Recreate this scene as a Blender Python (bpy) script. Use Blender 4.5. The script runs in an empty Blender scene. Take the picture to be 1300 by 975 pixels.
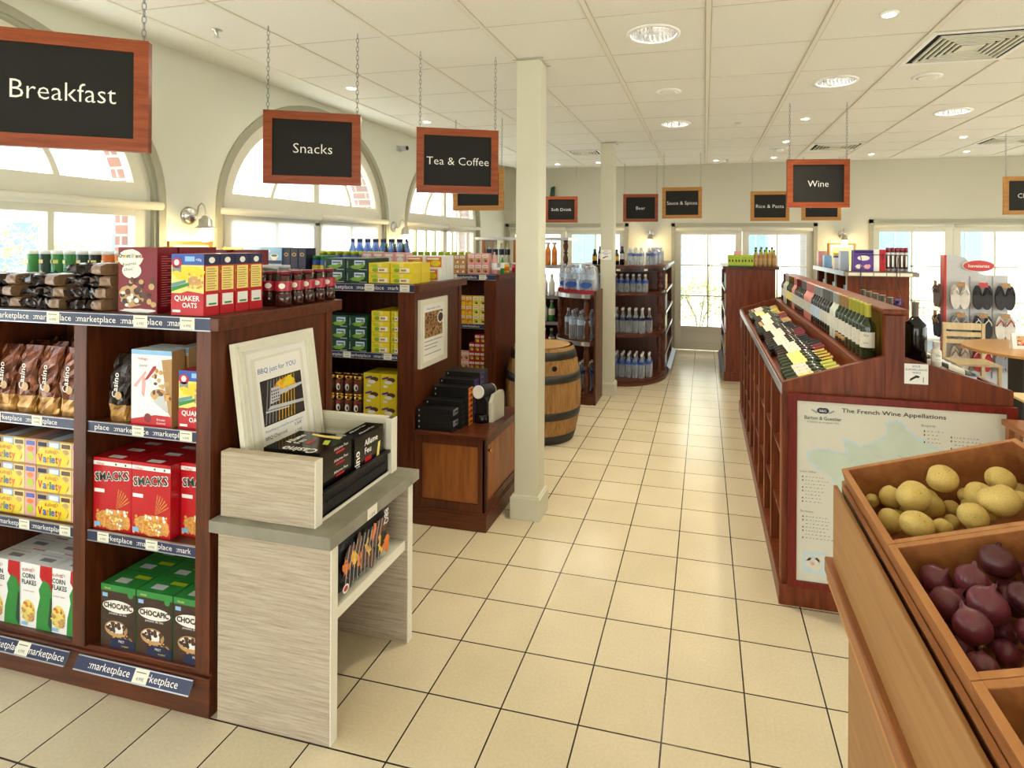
import bpy, bmesh, math, random
from mathutils import Vector, Matrix
random.seed(7)
PI = math.pi
scene = bpy.context.scene
COL = scene.collection

# ------------------------------------------------------------------ camera
cam_d = bpy.data.cameras.new('camera')
cam = bpy.data.objects.new('camera', cam_d); COL.objects.link(cam)
cam_d.sensor_width = 36.0; cam_d.sensor_fit = 'HORIZONTAL'
cam_d.lens = 710.3 / 1300 * 36
cam_d.shift_x = -73.11 / 1300
cam_d.shift_y = -178.2 / 1300
cam_d.clip_start = 0.05; cam_d.clip_end = 200
cam.matrix_world = (Matrix.Translation((0, 0, 1.76)) @ Matrix.Rotation(0.23678, 4, 'Z')
                    @ Matrix.Rotation(PI / 2, 4, 'X') @ Matrix.Rotation(0.00596, 4, 'Z'))
scene.camera = cam

# ------------------------------------------------------------------ sky, sun, exposure
world = bpy.data.worlds.new('sky'); scene.world = world; world.use_nodes = True
wn = world.node_tree; wn.nodes.clear()
wo = wn.nodes.new('ShaderNodeOutputWorld'); bg = wn.nodes.new('ShaderNodeBackground')
bg.inputs['Color'].default_value = (0.93, 0.97, 1.0, 1); bg.inputs['Strength'].default_value = 3.4
wn.links.new(bg.outputs[0], wo.inputs[0])
sun_d = bpy.data.lights.new('sun', 'SUN'); sun_d.energy = 6.0; sun_d.angle = math.radians(1.0); sun_d.color = (1.0, 0.96, 0.88)
sun = bpy.data.objects.new('sun', sun_d); COL.objects.link(sun)
sun.rotation_euler = (math.radians(38), 0, math.radians(25))   # high sun from behind the camera
scene.view_settings.view_transform = 'Standard'; scene.view_settings.look = 'None'
scene.view_settings.gamma = 1.0; scene.view_settings.use_curve_mapping = False
scene.view_settings.exposure = 0.70

def area_lamp(name, loc, rot, sx, sy, power, color=(1, 1, 1), shape='RECTANGLE', portal=False):
    d = bpy.data.lights.new(name, 'AREA'); d.shape = shape; d.size = sx
    if shape == 'RECTANGLE': d.size_y = sy
    d.energy = power; d.color = color
    if portal: d.cycles.is_portal = True
    o = bpy.data.objects.new(name, d); COL.objects.link(o); o.location = loc; o.rotation_euler = rot
    return o
# daylight coming in at the windows (portals onto the sky)
for yc in (-0.83, 1.84, 4.54, 7.21):
    area_lamp('window_portal', (-3.86, yc, 1.6), (0, -PI / 2, 0), 2.8, 2.25, 1, portal=True)
for xa, xb in ((-3.4, -1.3), (-0.5, 1.7), (2.5, 6.4)):
    area_lamp('window_portal', ((xa + xb) / 2, 9.8, 1.1), (-PI / 2, 0, 0), xb - xa, 2.1, 1, portal=True)
area_lamp('window_portal', (6.86, 3.4, 1.35), (0, PI / 2, 0), 2.2, 8.0, 1, portal=True)
area_lamp('window_portal', (-.25, -3.36, 1.15), (PI / 2, 0, 0), 5.5, 1.8, 1, portal=True)

# ------------------------------------------------------------------ materials
def lin(c):
    if isinstance(c, str): c = tuple(int(c[i:i + 2], 16) for i in (0, 2, 4))
    return tuple((v / 255 / 12.92) if v / 255 <= 0.04045 else ((v / 255 + 0.055) / 1.055) ** 2.4 for v in c)
MATS = {}
def newmat(name):
    m = bpy.data.materials.new(name); m.use_nodes = True
    return m, m.node_tree.nodes, m.node_tree.links, m.node_tree.nodes['Principled BSDF']
def mat(name, col, rough=0.5, metal=0.0, var=0.05, spec=0.5, scale=20.0, emit=None, coat=0.0):
    if name in MATS: return MATS[name]
    m, N, L, b = newmat(name); c = lin(col)
    b.inputs['Roughness'].default_value = rough; b.inputs['Metallic'].default_value = metal
    b.inputs['Specular IOR Level'].default_value = spec
    if coat: b.inputs['Coat Weight'].default_value = coat; b.inputs['Coat Roughness'].default_value = 0.15
    if var:
        t = N.new('ShaderNodeTexCoord'); n = N.new('ShaderNodeTexNoise'); n.inputs['Scale'].default_value = scale
        r = N.new('ShaderNodeValToRGB'); r.color_ramp.elements[0].position = 0.3; r.color_ramp.elements[1].position = 0.7
        r.color_ramp.elements[0].color = tuple(v * (1 - var) for v in c) + (1,)
        r.color_ramp.elements[1].color = tuple(min(1, v * (1 + var)) for v in c) + (1,)
        L.new(t.outputs['Object'], n.inputs['Vector']); L.new(n.outputs['Fac'], r.inputs[0]); L.new(r.outputs[0], b.inputs['Base Color'])
    else: b.inputs['Base Color'].default_value = c + (1,)
    if emit: b.inputs['Emission Color'].default_value = lin(emit[0]) + (1,); b.inputs['Emission Strength'].default_value = emit[1]
    MATS[name] = m; return m
def wood(name, dark, light, rough=0.38, scale=(14, 14, 1.2), coat=0.06, ns=3.0):
    if name in MATS: return MATS[name]
    m, N, L, b = newmat(name)
    t = N.new('ShaderNodeTexCoord'); mp = N.new('ShaderNodeMapping'); mp.inputs['Scale'].default_value = scale
    n = N.new('ShaderNodeTexNoise'); n.inputs['Scale'].default_value = ns; n.inputs['Detail'].default_value = 6; n.inputs['Distortion'].default_value = 0.6
    r = N.new('ShaderNodeValToRGB'); r.color_ramp.elements[0].position = 0.32; r.color_ramp.elements[1].position = 0.68
    r.color_ramp.elements[0].color = lin(dark) + (1,); r.color_ramp.elements[1].color = lin(light) + (1,)
    L.new(t.outputs['Object'], mp.inputs[0]); L.new(mp.outputs[0], n.inputs['Vector']); L.new(n.outputs['Fac'], r.inputs[0]); L.new(r.outputs[0], b.inputs['Base Color'])
    b.inputs['Roughness'].default_value = rough; b.inputs['Coat Weight'].default_value = coat; b.inputs['Coat Roughness'].default_value = 0.2; b.inputs['Specular IOR Level'].default_value = 0.35
    MATS[name] = m; return m
def clear(name, col, alpha=0.25, rough=0.08):
    """thin see-through plastic or glass: tinted transparency with a glossy skin"""
    if name in MATS: return MATS[name]
    m = bpy.data.materials.new(name); m.use_nodes = True; N = m.node_tree.nodes; L = m.node_tree.links; N.clear()
    o = N.new('ShaderNodeOutputMaterial'); mx = N.new('ShaderNodeMixShader'); tr = N.new('ShaderNodeBsdfTransparent'); p = N.new('ShaderNodeBsdfPrincipled')
    c = lin(col); tr.inputs[0].default_value = tuple(0.55 + 0.45 * v for v in c) + (1,)
    p.inputs['Base Color'].default_value = c + (1,); p.inputs['Roughness'].default_value = rough
    lw = N.new('ShaderNodeLayerWeight'); lw.inputs[0].default_value = 0.35
    ma = N.new('ShaderNodeMath'); ma.operation = 'MULTIPLY_ADD'; ma.inputs[1].default_value = 0.6; ma.inputs[2].default_value = alpha; ma.use_clamp = True
    L.new(lw.outputs['Facing'], ma.inputs[0]); L.new(ma.outputs[0], mx.inputs[0]); L.new(tr.outputs[0], mx.inputs[1]); L.new(p.outputs[0], mx.inputs[2]); L.new(mx.outputs[0], o.inputs[0])
    MATS[name] = m; return m

wood('mahogany', '46200e', '683216')
wood('mahogany_red', '5c140b', '7a2214', rough=0.3)
wood('mahogany_warm', '5c250d', '803c19')
wood('mahogany_x', '46200e', '683216', scale=(1.2, 14, 14))
wood('mahogany_red', '58170f', '74241a', rough=0.3)
wood('cherry', '8a4a22', 'a8662f', rough=0.4, scale=(10, 10, 1.0))
wood('crate_wood', '8e552e', 'a86c3c', rough=0.45, scale=(12, 1.2, 12), coat=0.1)
wood('crate_edge', 'b5763f', 'c98a50', rough=0.5, scale=(12, 1.2, 12), coat=0.0)
wood('stand_wood', '9c6c3c', 'ad7e4c', rough=0.5, scale=(14, 1.0, 14), coat=0.05)
wood('sign_wood', '7a3213', '974a20', rough=0.4, scale=(1.5, 10, 14), coat=0.1, ns=4)
wood('sign_wood_light', '9c6a2a', 'b68038', rough=0.45, scale=(1.5, 10, 14), coat=0.1, ns=4)
wood('pine', 'dcc291', 'e8d2a5', rough=0.5, scale=(12, 12, 1.2), coat=0.05)
wood('knotty_pine', '9a7a2c', 'bb9440', rough=0.4, scale=(9, 9, 1.0), coat=0.2)
wood('oak_stave', '8f6436', 'b58a52', rough=0.6, scale=(16, 16, 1.5), coat=0.0, ns=4)
wood('oak_worn', 'a87f47', 'caa067', rough=0.6, scale=(2, 14, 14), coat=0.0)
wood('table_top', 'b98a52', 'c99a60', rough=0.3, scale=(2, 12, 12))

# rough-sawn whitewashed timber of the barbecue display
def whitewash():
    m, N, L, b = newmat('whitewashed_wood')
    t = N.new('ShaderNodeTexCoord'); mp = N.new('ShaderNodeMapping'); mp.inputs['Scale'].default_value = (3, 3, 60)
    n = N.new('ShaderNodeTexNoise'); n.inputs['Scale'].default_value = 2.2; n.inputs['Detail'].default_value = 8; n.inputs['Roughness'].default_value = 0.7
    r = N.new('ShaderNodeValToRGB'); r.color_ramp.elements[0].position = 0.3; r.color_ramp.elements[1].position = 0.6
    r.color_ramp.elements[0].color = lin('a8967c') + (1,); r.color_ramp.elements[1].color = lin('d2c3aa') + (1,)
    bu = N.new('ShaderNodeBump'); bu.inputs['Strength'].default_value = 0.9; bu.inputs['Distance'].default_value = 0.010
    L.new(t.outputs['Object'], mp.inputs[0]); L.new(mp.outputs[0], n.inputs['Vector']); L.new(n.outputs['Fac'], r.inputs[0])
    L.new(r.outputs[0], b.inputs['Base Color']); L.new(n.outputs['Fac'], bu.inputs['Height']); L.new(bu.outputs[0], b.inputs['Normal'])
    b.inputs['Roughness'].default_value = 0.8; MATS['whitewash'] = m
whitewash()
def brickmat(name, c1, c2, mortar, w, h, ms, rough, off=0.0, origin=(0, 0, 0), rot=None, bump=0.0, speck=0.0, coords='Object'):
    m, N, L, b = newmat(name)
    t = N.new('ShaderNodeTexCoord'); mp = N.new('ShaderNodeMapping'); mp.inputs['Location'].default_value = origin
    if rot: mp.inputs['Rotation'].default_value = rot
    br = N.new('ShaderNodeTexBrick'); br.offset = off; br.inputs['Scale'].default_value = 1.0
    br.inputs['Brick Width'].default_value = w; br.inputs['Row Height'].default_value = h; br.inputs['Mortar Size'].default_value = ms; br.inputs['Mortar Smooth'].default_value = 0.1
    br.inputs['Color1'].default_value = lin(c1) + (1,); br.inputs['Color2'].default_value = lin(c2) + (1,); br.inputs['Mortar'].default_value = lin(mortar) + (1,)
    L.new(t.outputs[coords], mp.inputs[0]); L.new(mp.outputs[0], br.inputs['Vector'])
    src = br.outputs['Color']
    if speck:
        n = N.new('ShaderNodeTexNoise'); n.inputs['Scale'].default_value = 90; n.inputs['Detail'].default_value = 3
        n2 = N.new('ShaderNodeTexNoise'); n2.inputs['Scale'].default_value = 2.5
        ad = N.new('ShaderNodeMath'); ad.operation = 'ADD'
        mr = N.new('ShaderNodeMapRange'); mr.inputs['From Min'].default_value = 0.7; mr.inputs['From Max'].default_value = 1.3; mr.inputs['To Min'].default_value = 1 - speck; mr.inputs['To Max'].default_value = 1 + speck
        mu = N.new('ShaderNodeVectorMath'); mu.operation = 'SCALE'
        L.new(t.outputs['Object'], n.inputs['Vector']); L.new(t.outputs['Object'], n2.inputs['Vector'])
        L.new(n.outputs['Fac'], ad.inputs[0]); L.new(n2.outputs['Fac'], ad.inputs[1]); L.new(ad.outputs[0], mr.inputs['Value'])
        L.new(src, mu.inputs[0]); L.new(mr.outputs[0], mu.inputs['Scale']); src = mu.outputs[0]
    L.new(src, b.inputs['Base Color']); b.inputs['Roughness'].default_value = rough
    if bump:
        bu = N.new('ShaderNodeBump'); bu.inputs['Strength'].default_value = bump; bu.inputs['Distance'].default_value = 0.003; bu.invert = True
        L.new(br.outputs['Fac'], bu.inputs['Height']); L.new(bu.outputs[0], b.inputs['Normal'])
    MATS[name] = m; return m
brickmat('floor_tile', 'd9cbad', 'd2c4a3', '33291f', 0.3, 0.3, 0.0032, 0.22, origin=(0.139 + 6, 0.102 + 6, 0), bump=0.5, speck=0.08)
brickmat('brick', '9c6650', '875444', 'c9c0b4', 0.22, 0.075, 0.008, 0.9, off=0.5, rot=(PI / 2, 0, 0), speck=0.15)
brickmat('facade', 'c9c6bd', 'cfccc2', 'b3b0a8', 6.0, 0.35, 0.006, 0.9, speck=0.02, rot=(PI / 2, 0, 0))
mat('wall_paint', 'dfe0cf', 0.85, var=0.012, scale=3)
mat('wall_paint_back', 'cfccb9', 0.85, var=0.012, scale=3)
mat('ceiling_tile', 'e9e8dd', 0.9, var=0.03, scale=160)
mat('ceiling_margin', 'e6e6da', 0.85, var=0.01)
mat('grid_white', 'e6e2d2', 0.6, var=0)
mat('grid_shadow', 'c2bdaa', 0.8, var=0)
mat('frame_cream', 'dedbc8', 0.45, var=0.01)
mat('casing_olive', 'a5a28c', 0.5, var=0.02)
mat('post_paint', 'd2d0ba', 0.5, var=0.015, scale=5)
mat('white', 'f2f2ee', 0.5, var=0); mat('paper', 'f1efe4', 0.6, var=0.01); mat('cream_lacquer', 'e4e0cc', 0.4, var=0.02)
mat('black', '141414', 0.45, var=0); mat('chalkboard', '191815', 0.6, var=0.08, scale=6, spec=0.25); mat('letter', 'f4f2ea', 0.6, var=0)
mat('ink', '26262e', 0.6, var=0); mat('ink_grey', '6c6c6c', 0.6, var=0); mat('ink_navy', '1d2547', 0.6, var=0)
mat('navy', '2a3253', 0.35, var=0.03); mat('rail_silver', 'b9bcc2', 0.3, metal=0.6, var=0.05)
mat('price_card', 'e9e6d2', 0.6, var=0.0)
mat('chrome', 'd8d8d8', 0.12, metal=1.0, var=0); mat('steel', 'd2d0ca', 0.3, metal=1.0, var=0); mat('brass', 'c9a14a', 0.25, metal=1.0, var=0)
mat('dark_metal', '3a3a3a', 0.4, metal=0.8, var=0); mat('hoop', '3c3b38', 0.5, metal=0.5, var=0.3, scale=12); mat('dark_gap', '15110e', 0.9, var=0)
mat('red', 'c1121f', 0.35, var=0.03); mat('dark_red', '7d1420', 0.35, var=0.04); mat('crimson', 'a8182c', 0.35, var=0.03)
mat('orange', 'e0761c', 0.4, var=0.1); mat('yellow', 'e8cf1c', 0.4, var=0.05); mat('pale_yellow', 'f0dc78', 0.4, var=0.06); mat('lime', 'b5c91e', 0.4, var=0.05)
mat('green', '2f8a3d', 0.4, var=0.06); mat('dark_green', '12402e', 0.35, var=0.08); mat('leaf', '7fae2e', 0.5, var=0.1); mat('wine_label', 'd2cebe', 0.6, var=0.03); mat('teal', '6b9896', 0.6, var=0.02)
mat('blue', '2f57b0', 0.35, var=0.05); mat('sky_blue', '8dbfe8', 0.4, var=0.05); mat('pale_blue', 'c9dcef', 0.4, var=0.03); mat('purple', '5b3a94', 0.35, var=0.08)
mat('pink', 'e7a6a6', 0.4, var=0.05); mat('brown', '5a3420', 0.4, var=0.15, scale=60); mat('choc', '3a241a', 0.35, var=0.15); mat('flake', 'd79a4a', 0.5, var=0.3, scale=120)
mat('tan', 'c7a06a', 0.5, var=0.1); mat('grey', '8e9094', 0.5, var=0.03); mat('light_grey', 'c8cacc', 0.5, var=0.03); mat('board_grey', '8b8676', 0.6, var=0.12, scale=14)
mat('kraft', 'b58c57', 0.6, var=0.08); mat('bag_end', '8d6e50', 0.4, var=0.3, scale=40); mat('foil_lime', 'd2d05a', 0.35, var=0.05); mat('matt_black', '0e0e0e', 0.5, var=0); mat('gloss_black', '0c0c0c', 0.12, var=0); mat('charcoal_print', '1c1a1a', 0.3, var=0.2)
mat('foam_dark', '38363a', 0.8, var=0.1); mat('foam_white', 'e2ddd2', 0.7, var=0.05); mat('foam_red', 'b02a2e', 0.7, var=0.05); mat('foam_navy', '232a3e', 0.8, var=0.05)
mat('havi_red', 'c8302a', 0.35, var=0)
mat('map_land', 'c9d5c4', 0.7, var=0.06, scale=8); mat('map_sea', 'c6d9de', 0.7, var=0.04); mat('map_paper', 'dad8c8', 0.55, var=0.01)
mat('flame', 'f0b020', 0.5, var=0.3, scale=40); mat('photo_dark', '2d2420', 0.4, var=0.4, scale=30); mat('bean', '5a3420', 0.5, var=0.4, scale=90)
mat('foil_brown', '6a3a20', 0.22, metal=0.55, var=0.5, scale=25); mat('foil_dark', '2b2019', 0.2, metal=0.6, var=0.4, scale=30); mat('foil_gold', 'b98a4a', 0.25, metal=0.5, var=0.35, scale=25)
mat('foil_silver', 'b5aaa0', 0.2, metal=0.8, var=0.3, scale=25)
mat('wine_dark', '0f1410', 0.1, var=0, coat=0.5); mat('wine_red', '2a0a10', 0.12, var=0, coat=0.5); mat('wine_green', '23301a', 0.12, var=0, coat=0.5); mat('rose', 'd98a80', 0.12, var=0, coat=0.3)
mat('sauce', '3a140c', 0.15, var=0.1, coat=0.4); mat('wine_clear', 'cfd6c2', 0.1, var=0, coat=0.4)
mat('bulb', 'fff3d0', 0.4, var=0, emit=('ffe6a8', 9.0)); mat('lamp_disc', 'fff6e0', 0.4, var=0, emit=('ffeecb', 14.0)); mat('led', 'fffbe8', 0.4, var=0, emit=('fff2d0', 12.0))
mat('far_wall', 'a4b0b8', 0.9, var=0.05); mat('pavement', 'd9d6cc', 0.95, var=0.05, scale=1.5); mat('leaves_out', '9aa865', 0.8, var=0.35, scale=12); mat('leaves_pale', 'b3a67c', 0.8, var=0.2, scale=14); mat('bark', '8a7a62', 0.9, var=0.2)
mat('window_dark', '5f7480', 0.2, var=0.1); mat('red_wood', '7a2618', 0.4, var=0.05); mat('blind', 'f6f4ea', 0.8, var=0.01)
clear('glass', 'f4fbff', 0.03, 0.03); clear('pet', 'eaf0f4', 0.16); clear('pet_blue', '5b8fe0', 0.35); clear('film', 'eef2f8', 0.12); clear('pet_orange', 'f08a10', 0.75); clear('cellophane', 'f4f4f4', 0.15)
def blindmat():
    m = bpy.data.materials.new('window_blind'); m.use_nodes = True; N = m.node_tree.nodes; L = m.node_tree.links; N.clear()
    o = N.new('ShaderNodeOutputMaterial'); mx = N.new('ShaderNodeMixShader'); t = N.new('ShaderNodeBsdfTranslucent'); d = N.new('ShaderNodeBsdfDiffuse')
    t.inputs[0].default_value = (.92, .92, .9, 1); d.inputs[0].default_value = (.85, .85, .82, 1); mx.inputs[0].default_value = 0.3
    L.new(t.outputs[0], mx.inputs[1]); L.new(d.outputs[0], mx.inputs[2]); L.new(mx.outputs[0], o.inputs[0]); MATS['window_blind'] = m
blindmat()
# potato and onion skins
def skin(name, base, light, spot, sscale, rough, bands=False):
    m, N, L, b = newmat(name)
    t = N.new('ShaderNodeTexCoord'); n = N.new('ShaderNodeTexNoise'); n.inputs['Scale'].default_value = 18; n.inputs['Detail'].default_value = 5
    r = N.new('ShaderNodeValToRGB'); r.color_ramp.elements[0].position = 0.35; r.color_ramp.elements[1].position = 0.7
    r.color_ramp.elements[0].color = lin(base) + (1,); r.color_ramp.elements[1].color = lin(light) + (1,)
    v = N.new('ShaderNodeTexVoronoi'); v.inputs['Scale'].default_value = sscale
    cr = N.new('ShaderNodeValToRGB'); cr.color_ramp.elements[0].position = 0.06; cr.color_ramp.elements[1].position = 0.13
    mx = N.new('ShaderNodeMix'); mx.data_type = 'RGBA'; mx.inputs['A'].default_value = lin(spot) + (1,)
    if bands:
        mp = N.new('ShaderNodeMapping'); mp.inputs['Scale'].default_value = (1, 1, 0.12); L.new(t.outputs['Object'], mp.inputs[0]); L.new(mp.outputs[0], n.inputs['Vector']); n.inputs['Scale'].default_value = 70
    else: L.new(t.outputs['Object'], n.inputs['Vector'])
    L.new(t.outputs['Object'], v.inputs['Vector']); L.new(n.outputs['Fac'], r.inputs[0]); L.new(v.outputs['Distance'], cr.inputs[0])
    L.new(cr.outputs[0], mx.inputs['Factor']); L.new(r.outputs[0], mx.inputs['B']); L.new(mx.outputs['Result'], b.inputs['Base Color'])
    b.inputs['Roughness'].default_value = rough; MATS[name] = m
skin('potato', 'd0ae55', 'e6cd80', '7a5a28', 75, 0.55)
skin('onion', '4d1624', '8a4450', '6d2a38', 20, 0.28, bands=True)
skin('onion_dark', '35101b', '6e3438', '8a5a3a', 25, 0.3, bands=True)
MS = lambda k: MATS[k]

# ------------------------------------------------------------------ mesh builder
_tcache = {}
def text_geo(s, bold=0.0, space=1.0):
    k = (s, bold, space)
    if k not in _tcache:
        cu = bpy.data.curves.new('txt', 'FONT'); cu.body = s; cu.size = 1.0; cu.resolution_u = 2; cu.offset = bold; cu.space_character = space
        o = bpy.data.objects.new('txt', cu); me = bpy.data.meshes.new_from_object(o)
        vs = [(v.co.x, v.co.y) for v in me.vertices]; fs = [tuple(p.vertices) for p in me.polygons]
        bpy.data.objects.remove(o); bpy.data.curves.remove(cu); bpy.data.meshes.remove(me)
        if vs:
            x0 = min(v[0] for v in vs); x1 = max(v[0] for v in vs); y0 = min(v[1] for v in vs); y1 = max(v[1] for v in vs)
        else: x0 = x1 = y0 = y1 = 0
        _tcache[k] = (vs, fs, x0, x1, y0, y1)
    return _tcache[k]
class Fr:
    """a printing frame: origin, right and up vectors (unit) and the outward normal"""
    def __init__(s, o, u, v):
        s.o = Vector(o); s.u = Vector(u).normalized(); s.v = Vector(v).normalized(); s.n = s.u.cross(s.v)
    def p(s, a, b, d=0): return s.o + s.u * a + s.v * b + s.n * d
LAY = 0.0004
class MB:
    def __init__(s): s.v = []; s.f = []; s.m = []; s.sm = []; s.slots = []
    def mi(s, k):
        if k not in s.slots: s.slots.append(k)
        return s.slots.index(k)
    def add(s, vs, fs, k, smooth=False, M=None):
        b = len(s.v); i = s.mi(k)
        if M is not None: vs = [M @ Vector(v) for v in vs]
        s.v += [tuple(v) for v in vs]
        for f in fs: s.f.append(tuple(a + b for a in f)); s.m.append(i); s.sm.append(smooth)
        return s
    def box(s, x0, y0, z0, x1, y1, z1, k, M=None):
        vs = [(x0, y0, z0), (x1, y0, z0), (x1, y1, z0), (x0, y1, z0), (x0, y0, z1), (x1, y0, z1), (x1, y1, z1), (x0, y1, z1)]
        return s.add(vs, [(0, 3, 2, 1), (4, 5, 6, 7), (0, 1, 5, 4), (1, 2, 6, 5), (2, 3, 7, 6), (3, 0, 4, 7)], k, M=M)
    def prism(s, pts, a, b, k, axis='y', smooth=False, M=None):
        """2-D outline extruded along an axis from a to b; outline is (x,z) for y, (x,y) for z, (y,z) for x"""
        n = len(pts)
        def P(p, t): return (p[0], t, p[1]) if axis == 'y' else ((p[0], p[1], t) if axis == 'z' else (t, p[0], p[1]))
        vs = [P(p, a) for p in pts] + [P(p, b) for p in pts]
        fs = [tuple(range(n)), tuple(range(2 * n - 1, n - 1, -1))]
        s.add(vs, fs, k, M=M)
        s.add(vs, [(i, i + n, (i + 1) % n + n, (i + 1) % n) for i in range(n)], k, smooth=smooth, M=M); return s
    def lathe(s, prof, k, seg=16, M=None, smooth=True, a0=0.0, a1=2 * PI, caps=True):
        full = abs(a1 - a0 - 2 * PI) < 1e-6; n = seg if full else seg + 1
        vs = []
        for r, z in prof:
            for i in range(n):
                a = a0 + (a1 - a0) * i / seg; vs.append((r * math.cos(a), r * math.sin(a), z))
        fs = []
        for j in range(len(prof) - 1):
            for i in range(seg):
                i2 = (i + 1) % n
                fs.append((j * n + i, j * n + i2, (j + 1) * n + i2, (j + 1) * n + i))
        if caps and full and prof[0][0] > 1e-5: fs.append(tuple(reversed(range(n))))
        if caps and full and prof[-1][0] > 1e-5: fs.append(tuple((len(prof) - 1) * n + i for i in range(n)))
        return s.add(vs, fs, k, smooth=smooth, M=M)
    def cyl(s, c, r, h, k, seg=20, M=None, smooth=False):
        T = Matrix.Translation(c); return s.lathe([(r, 0), (r, h)], k, seg, M=(M @ T if M else T), smooth=smooth)
    def tube(s, pts, r, k, seg=8, closed=False, rs=None):
        pts = [Vector(p) for p in pts]; n = len(pts); vs = []; up = Vector((0.13, 0.21, 0.97)).normalized(); prev = None
        for i, p in enumerate(pts):
            if closed: d = pts[(i + 1) % n] - pts[i - 1]
            else: d = pts[min(i + 1, n - 1)] - pts[max(i - 1, 0)]
            d.normalize()
            a = (prev if prev else (up if abs(d.dot(up)) < 0.95 else Vector((1, 0, 0)))); a = (a - d * a.dot(d)).normalized(); prev = a
            b = d.cross(a); rr = rs[i] if rs else r
            for j in range(seg):
                t = 2 * PI * j / seg; vs.append(p + a * rr * math.cos(t) + b * rr * math.sin(t))
        fs = []
        for i in range(n if closed else n - 1):
            i2 = (i + 1) % n
            for j in range(seg):
                j2 = (j + 1) % seg; fs.append((i * seg + j, i * seg + j2, i2 * seg + j2, i2 * seg + j))
        if not closed: fs.append(tuple(reversed(range(seg)))); fs.append(tuple((n - 1) * seg + j for j in range(seg)))
        return s.add(vs, fs, k, smooth=True)
    def ball(s, c, rx, ry, rz, k, nu=16, nv=10, fn=None, M=None):
        vs = []
        for j in range(nv + 1):
            th = PI * j / nv
            for i in range(nu):
                ph = 2 * PI * i / nu
                d = Vector((math.sin(th) * math.cos(ph), math.sin(th) * math.sin(ph), math.cos(th)))
                q = fn(d) if fn else 1.0
                vs.append((c[0] + rx * d.x * q, c[1] + ry * d.y * q, c[2] + rz * d.z * q))
        fs = []
        for j in range(nv):
            for i in range(nu):
                i2 = (i + 1) % nu
                if j == 0: fs.append((i, (j + 1) * nu + i, (j + 1) * nu + i2))
                elif j == nv - 1: fs.append((j * nu + i, (j + 1) * nu + i, j * nu + i2))
                else: fs.append((j * nu + i, (j + 1) * nu + i, (j + 1) * nu + i2, j * nu + i2))
        return s.add(vs, fs, k, smooth=True, M=M)
    # printing
    def rect(s, fr, a0, b0, a1, b1, k, L=1):
        d = L * LAY; return s.add([fr.p(a0, b0, d), fr.p(a1, b0, d), fr.p(a1, b1, d), fr.p(a0, b1, d)], [(0, 1, 2, 3)], k)
    def poly(s, fr, pts, k, L=1): return s.add([fr.p(a, b, L * LAY) for a, b in pts], [tuple(range(len(pts)))], k)
    def ell(s, fr, a, b, ra, rb, k, L=1, n=20): return s.poly(fr, [(a + ra * math.cos(2 * PI * i / n), b + rb * math.sin(2 * PI * i / n)) for i in range(n)], k, L)
    def blob(s, fr, a, b, ra, rb, k, L=1, n=18, j=0.2, seed=1):
        R = random.Random(seed); return s.poly(fr, [(a + ra * (1 + R.uniform(-j, j)) * math.cos(2 * PI * i / n), b + rb * (1 + R.uniform(-j, j)) * math.sin(2 * PI * i / n)) for i in range(n)], k, L)
    def txt(s, fr, t, a, b, h, k, L=2, align='c', w=None, bold=0.0, rot=0.0, space=1.0):
        """text with cap height h, optionally fitted to width w"""
        vs, fs, x0, x1, y0, y1 = text_geo(t, bold, space)
        if not vs: return s
        sy = h / 0.72; sx = (w / (x1 - x0)) if w else sy
        ox = {'c': -(x0 + x1) / 2, 'l': -x0, 'r': -x1}[align]; c, n = math.cos(rot), math.sin(rot); out = []
        for x, y in vs:
            X = (x + ox) * sx; Y = y * sy; out.append(fr.p(a + X * c - Y * n, b + X * n + Y * c, L * LAY))
        return s.add(out, fs, k)
    def mesh(s, name, at=(0, 0, 0), bev=0):
        me = bpy.data.meshes.new(name); me.from_pydata([(x - at[0], y - at[1], z - at[2]) for x, y, z in s.v], [], s.f)
        for k in s.slots: me.materials.append(MATS[k])
        me.polygons.foreach_set('material_index', s.m); me.polygons.foreach_set('use_smooth', s.sm); me.update()
        return me
    def build(s, name, parent=None, at=None, bev=0.0, seg=2):
        """links the shapes as one mesh; a part of a thing is given in world space and moved to its parent's space"""
        if at is None: at = tuple(parent.location) if parent is not None else (0, 0, 0)
        o = bpy.data.objects.new(name, s.mesh(name, at)); COL.objects.link(o)
        if parent is not None: o.parent = parent
        else: o.location = at
        if bev:
            b = o.modifiers.new('bevel', 'BEVEL'); b.width = bev; b.segments = seg; b.limit_method = 'ANGLE'; b.angle_limit = 0.6
        return o
def tag(o, label=None, cat=None, group=None, kind=None):
    if label: o['label'] = label
    if cat: o['category'] = cat
    if group: o['group'] = group
    if kind: o['kind'] = kind
    return o
def thing(name, label, cat, loc, rz=0.0, group=None):
    o = bpy.data.objects.new(name, None); COL.objects.link(o); o.location = loc; o.rotation_euler = (0, 0, rz); o.empty_display_size = 0.05
    return tag(o, label, cat, group)
def part(mb, name, parent, bev=0.0, label=None):
    """a part whose shapes are given in its parent's own space"""
    o = mb.build(name, parent, at=(0, 0, 0), bev=bev)
    if label: o['label'] = label
    return o
def place(name, me, loc, rot=(0, 0, 0), label=None, cat=None, group=None, parent=None, kids=(), scale=None):
    o = bpy.data.objects.new(name, me); COL.objects.link(o); o.location = loc; o.rotation_euler = rot
    if scale: o.scale = scale
    if parent is not None: o.parent = parent
    tag(o, label, cat, group)
    for kn, km in kids:
        c = bpy.data.objects.new(kn, km); COL.objects.link(c); c.parent = o
    return o
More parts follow.
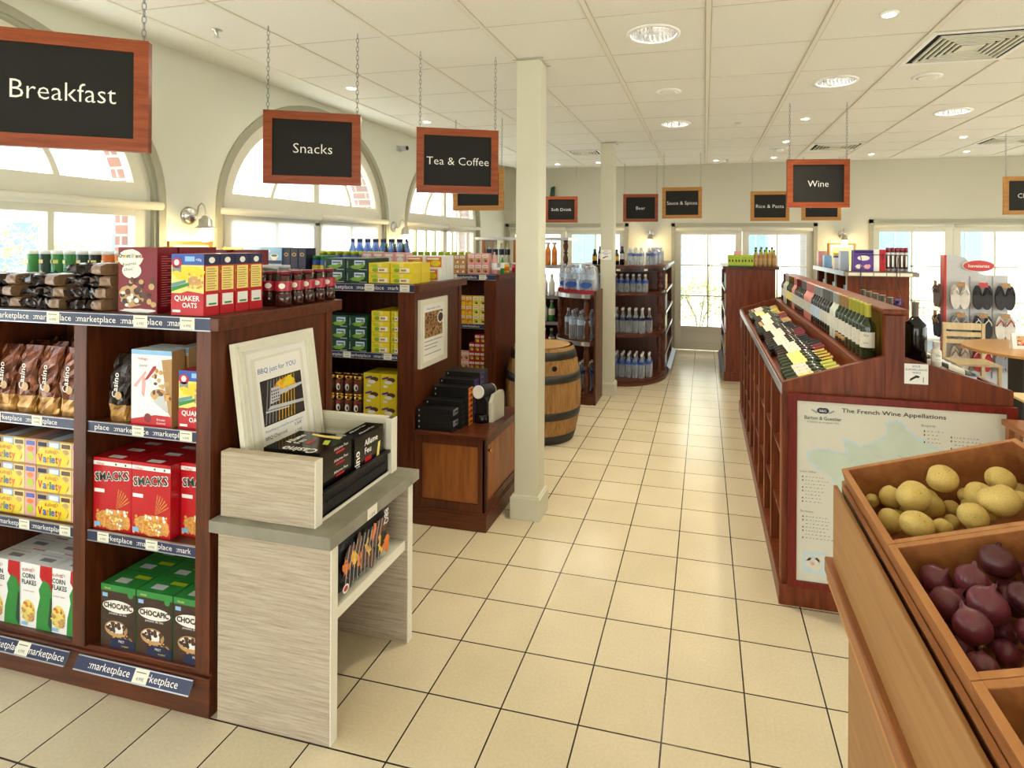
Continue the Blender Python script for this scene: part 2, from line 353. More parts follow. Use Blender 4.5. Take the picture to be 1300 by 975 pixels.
ORD = ['first', 'second', 'third', 'fourth', 'fifth', 'sixth', 'seventh', 'eighth', 'ninth', 'tenth', 'eleventh', 'twelfth', 'thirteenth', 'fourteenth',
       'fifteenth', 'sixteenth', 'seventeenth', 'eighteenth', 'nineteenth', 'twentieth', 'twenty-first', 'twenty-second', 'twenty-third', 'twenty-fourth', 'twenty-fifth', 'twenty-sixth', 'twenty-seventh', 'twenty-eighth', 'twenty-ninth', 'thirtieth'] + ['thirty-' + q for q in ('first', 'second', 'third', 'fourth', 'fifth', 'sixth', 'seventh', 'eighth', 'ninth')] + ['fortieth', 'forty-first', 'forty-second']
def subpart(mb, name, part_o, thing_o, bev=0.0):
    o = mb.build(name, None, at=tuple(thing_o.location), bev=bev); o.parent = part_o; o.location = (0, 0, 0); return o
def structure(o): o['kind'] = 'structure'; return o

# ------------------------------------------------------------------ room shell
XL, XR, YB, YF, ZC = -3.5, 6.5, 9.5, -3.0, 2.94
m = MB(); m.box(XL - 0.4, YF - 0.3, -0.2, XR + 0.3, YB + 0.3, 0, 'floor_tile'); structure(m.build('floor'))
# ceiling: flat grid, sloping plaster margins at the left wall and towards the back wall
m = MB()
def sl(pts, k='ceiling_margin'): m.add(pts, [(0, 1, 2, 3)], k)
gx0, gy1 = -2.86, 8.3
HOLES = [(-.287, 3.165), (.913, 4.365), (2.113, 5.565), (-.287, 5.565)]      # tiles with a big downlight cut through
GX = [gx0] + [.013 + .6 * k for k in range(-4, 11)] + [XR]; GY = [YF] + [2.865 + .6 * k for k in range(-9, 10)] + [gy1]
for xa, xb in zip(GX[:-1], GX[1:]):
    for ya, yb in zip(GY[:-1], GY[1:]):
        if xb <= xa or yb <= ya: continue
        hc = [h for h in HOLES if xa < h[0] < xb and ya < h[1] < yb]
        if not hc: m.box(xa, ya, ZC, xb, yb, ZC + .25, 'ceiling_tile'); continue
        cx_, cy_ = hc[0]; n = 48; ring = []; sq = []
        for i in range(n):
            a = 2 * PI * i / n; c, s = math.cos(a), math.sin(a); q = .3 / max(abs(c), abs(s)); ring.append((cx_ + .126 * c, cy_ + .126 * s)); sq.append((cx_ + q * c, cy_ + q * s))
        vs = [(x_, y_, ZC) for x_, y_ in ring] + [(x_, y_, ZC) for x_, y_ in sq]; m.add(vs, [(i, (i + 1) % n, n + (i + 1) % n, n + i) for i in range(n)], 'ceiling_tile')
        m.box(xa, ya, ZC + .24, xb, yb, ZC + .25, 'ceiling_tile')
zl, zb = 3.06, 3.085
m.add([(gx0, YF, ZC), (gx0, gy1, ZC), (XL, gy1, zl), (XL, YF, zl), (gx0, YF, ZC + .25), (gx0, gy1, ZC + .25), (XL, gy1, ZC + .25), (XL, YF, ZC + .25)], [(0, 1, 2, 3), (7, 6, 5, 4)], 'ceiling_margin')
m.add([(gx0, gy1, ZC), (XR, gy1, ZC), (XR, YB, zb), (gx0, YB, zb), (gx0, gy1, ZC + .25), (XR, gy1, ZC + .25), (XR, YB, ZC + .25), (gx0, YB, ZC + .25)], [(0, 3, 2, 1), (4, 5, 6, 7)], 'ceiling_tile')
m.add([(gx0, gy1, ZC), (gx0, YB, zb), (XL, YB, 3.18), (XL, gy1, zl), (gx0, gy1, 3.19), (gx0, YB, 3.19), (XL, YB, 3.19), (XL, gy1, 3.19)], [(0, 1, 2, 3), (7, 6, 5, 4)], 'ceiling_margin')
x = 0.013 - 0.6 * 4
while x < XR:                                    # main runners of the suspended grid
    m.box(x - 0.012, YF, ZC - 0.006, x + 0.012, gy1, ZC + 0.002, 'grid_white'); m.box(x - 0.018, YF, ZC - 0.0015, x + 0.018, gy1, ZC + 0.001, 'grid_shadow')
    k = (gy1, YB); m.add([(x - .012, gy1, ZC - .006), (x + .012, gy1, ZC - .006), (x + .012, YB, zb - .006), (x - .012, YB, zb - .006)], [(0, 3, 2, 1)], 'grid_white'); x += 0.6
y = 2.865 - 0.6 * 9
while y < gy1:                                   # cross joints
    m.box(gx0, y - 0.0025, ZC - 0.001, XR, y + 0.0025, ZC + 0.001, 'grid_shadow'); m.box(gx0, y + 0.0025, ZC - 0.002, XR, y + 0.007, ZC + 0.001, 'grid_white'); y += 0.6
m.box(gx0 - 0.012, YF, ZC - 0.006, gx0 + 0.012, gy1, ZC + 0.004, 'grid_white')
m.box(XL - .5, YF - .3, 3.19, XR + .5, YB + .5, 3.25, 'ceiling_margin')
structure(m.build('ceiling'))

ARC = [(-0.83), 1.84, 4.54, 7.21]; RX, RZ, ZS, SILL = 1.135, 0.985, 2.0, 0.25
def arch(cy, rx, rz, z0=ZS, n=36): return [(cy + rx * math.cos(PI - PI * i / n), z0 + rz * math.sin(PI * i / n)) for i in range(n + 1)]
def arch_wall(name, xa, xb, k):
    m = MB(); top = 3.19; ys = [YF - 0.3]
    def slab(pts): m.prism(pts, xa, xb, k, axis='x')
    prev = YF - 0.3
    for c in ARC:
        slab([(prev, 0), (c - RX, 0), (c - RX, top), (prev, top)])
        slab([(c - RX, 0), (c + RX, 0), (c + RX, SILL), (c - RX, SILL)])
        A = arch(c, RX, RZ)
        for (ya, za), (yb, zb_) in zip(A[:-1], A[1:]): slab([(ya, za), (yb, zb_), (yb, top), (ya, top)])
        prev = c + RX
    slab([(prev, 0), (YB + 0.3, 0), (YB + 0.3, top), (prev, top)])
    return structure(m.build(name))
arch_wall('wall_left', XL - 0.12, XL, 'wall_paint')
arch_wall('wall_left_brick', XL - 0.40, XL - 0.1201, 'brick')
def arch_ring(m, cy, r0x, r0z, r1x, r1z, xa, xb, k, zbot=SILL, n=36):
    """arched band between two outlines, with straight legs down to zbot"""
    O = [(cy - r0x, zbot)] + arch(cy, r0x, r0z, n=n) + [(cy + r0x, zbot)]; I = [(cy - r1x, zbot)] + arch(cy, r1x, r1z, n=n) + [(cy + r1x, zbot)]
    for i in range(len(O) - 1): m.prism([O[i], O[i + 1], I[i + 1], I[i]], xa, xb, k, axis='x')
WN = 0
for wi, c in enumerate(ARC):
    WN += 1
    w = thing('window_%d' % WN, None, None, (XL, c, SILL)); w['kind'] = 'structure'; del_cat = None
    m = MB(); arch_ring(m, c, RX + 0.015, RZ + 0.015, RX - 0.035, RZ - 0.035, XL - 0.03, XL + 0.018, 'casing_olive'); arch_ring(m, c, RX - 0.035, RZ - 0.035, RX - 0.055, RZ - 0.055, XL - 0.05, XL + 0.004, 'casing_olive'); m.build('casing', w)
    m = MB(); arch_ring(m, c, RX - 0.055, RZ - 0.055, RX - 0.155, RZ - 0.155, XL - 0.09, XL - 0.03, 'frame_cream')
    m.box(XL - .09, c - 1.08, 1.995, XL - .028, c + 1.08, 2.13, 'frame_cream'); m.box(XL - .09, c - .035, 2.1, XL - .035, c + .035, 2.85, 'frame_cream')
    m.box(XL - .09, c - 1.08, 1.92, XL - .032, c + 1.08, 1.996, 'frame_cream'); m.box(XL - .09, c - .055, SILL, XL - .032, c + .055, 1.94, 'frame_cream')
    for s in (-1, 1): m.box(XL - .09, c + s * 1.05 - .045, SILL, XL - .034, c + s * 1.05 + .045, 1.94, 'frame_cream')
    m.box(XL - .09, c - 1.08, SILL, XL - .03, c + 1.08, SILL + .12, 'frame_cream')
    m.build('window_frame', w)
    m = MB(); arch_ring(m, c, .575, .56, .545, .53, XL - .08, XL - .045, 'frame_cream', zbot=2.12)
    for s in (-1, 1): m.box(XL - .08, c + s * .515 - .016, SILL + .1, XL - .045, c + s * .515 + .016, 1.93, 'frame_cream')
    if wi == 3:
        for s in (-1, 1):
            for q in (.27, .78): m.box(XL - .078, c + s * q - .02, SILL + .1, XL - .044, c + s * q + .02, 1.93, 'frame_cream')
    m.build('glazing_bar', w)
    m = MB(); O = [(c - .98, 2.12)] + arch(c, RX - .15, RZ - .15) + [(c + .98, 2.12)]; m.prism(arch(c, RX - .15, RZ - .15), XL - .068, XL - .064, 'glass', axis='x'); m.box(XL - .068, c - 1.04, SILL + .1, XL - .064, c + 1.04, 1.94, 'glass'); m.build('pane', w)
    m = MB()
    for a, b in ((c - 1.12, c - .01), (c + .01, c + 1.12)):
        m.tube([(XL + .012, a, 1.99), (XL + .012, b, 1.99)], .028, 'frame_cream', 12)
    m.build('blind_roller', w)
    if wi == 2:
        m = MB()
        for a, b in ((c - 1.09, c - .03), (c + .03, c + 1.09)): m.box(XL - .022, a, .9, XL - .020, b, 1.97, 'window_blind')
        m.build('roller_blind', w)
# back wall
OPEN = [(-3.46, -1.27, 2.10, 0.0), (-0.53, 1.72, 2.10, 0.0), (2.48, 4.78, 2.15, 0.0)]
m = MB(); prev = XL - .4
for a, b, zt, z0 in OPEN:
    m.box(prev, YB, 0, a, YB + .25, 3.19, 'wall_paint_back'); m.box(a, YB, zt, b, YB + .25, 3.19, 'wall_paint_back'); prev = b
m.box(prev, YB, 0, XR + .3, YB + .25, 3.19, 'wall_paint_back'); structure(m.build('wall_back'))
for a, b, zt, z0 in OPEN:
    WN += 1; nm = 'door_1' if a == -0.53 else 'window_%d' % WN
    w = thing(nm, None, None, ((a + b) / 2, YB, 0)); w['kind'] = 'structure'; cx = (a + b) / 2
    m = MB()
    for q0, q1, z0_, z1_ in ((a - .01, a + .05, 0, zt + .01), (b - .05, b + .01, 0, zt + .01), (a - .01, b + .01, zt - .045, zt + .012)): m.box(q0, YB - .02, z0_, q1, YB + .05, z1_, 'casing_olive')
    m.build('casing', w)
    m = MB(); m.box(a + .05, YB + .0, zt - .13, b - .05, YB + .06, zt - .045, 'frame_cream'); m.tube([(a + .06, YB - .01, zt - .085), (cx - .01, YB - .01, zt - .085)], .026, 'frame_cream', 10); m.tube([(cx + .01, YB - .01, zt - .085), (b - .06, YB - .01, zt - .085)], .026, 'frame_cream', 10); m.build('blind_box', w)
    for la, lb in ((a + .05, cx - .005), (cx + .005, b - .05)):
        m = MB(); s = .1; gt, gb = zt - .13, .40
        m.box(la, YB + .03, 0.01, la + s, YB + .075, gt + .0, 'frame_cream'); m.box(lb - s, YB + .03, 0.01, lb, YB + .075, gt, 'frame_cream'); m.box(la + s, YB + .03, gt - .05, lb - s, YB + .075, gt, 'frame_cream')
        m.box(la + s, YB + .03, 0.01, lb - s, YB + .075, .13, 'frame_cream'); m.box(la + s, YB + .03, .33, lb - s, YB + .075, gb, 'frame_cream'); m.box(la + s, YB + .045, .13, lb - s, YB + .065, .33, 'frame_cream')
        leaf = m.build('door_leaf' if nm[0] == 'd' else 'window_leaf', w, bev=.004)
        m = MB(); xm = (la + lb) / 2; m.box(xm - .012, YB + .035, gb, xm + .012, YB + .07, gt - .05, 'frame_cream'); h3 = (gt - .05 - gb) / 3
        for q in (1, 2): m.box(la + s, YB + .035, gb + q * h3 - .01, lb - s, YB + .07, gb + q * h3 + .01, 'frame_cream')
        o = m.build('glazing_bar', None, at=tuple(w.location)); o.parent = leaf; o.location = (0, 0, 0)
        m = MB(); m.box(la + s, YB + .05, gb, lb - s, YB + .054, gt - .05, 'glass'); o = m.build('pane', None, at=tuple(w.location)); o.parent = leaf; o.location = (0, 0, 0)
# right and front walls (outside the frame): long shop windows that light the room
m = MB(); m.box(XR, YF - .3, 0, XR + .25, -.6, 3.19, 'wall_paint_back'); m.box(XR, 7.4, 0, XR + .25, YB + .3, 3.19, 'wall_paint_back'); m.box(XR, -.6, 0, XR + .25, 7.4, .25, 'wall_paint_back'); m.box(XR, -.6, 2.45, XR + .25, 7.4, 3.19, 'wall_paint_back'); structure(m.build('wall_right'))
m = MB(); m.box(XL - .4, YF - .25, 0, -3, YF, 3.19, 'wall_paint'); m.box(2.5, YF - .25, 0, XR + .3, YF, 3.19, 'wall_paint'); m.box(-3, YF - .25, 0, 2.5, YF, .25, 'wall_paint'); m.box(-3, YF - .25, 2.05, 2.5, YF, 3.19, 'wall_paint'); structure(m.build('wall_front'))
m = MB()
for i in range(7): yy = -.6 + i * 8 / 6; m.box(XR + .06, yy - .04, .25, XR + .14, yy + .04, 2.45, 'frame_cream')
m.box(XR + .06, -.6, .25, XR + .14, 7.4, .33, 'frame_cream'); m.box(XR + .06, -.6, 2.37, XR + .14, 7.4, 2.45, 'frame_cream'); structure(m.build('window_8'))
m = MB()
for i in range(5): xx = -3 + i * 5.5 / 4; m.box(xx - .04, YF - .14, .25, xx + .04, YF - .06, 2.05, 'frame_cream')
m.box(-3, YF - .14, .25, 2.5, YF - .06, .33, 'frame_cream'); m.box(-3, YF - .14, 1.97, 2.5, YF - .06, 2.05, 'frame_cream'); structure(m.build('window_9'))
m = MB()
for a, b in ((XL, -3.46), (-1.26, -.54), (1.73, 2.47), (4.79, XR)): m.box(a, YB - .018, 0, b, YB, .12, 'frame_cream')
structure(m.build('baseboard_back'))

# ------------------------------------------------------------------ outside
m = MB(); m.box(-40, -30, -.35, 40, 45, -.2, 'pavement'); structure(m.build('ground'))
def facade(name, x0, y0, x1, y1, z1, label, wins, cols=('facade', 'teal', 'window_dark'), axis='y'):
    t = thing(name, label, 'building', ((x0 + x1) / 2, (y0 + y1) / 2, -.2)); m = MB(); m.box(x0, y0, -.2, x1, y1, z1, cols[0]); m.box(x0 - .2, y0 - .2, z1, x1 + .2, y1 + .2, z1 + .15, 'white'); m.build('wall', t)
    for (a, b, z0, zt) in wins:
        m = MB()
        if axis == 'y': m.box(a, y0 - .06, z0, b, y0 - .001, zt, cols[1]); m.box(a + .1, y0 - .075, z0 + .1, b - .1, y0 - .061, zt - .1, cols[2]); m.box((a + b) / 2 - .03, y0 - .09, z0 + .1, (a + b) / 2 + .03, y0 - .0755, zt - .1, cols[1])
        else: m.box(x1 + .001, a, z0, x1 + .06, b, zt, cols[1]); m.box(x1 + .061, a + .1, z0 + .1, x1 + .075, b - .1, zt - .1, cols[2])
        m.build('window', t)
    return t
facade('shop_building', -6, 19, 2.6, 24, 5, 'white clapboard building with teal doors seen through the back door', [(-1.6, -.7, -.1, 2.4), (-4.6, -3.6, -.1, 2.4), (1.2, 2.0, .8, 2.2)])
facade('shop_building', 3.4, 17, 16, 22, 5.5, 'white clapboard building with teal windows behind the sandal rack', [(4.6, 5.5, .9, 2.5), (6.3, 7.2, -.1, 2.6), (8.4, 9.6, .9, 2.5), (10.6, 11.4, -.1, 2.6), (5.2, 5.9, 3.3, 4.3), (7.6, 8.4, 3.3, 4.3)])
facade('far_building', -26, -8, -20, 24, 3.0, 'pale low building with blue windows beyond the arched windows', [(-4, 0, .8, 2), (3, 8, .8, 2.1), (11, 13, -.1, 2.4), (15, 19, .9, 2.1)], cols=('far_wall', 'pale_blue', 'window_dark'), axis='x')
def bush(name, c, r, h, k, label, n=420, leaf=.06, seed=1, cat='bush'):
    R = random.Random(seed); m = MB(); pts = []
    for i in range(n):
        a, b = R.uniform(0, 2 * PI), math.acos(R.uniform(-.6, 1)); q = R.uniform(.72, 1.0) * (1 + .12 * math.sin(5 * a) * math.sin(3 * b))
        p = Vector((c[0] + r * q * math.sin(b) * math.cos(a), c[1] + r * q * math.sin(b) * math.sin(a), c[2] + h / 2 + h / 2 * q * math.cos(b)))
        d = Vector((R.uniform(-1, 1), R.uniform(-1, 1), R.uniform(-.4, 1))).normalized(); e = d.cross(Vector((R.uniform(-1, 1), R.uniform(-1, 1), R.uniform(-1, 1)))).normalized()
        L = leaf * R.uniform(.7, 1.3); m.add([p - e * L * .4, p + d * L * .5 + e * 0, p + e * L * .4, p + d * L], [(0, 1, 3), (1, 2, 3)], k)
    t = thing(name, label, cat, (c[0], c[1], -.2)); m.build('foliage', t)
    m = MB()
    for i in range(5):
        a = i * 1.25; m.tube([(c[0], c[1], -.2), (c[0] + .15 * r * math.cos(a), c[1] + .15 * r * math.sin(a), c[2] + h * .35), (c[0] + .55 * r * math.cos(a), c[1] + .55 * r * math.sin(a), c[2] + h * .7)], .015, 'bark', 5)
    m.build('stem', t); return t
bush('bush', (-.1, 12.0, -.2), .62, 1.25, 'leaves_out', 'leafy green bush outside the glazed back door', 900, .09, 3)
bush('bush', (1.6, 12.6, -.2), .8, 1.0, 'leaves_out', 'low green bush outside, right half of the glazed back door', 700, .09, 4)
bush('bush', (3.45, 11.9, -.2), .6, 1.3, 'leaves_out', 'green bush outside, left of the sandal rack', 900, .09, 5)
bush('bush', (5.0, 12.2, -.2), .8, 1.35, 'leaves_out', 'green bush outside, right of the sandal rack', 900, .09, 6)
bush('bush', (-9.2, 5.5, -.2), 1.15, 2.3, 'leaves_pale', 'pale cream bush outside the first arched window', 1500, .12, 7)
bush('tree', (.1, 15.2, 2.0), 1.2, 1.9, 'leaves_out', 'young tree with thin foliage outside the back door', 700, .12, 8, cat='tree')

# ------------------------------------------------------------------ columns
def column(x, y, label):
    t = thing('column', label, 'column', (x, y, 0)); h = .078
    m = MB(); m.box(x - h, y - h, .14, x + h, y + h, ZC - .008, 'post_paint'); m.build('shaft', t, bev=.004)
    m = MB(); m.box(x - .1, y - .1, 0, x + .1, y + .1, .14, 'post_paint'); m.box(x - .092, y - .092, .14, x + .092, y + .092, .152, 'post_paint'); m.build('plinth', t, bev=.004)
    m = MB()
    for s in (-1, 1):
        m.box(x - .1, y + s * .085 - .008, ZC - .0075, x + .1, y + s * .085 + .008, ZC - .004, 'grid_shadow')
    m.build('ceiling_collar', t)
    return t
column(-1.1, 3.485, 'square cream column standing in front of the wooden barrel')
c2 = column(-1.1, 6.49, 'square cream column between the two bottled water displays, farther one')
m = MB(); fr = Fr((-1.178, 6.41, 1.575), (1, 0, 0), (0, 0, 1)); fr.n = Vector((0, -1, 0))
m.rect(fr, .002, 0, .13, .115, 'white', 1); m.txt(fr, 'SOUS', .066, .093, .012, 'ink', 2); m.txt(fr, 'SURVEILLANCE', .066, .074, .010, 'ink', 2, w=.11); m.txt(fr, 'VIDEO', .066, .056, .012, 'ink', 2)
m.poly(fr, [(.03, .012), (.07, .032), (.09, .034), (.094, .042), (.06, .04), (.028, .024)], 'black', 2)
tag(m.build('surveillance_sticker', None, at=(-1.1, 6.41, 1.57)), 'small white video surveillance sticker on the farther column', 'sticker')

# ------------------------------------------------------------------ things in the ceiling
def downlight(x, y, where):
    t = thing('recessed_downlight', 'large round chrome downlight, ' + where, 'ceiling light', (x, y, ZC), group='large chrome downlights')
    m = MB(); m.lathe([(.15, 0.0), (.15, -.006), (.128, -.008), (.1257, -.002)], 'white', 36, caps=False); part(m, 'trim_ring', t)
    m = MB(); seg = 30; prof = [(.1255, -.002), (.122, .04), (.112, .11), (.085, .17)]; vs = []
    for j, (r, z) in enumerate(prof):
        for i in range(seg * 2): a = PI * i / seg; rr = r * (1 - (.035 if i % 2 and j else 0)); vs.append((rr * math.cos(a), rr * math.sin(a), z))
    n = seg * 2; m.add(vs, [(j * n + i, (j + 1) * n + i, (j + 1) * n + (i + 1) % n, j * n + (i + 1) % n) for j in range(3) for i in range(n)], 'chrome'); part(m, 'reflector', t)
    m = MB(); m.lathe([(.09, .168), (.05, .160), (0, .158)], 'lamp_disc', 20); part(m, 'lamp_lens', t)
    for k in range(2):
        m = MB(); m.box(-.112, -.004, .05, .112, .004, .10, 'chrome', M=Matrix.Rotation(PI / 2 * k + .4, 4, 'Z')); part(m, 'baffle', t)
    area_lamp('downlight_lamp', (x, y, ZC + .15), (0, 0, 0), .13, .13, 30, (1, .90, .70), 'DISK'); return t
downlight(-.287, 3.165, 'nearest above the aisle'); downlight(.913, 4.365, 'near the square air vent'); downlight(2.113, 5.565, 'farthest right in the photo'); downlight(-.287, 5.565, 'behind the nearest one, above the middle of the aisle')
def ceil_disc(name, x, y, r, k, label, cat, group, inner=None):
    t = thing(name, label, cat, (x, y, ZC if y < 8.3 else ZC), group=group)
    m = MB(); m.lathe([(r, 0.002), (r, -.006), (r * .8, -.009), (0, -.009)], k, 24); part(m, 'trim_ring', t)
    m = MB(); m.lathe([(r * .72, -.0095), (r * .5, -.012), (0, -.012)], inner or k, 20); part(m, 'lamp_lens' if inner == 'led' else 'cover', t)
    return t
SP = [(.906, 3.144, 'above the aisle near the top edge'), (.901, 5.57, 'beyond the second large downlight'), (.148, 8.063, 'near the back wall above the glazed door'), (.899, 7.95, 'near the back wall, left of the wine sign chain'), (2.074, 7.896, 'near the back wall, right of the wine sign'),
      (3.15, 7.894, 'near the back wall, far right'), (-2.623, 3.752, 'above the snacks sign chain'), (-2.629, 4.957, 'left of the tea and coffee sign'), (2.7, 6.845, 'left of the far right air vent'), (-2.121, 8.0, 'behind the nearer column'), (-1.5, 7.95, 'left of the farther column'), (.893, 6.75, 'straight above the wine sign')]
for x, y, w in SP: ceil_disc('spotlight', x, y, .045, 'white', 'small round recessed ceiling spotlight ' + w, 'ceiling light', 'small ceiling spotlights', 'led'); area_lamp('spotlight_lamp', (x, y, ZC - .02), (0, 0, 0), .06, .06, 2.5, (1, .92, .78), 'DISK')
for x, y, w in [(1.5, 4.372, 'beside the square air vent'), (-.276, 4.377, 'between the two downlights above the aisle')]: ceil_disc('ceiling_speaker', x, y, .095, 'white', 'round white flush ceiling speaker ' + w, 'speaker', 'round ceiling speakers', 'ceiling_tile')
t = ceil_disc('smoke_detector', .885, 7.23, .12, 'white', 'round white ceiling detector with domed centre near the back wall', 'detector', None, 'frame_cream')
m = MB(); m.lathe([(.05, -.01), (.045, -.035), (0, -.045)], 'white', 16); part(m, 'dome', t)
for x, y, w in [(-2.652, 2.57, 'above the gap beside the breakfast sign'), (.309, 5.652, 'above the aisle'), (.297, 8.05, 'near the back wall')]:
    t = thing('sprinkler_head', 'small chrome fire sprinkler head in the ceiling ' + w, 'sprinkler', (x, y, ZC), group='fire sprinkler heads')
    m = MB(); m.lathe([(.028, 0), (.028, -.004), (.01, -.006), (.009, -.02), (.003, -.028), (.003, -.04)], 'steel', 14); part(m, 'body', t)
    m = MB(); m.lathe([(.018, -.040), (.018, -.042)], 'steel', 12); m.box(-.012, -.002, -.04, -.009, .002, -.012, 'steel'); m.box(.009, -.002, -.04, .012, .002, -.012, 'steel'); part(m, 'deflector', t)
def vent(x0, y0, x1, y1, label, n=7):
    cx, cy = (x0 + x1) / 2, (y0 + y1) / 2; t = thing('air_vent', label, 'air vent', (cx, cy, ZC), group='ceiling air vents'); hx, hy = (x1 - x0) / 2, (y1 - y0) / 2
    m = MB(); m.box(-hx, -hy, -.003, hx, hy, .001, 'dark_gap'); part(m, 'duct_opening', t)
    def ring(a, w, z0, z1, k, mm):
        ax, ay = a * hx, a * hy
        for b in ((-ax, -ay, ax, -ay + w), (-ax, ay - w, ax, ay), (-ax, -ay + w, -ax + w, ay - w), (ax - w, -ay + w, ax, ay - w)): mm.box(b[0], b[1], z0, b[2], b[3], z1, k)
    m = MB(); ring(1.0, .028, -.008, -.003, 'white', m); part(m, 'frame', t)
    for i in range(1, n): 
        m = MB(); a = 1 - .09 - i * (.82 / n); ring(a, .012, -.016, -.004, 'frame_cream', m); part(m, 'slat', t)
    m = MB(); m.box(-.05, -.05, -.012, .05, .05, -.004, 'frame_cream'); part(m, 'centre_plate', t)
vent(1.225, 3.475, 1.80, 4.055, 'large square louvred ceiling air vent at the upper right')
vent(1.225, 7.0, 1.79, 7.47, 'square louvred ceiling air vent right of the wine sign chain', 6); vent(-1.72, 6.9, -1.3, 7.25, 'square louvred ceiling air vent behind the farther column', 5); vent(3.0, 6.95, 3.58, 7.4, 'square louvred ceiling air vent at the far right', 6)
# security camera high on the left wall
t = thing('security_camera', 'small grey security camera high on the left wall', 'camera', (XL, 5.9, 2.86))
m = MB(); m.box(0, -.03, -.03, .03, .03, .03, 'light_grey'); part(m, 'wall_plate', t); m = MB(); m.tube([(.03, 0, 0), (.13, -.02, -.0)], .032, 'light_grey', 14); m.tube([(.13, -.02, 0), (.135, -.021, 0)], .024, 'black', 12); part(m, 'housing', t)

# ------------------------------------------------------------------ hanging signs
def link_chain(L):
    m = MB(); n = int(L / .024); s = L / n
    for i in range(n):
        zc = L - (i + .5) * s; h = s * .66; w = .0065; pts = []
        for k in range(10):
            a = 2 * PI * k / 10; u = w * math.cos(a); v = h * math.sin(a); pts.append((u, 0, zc + v) if i % 2 else (0, u, zc + v))
        m.tube(pts, .0016, 'grey', 4, closed=True)
    return m.mesh('chain')
CH = {}
def sign(text, cx, cy, ang, label, light=False, z0=2.08, w=.5, h=.40, size=.055, wt=None, chains=True, grp='hanging department signs'):
    t = thing('hanging_sign', label, 'sign', (cx, cy, z0), ang, grp); k = 'sign_wood_light' if light else 'sign_wood'; f = .045; hw = w / 2; d = .016
    m = MB()
    m.prism([(-hw, 0), (hw, 0), (hw - f, f), (-hw + f, f)], -d, d, k); m.prism([(-hw, h), (-hw + f, h - f), (hw - f, h - f), (hw, h)], -d, d, k)
    m.prism([(-hw, 0), (-hw + f, f), (-hw + f, h - f), (-hw, h)], -d, d, k); m.prism([(hw, 0), (hw, h), (hw - f, h - f), (hw - f, f)], -d, d, k); part(m, 'frame', t, bev=.003)
    m = MB(); m.box(-hw + f, -.006, f, hw - f, .006, h - f, 'chalkboard'); part(m, 'board', t)
    if text:
        m = MB()
        for sgn in (1, -1):
            fr = Fr((0, -.0065 * sgn, h / 2), (sgn, 0, 0), (0, 0, 1)); fr.n = Vector((0, -sgn, 0)); m.txt(fr, text, 0, -size / 2, size, 'letter', 1, w=wt, bold=-.008)
        part(m, 'lettering', t)
    if chains:
        L = ZC - z0 - h + .003; key = round(L, 3)
        if key not in CH: CH[key] = link_chain(L)
        for s in (-1, 1):
            c = bpy.data.objects.new('chain', CH[key]); COL.objects.link(c); c.parent = t; c.location = (s * (hw - .02), 0, h - .005)
    return t
R_ = math.radians
sign('Breakfast', -2.17, 1.483, math.atan2(.53, .85), 'red-brown framed hanging sign reading Breakfast at the upper left', size=.068, wt=.30)
sign('Snacks', -2.12, 2.69, math.atan2(.455, .89), 'red-brown framed hanging sign reading Snacks', size=.056)
sign('Tea & Coffee', -1.5, 3.232, math.atan2(.432, .902), 'red-brown framed hanging sign reading Tea and Coffee', z0=2.07, size=.05, wt=.38)
sign('', -2.09, 4.96, 0.05, 'light wood framed blank hanging sign, half hidden behind the tea and coffee sign', light=True, z0=2.07)
sign('Wine', .91, 4.99, .16, 'red-brown framed hanging sign reading Wine', z0=2.07, size=.055)
sign('Soft Drink', -2.13, 8.28, .1, 'small looking orange-brown framed sign reading Soft Drink between the columns', z0=2.08, size=.045, wt=.31)
sign('Beer', -.9, 8.08, .1, 'red-brown framed hanging sign reading Beer right of the farther column', z0=2.08, size=.05)
sign('Sauce & Spices', -.285, 7.3, .02, 'light wood framed hanging sign reading Sauce and Spices', light=True, z0=2.09, size=.045, wt=.38)
sign('Rice & Pasta', .85, 7.95, .1, 'light wood framed hanging sign reading Rice and Pasta', light=True, z0=2.08, size=.048, wt=.36)
sign('Specialities', 1.51, 8.05, .12, 'light wood framed hanging sign half covered by the wine sign', light=True, z0=2.09, size=.045, wt=.36)
sign('Cleaning', 3.3, 6.8, .05, 'light wood framed hanging sign cut off at the right edge', light=True, z0=2.09, size=.05)
# dark green hanging board between the columns
m = MB(); m.prism([(-2.69, 2.2), (-2.58, 2.2), (-2.56, 2.76), (-2.62, 2.74)], 9.44, 9.4995, 'dark_green')
tag(m.build('banner', None, at=(-2.63, 9.4, 2.2)), 'dark green banner on the back wall behind the soft drink sign', 'banner')

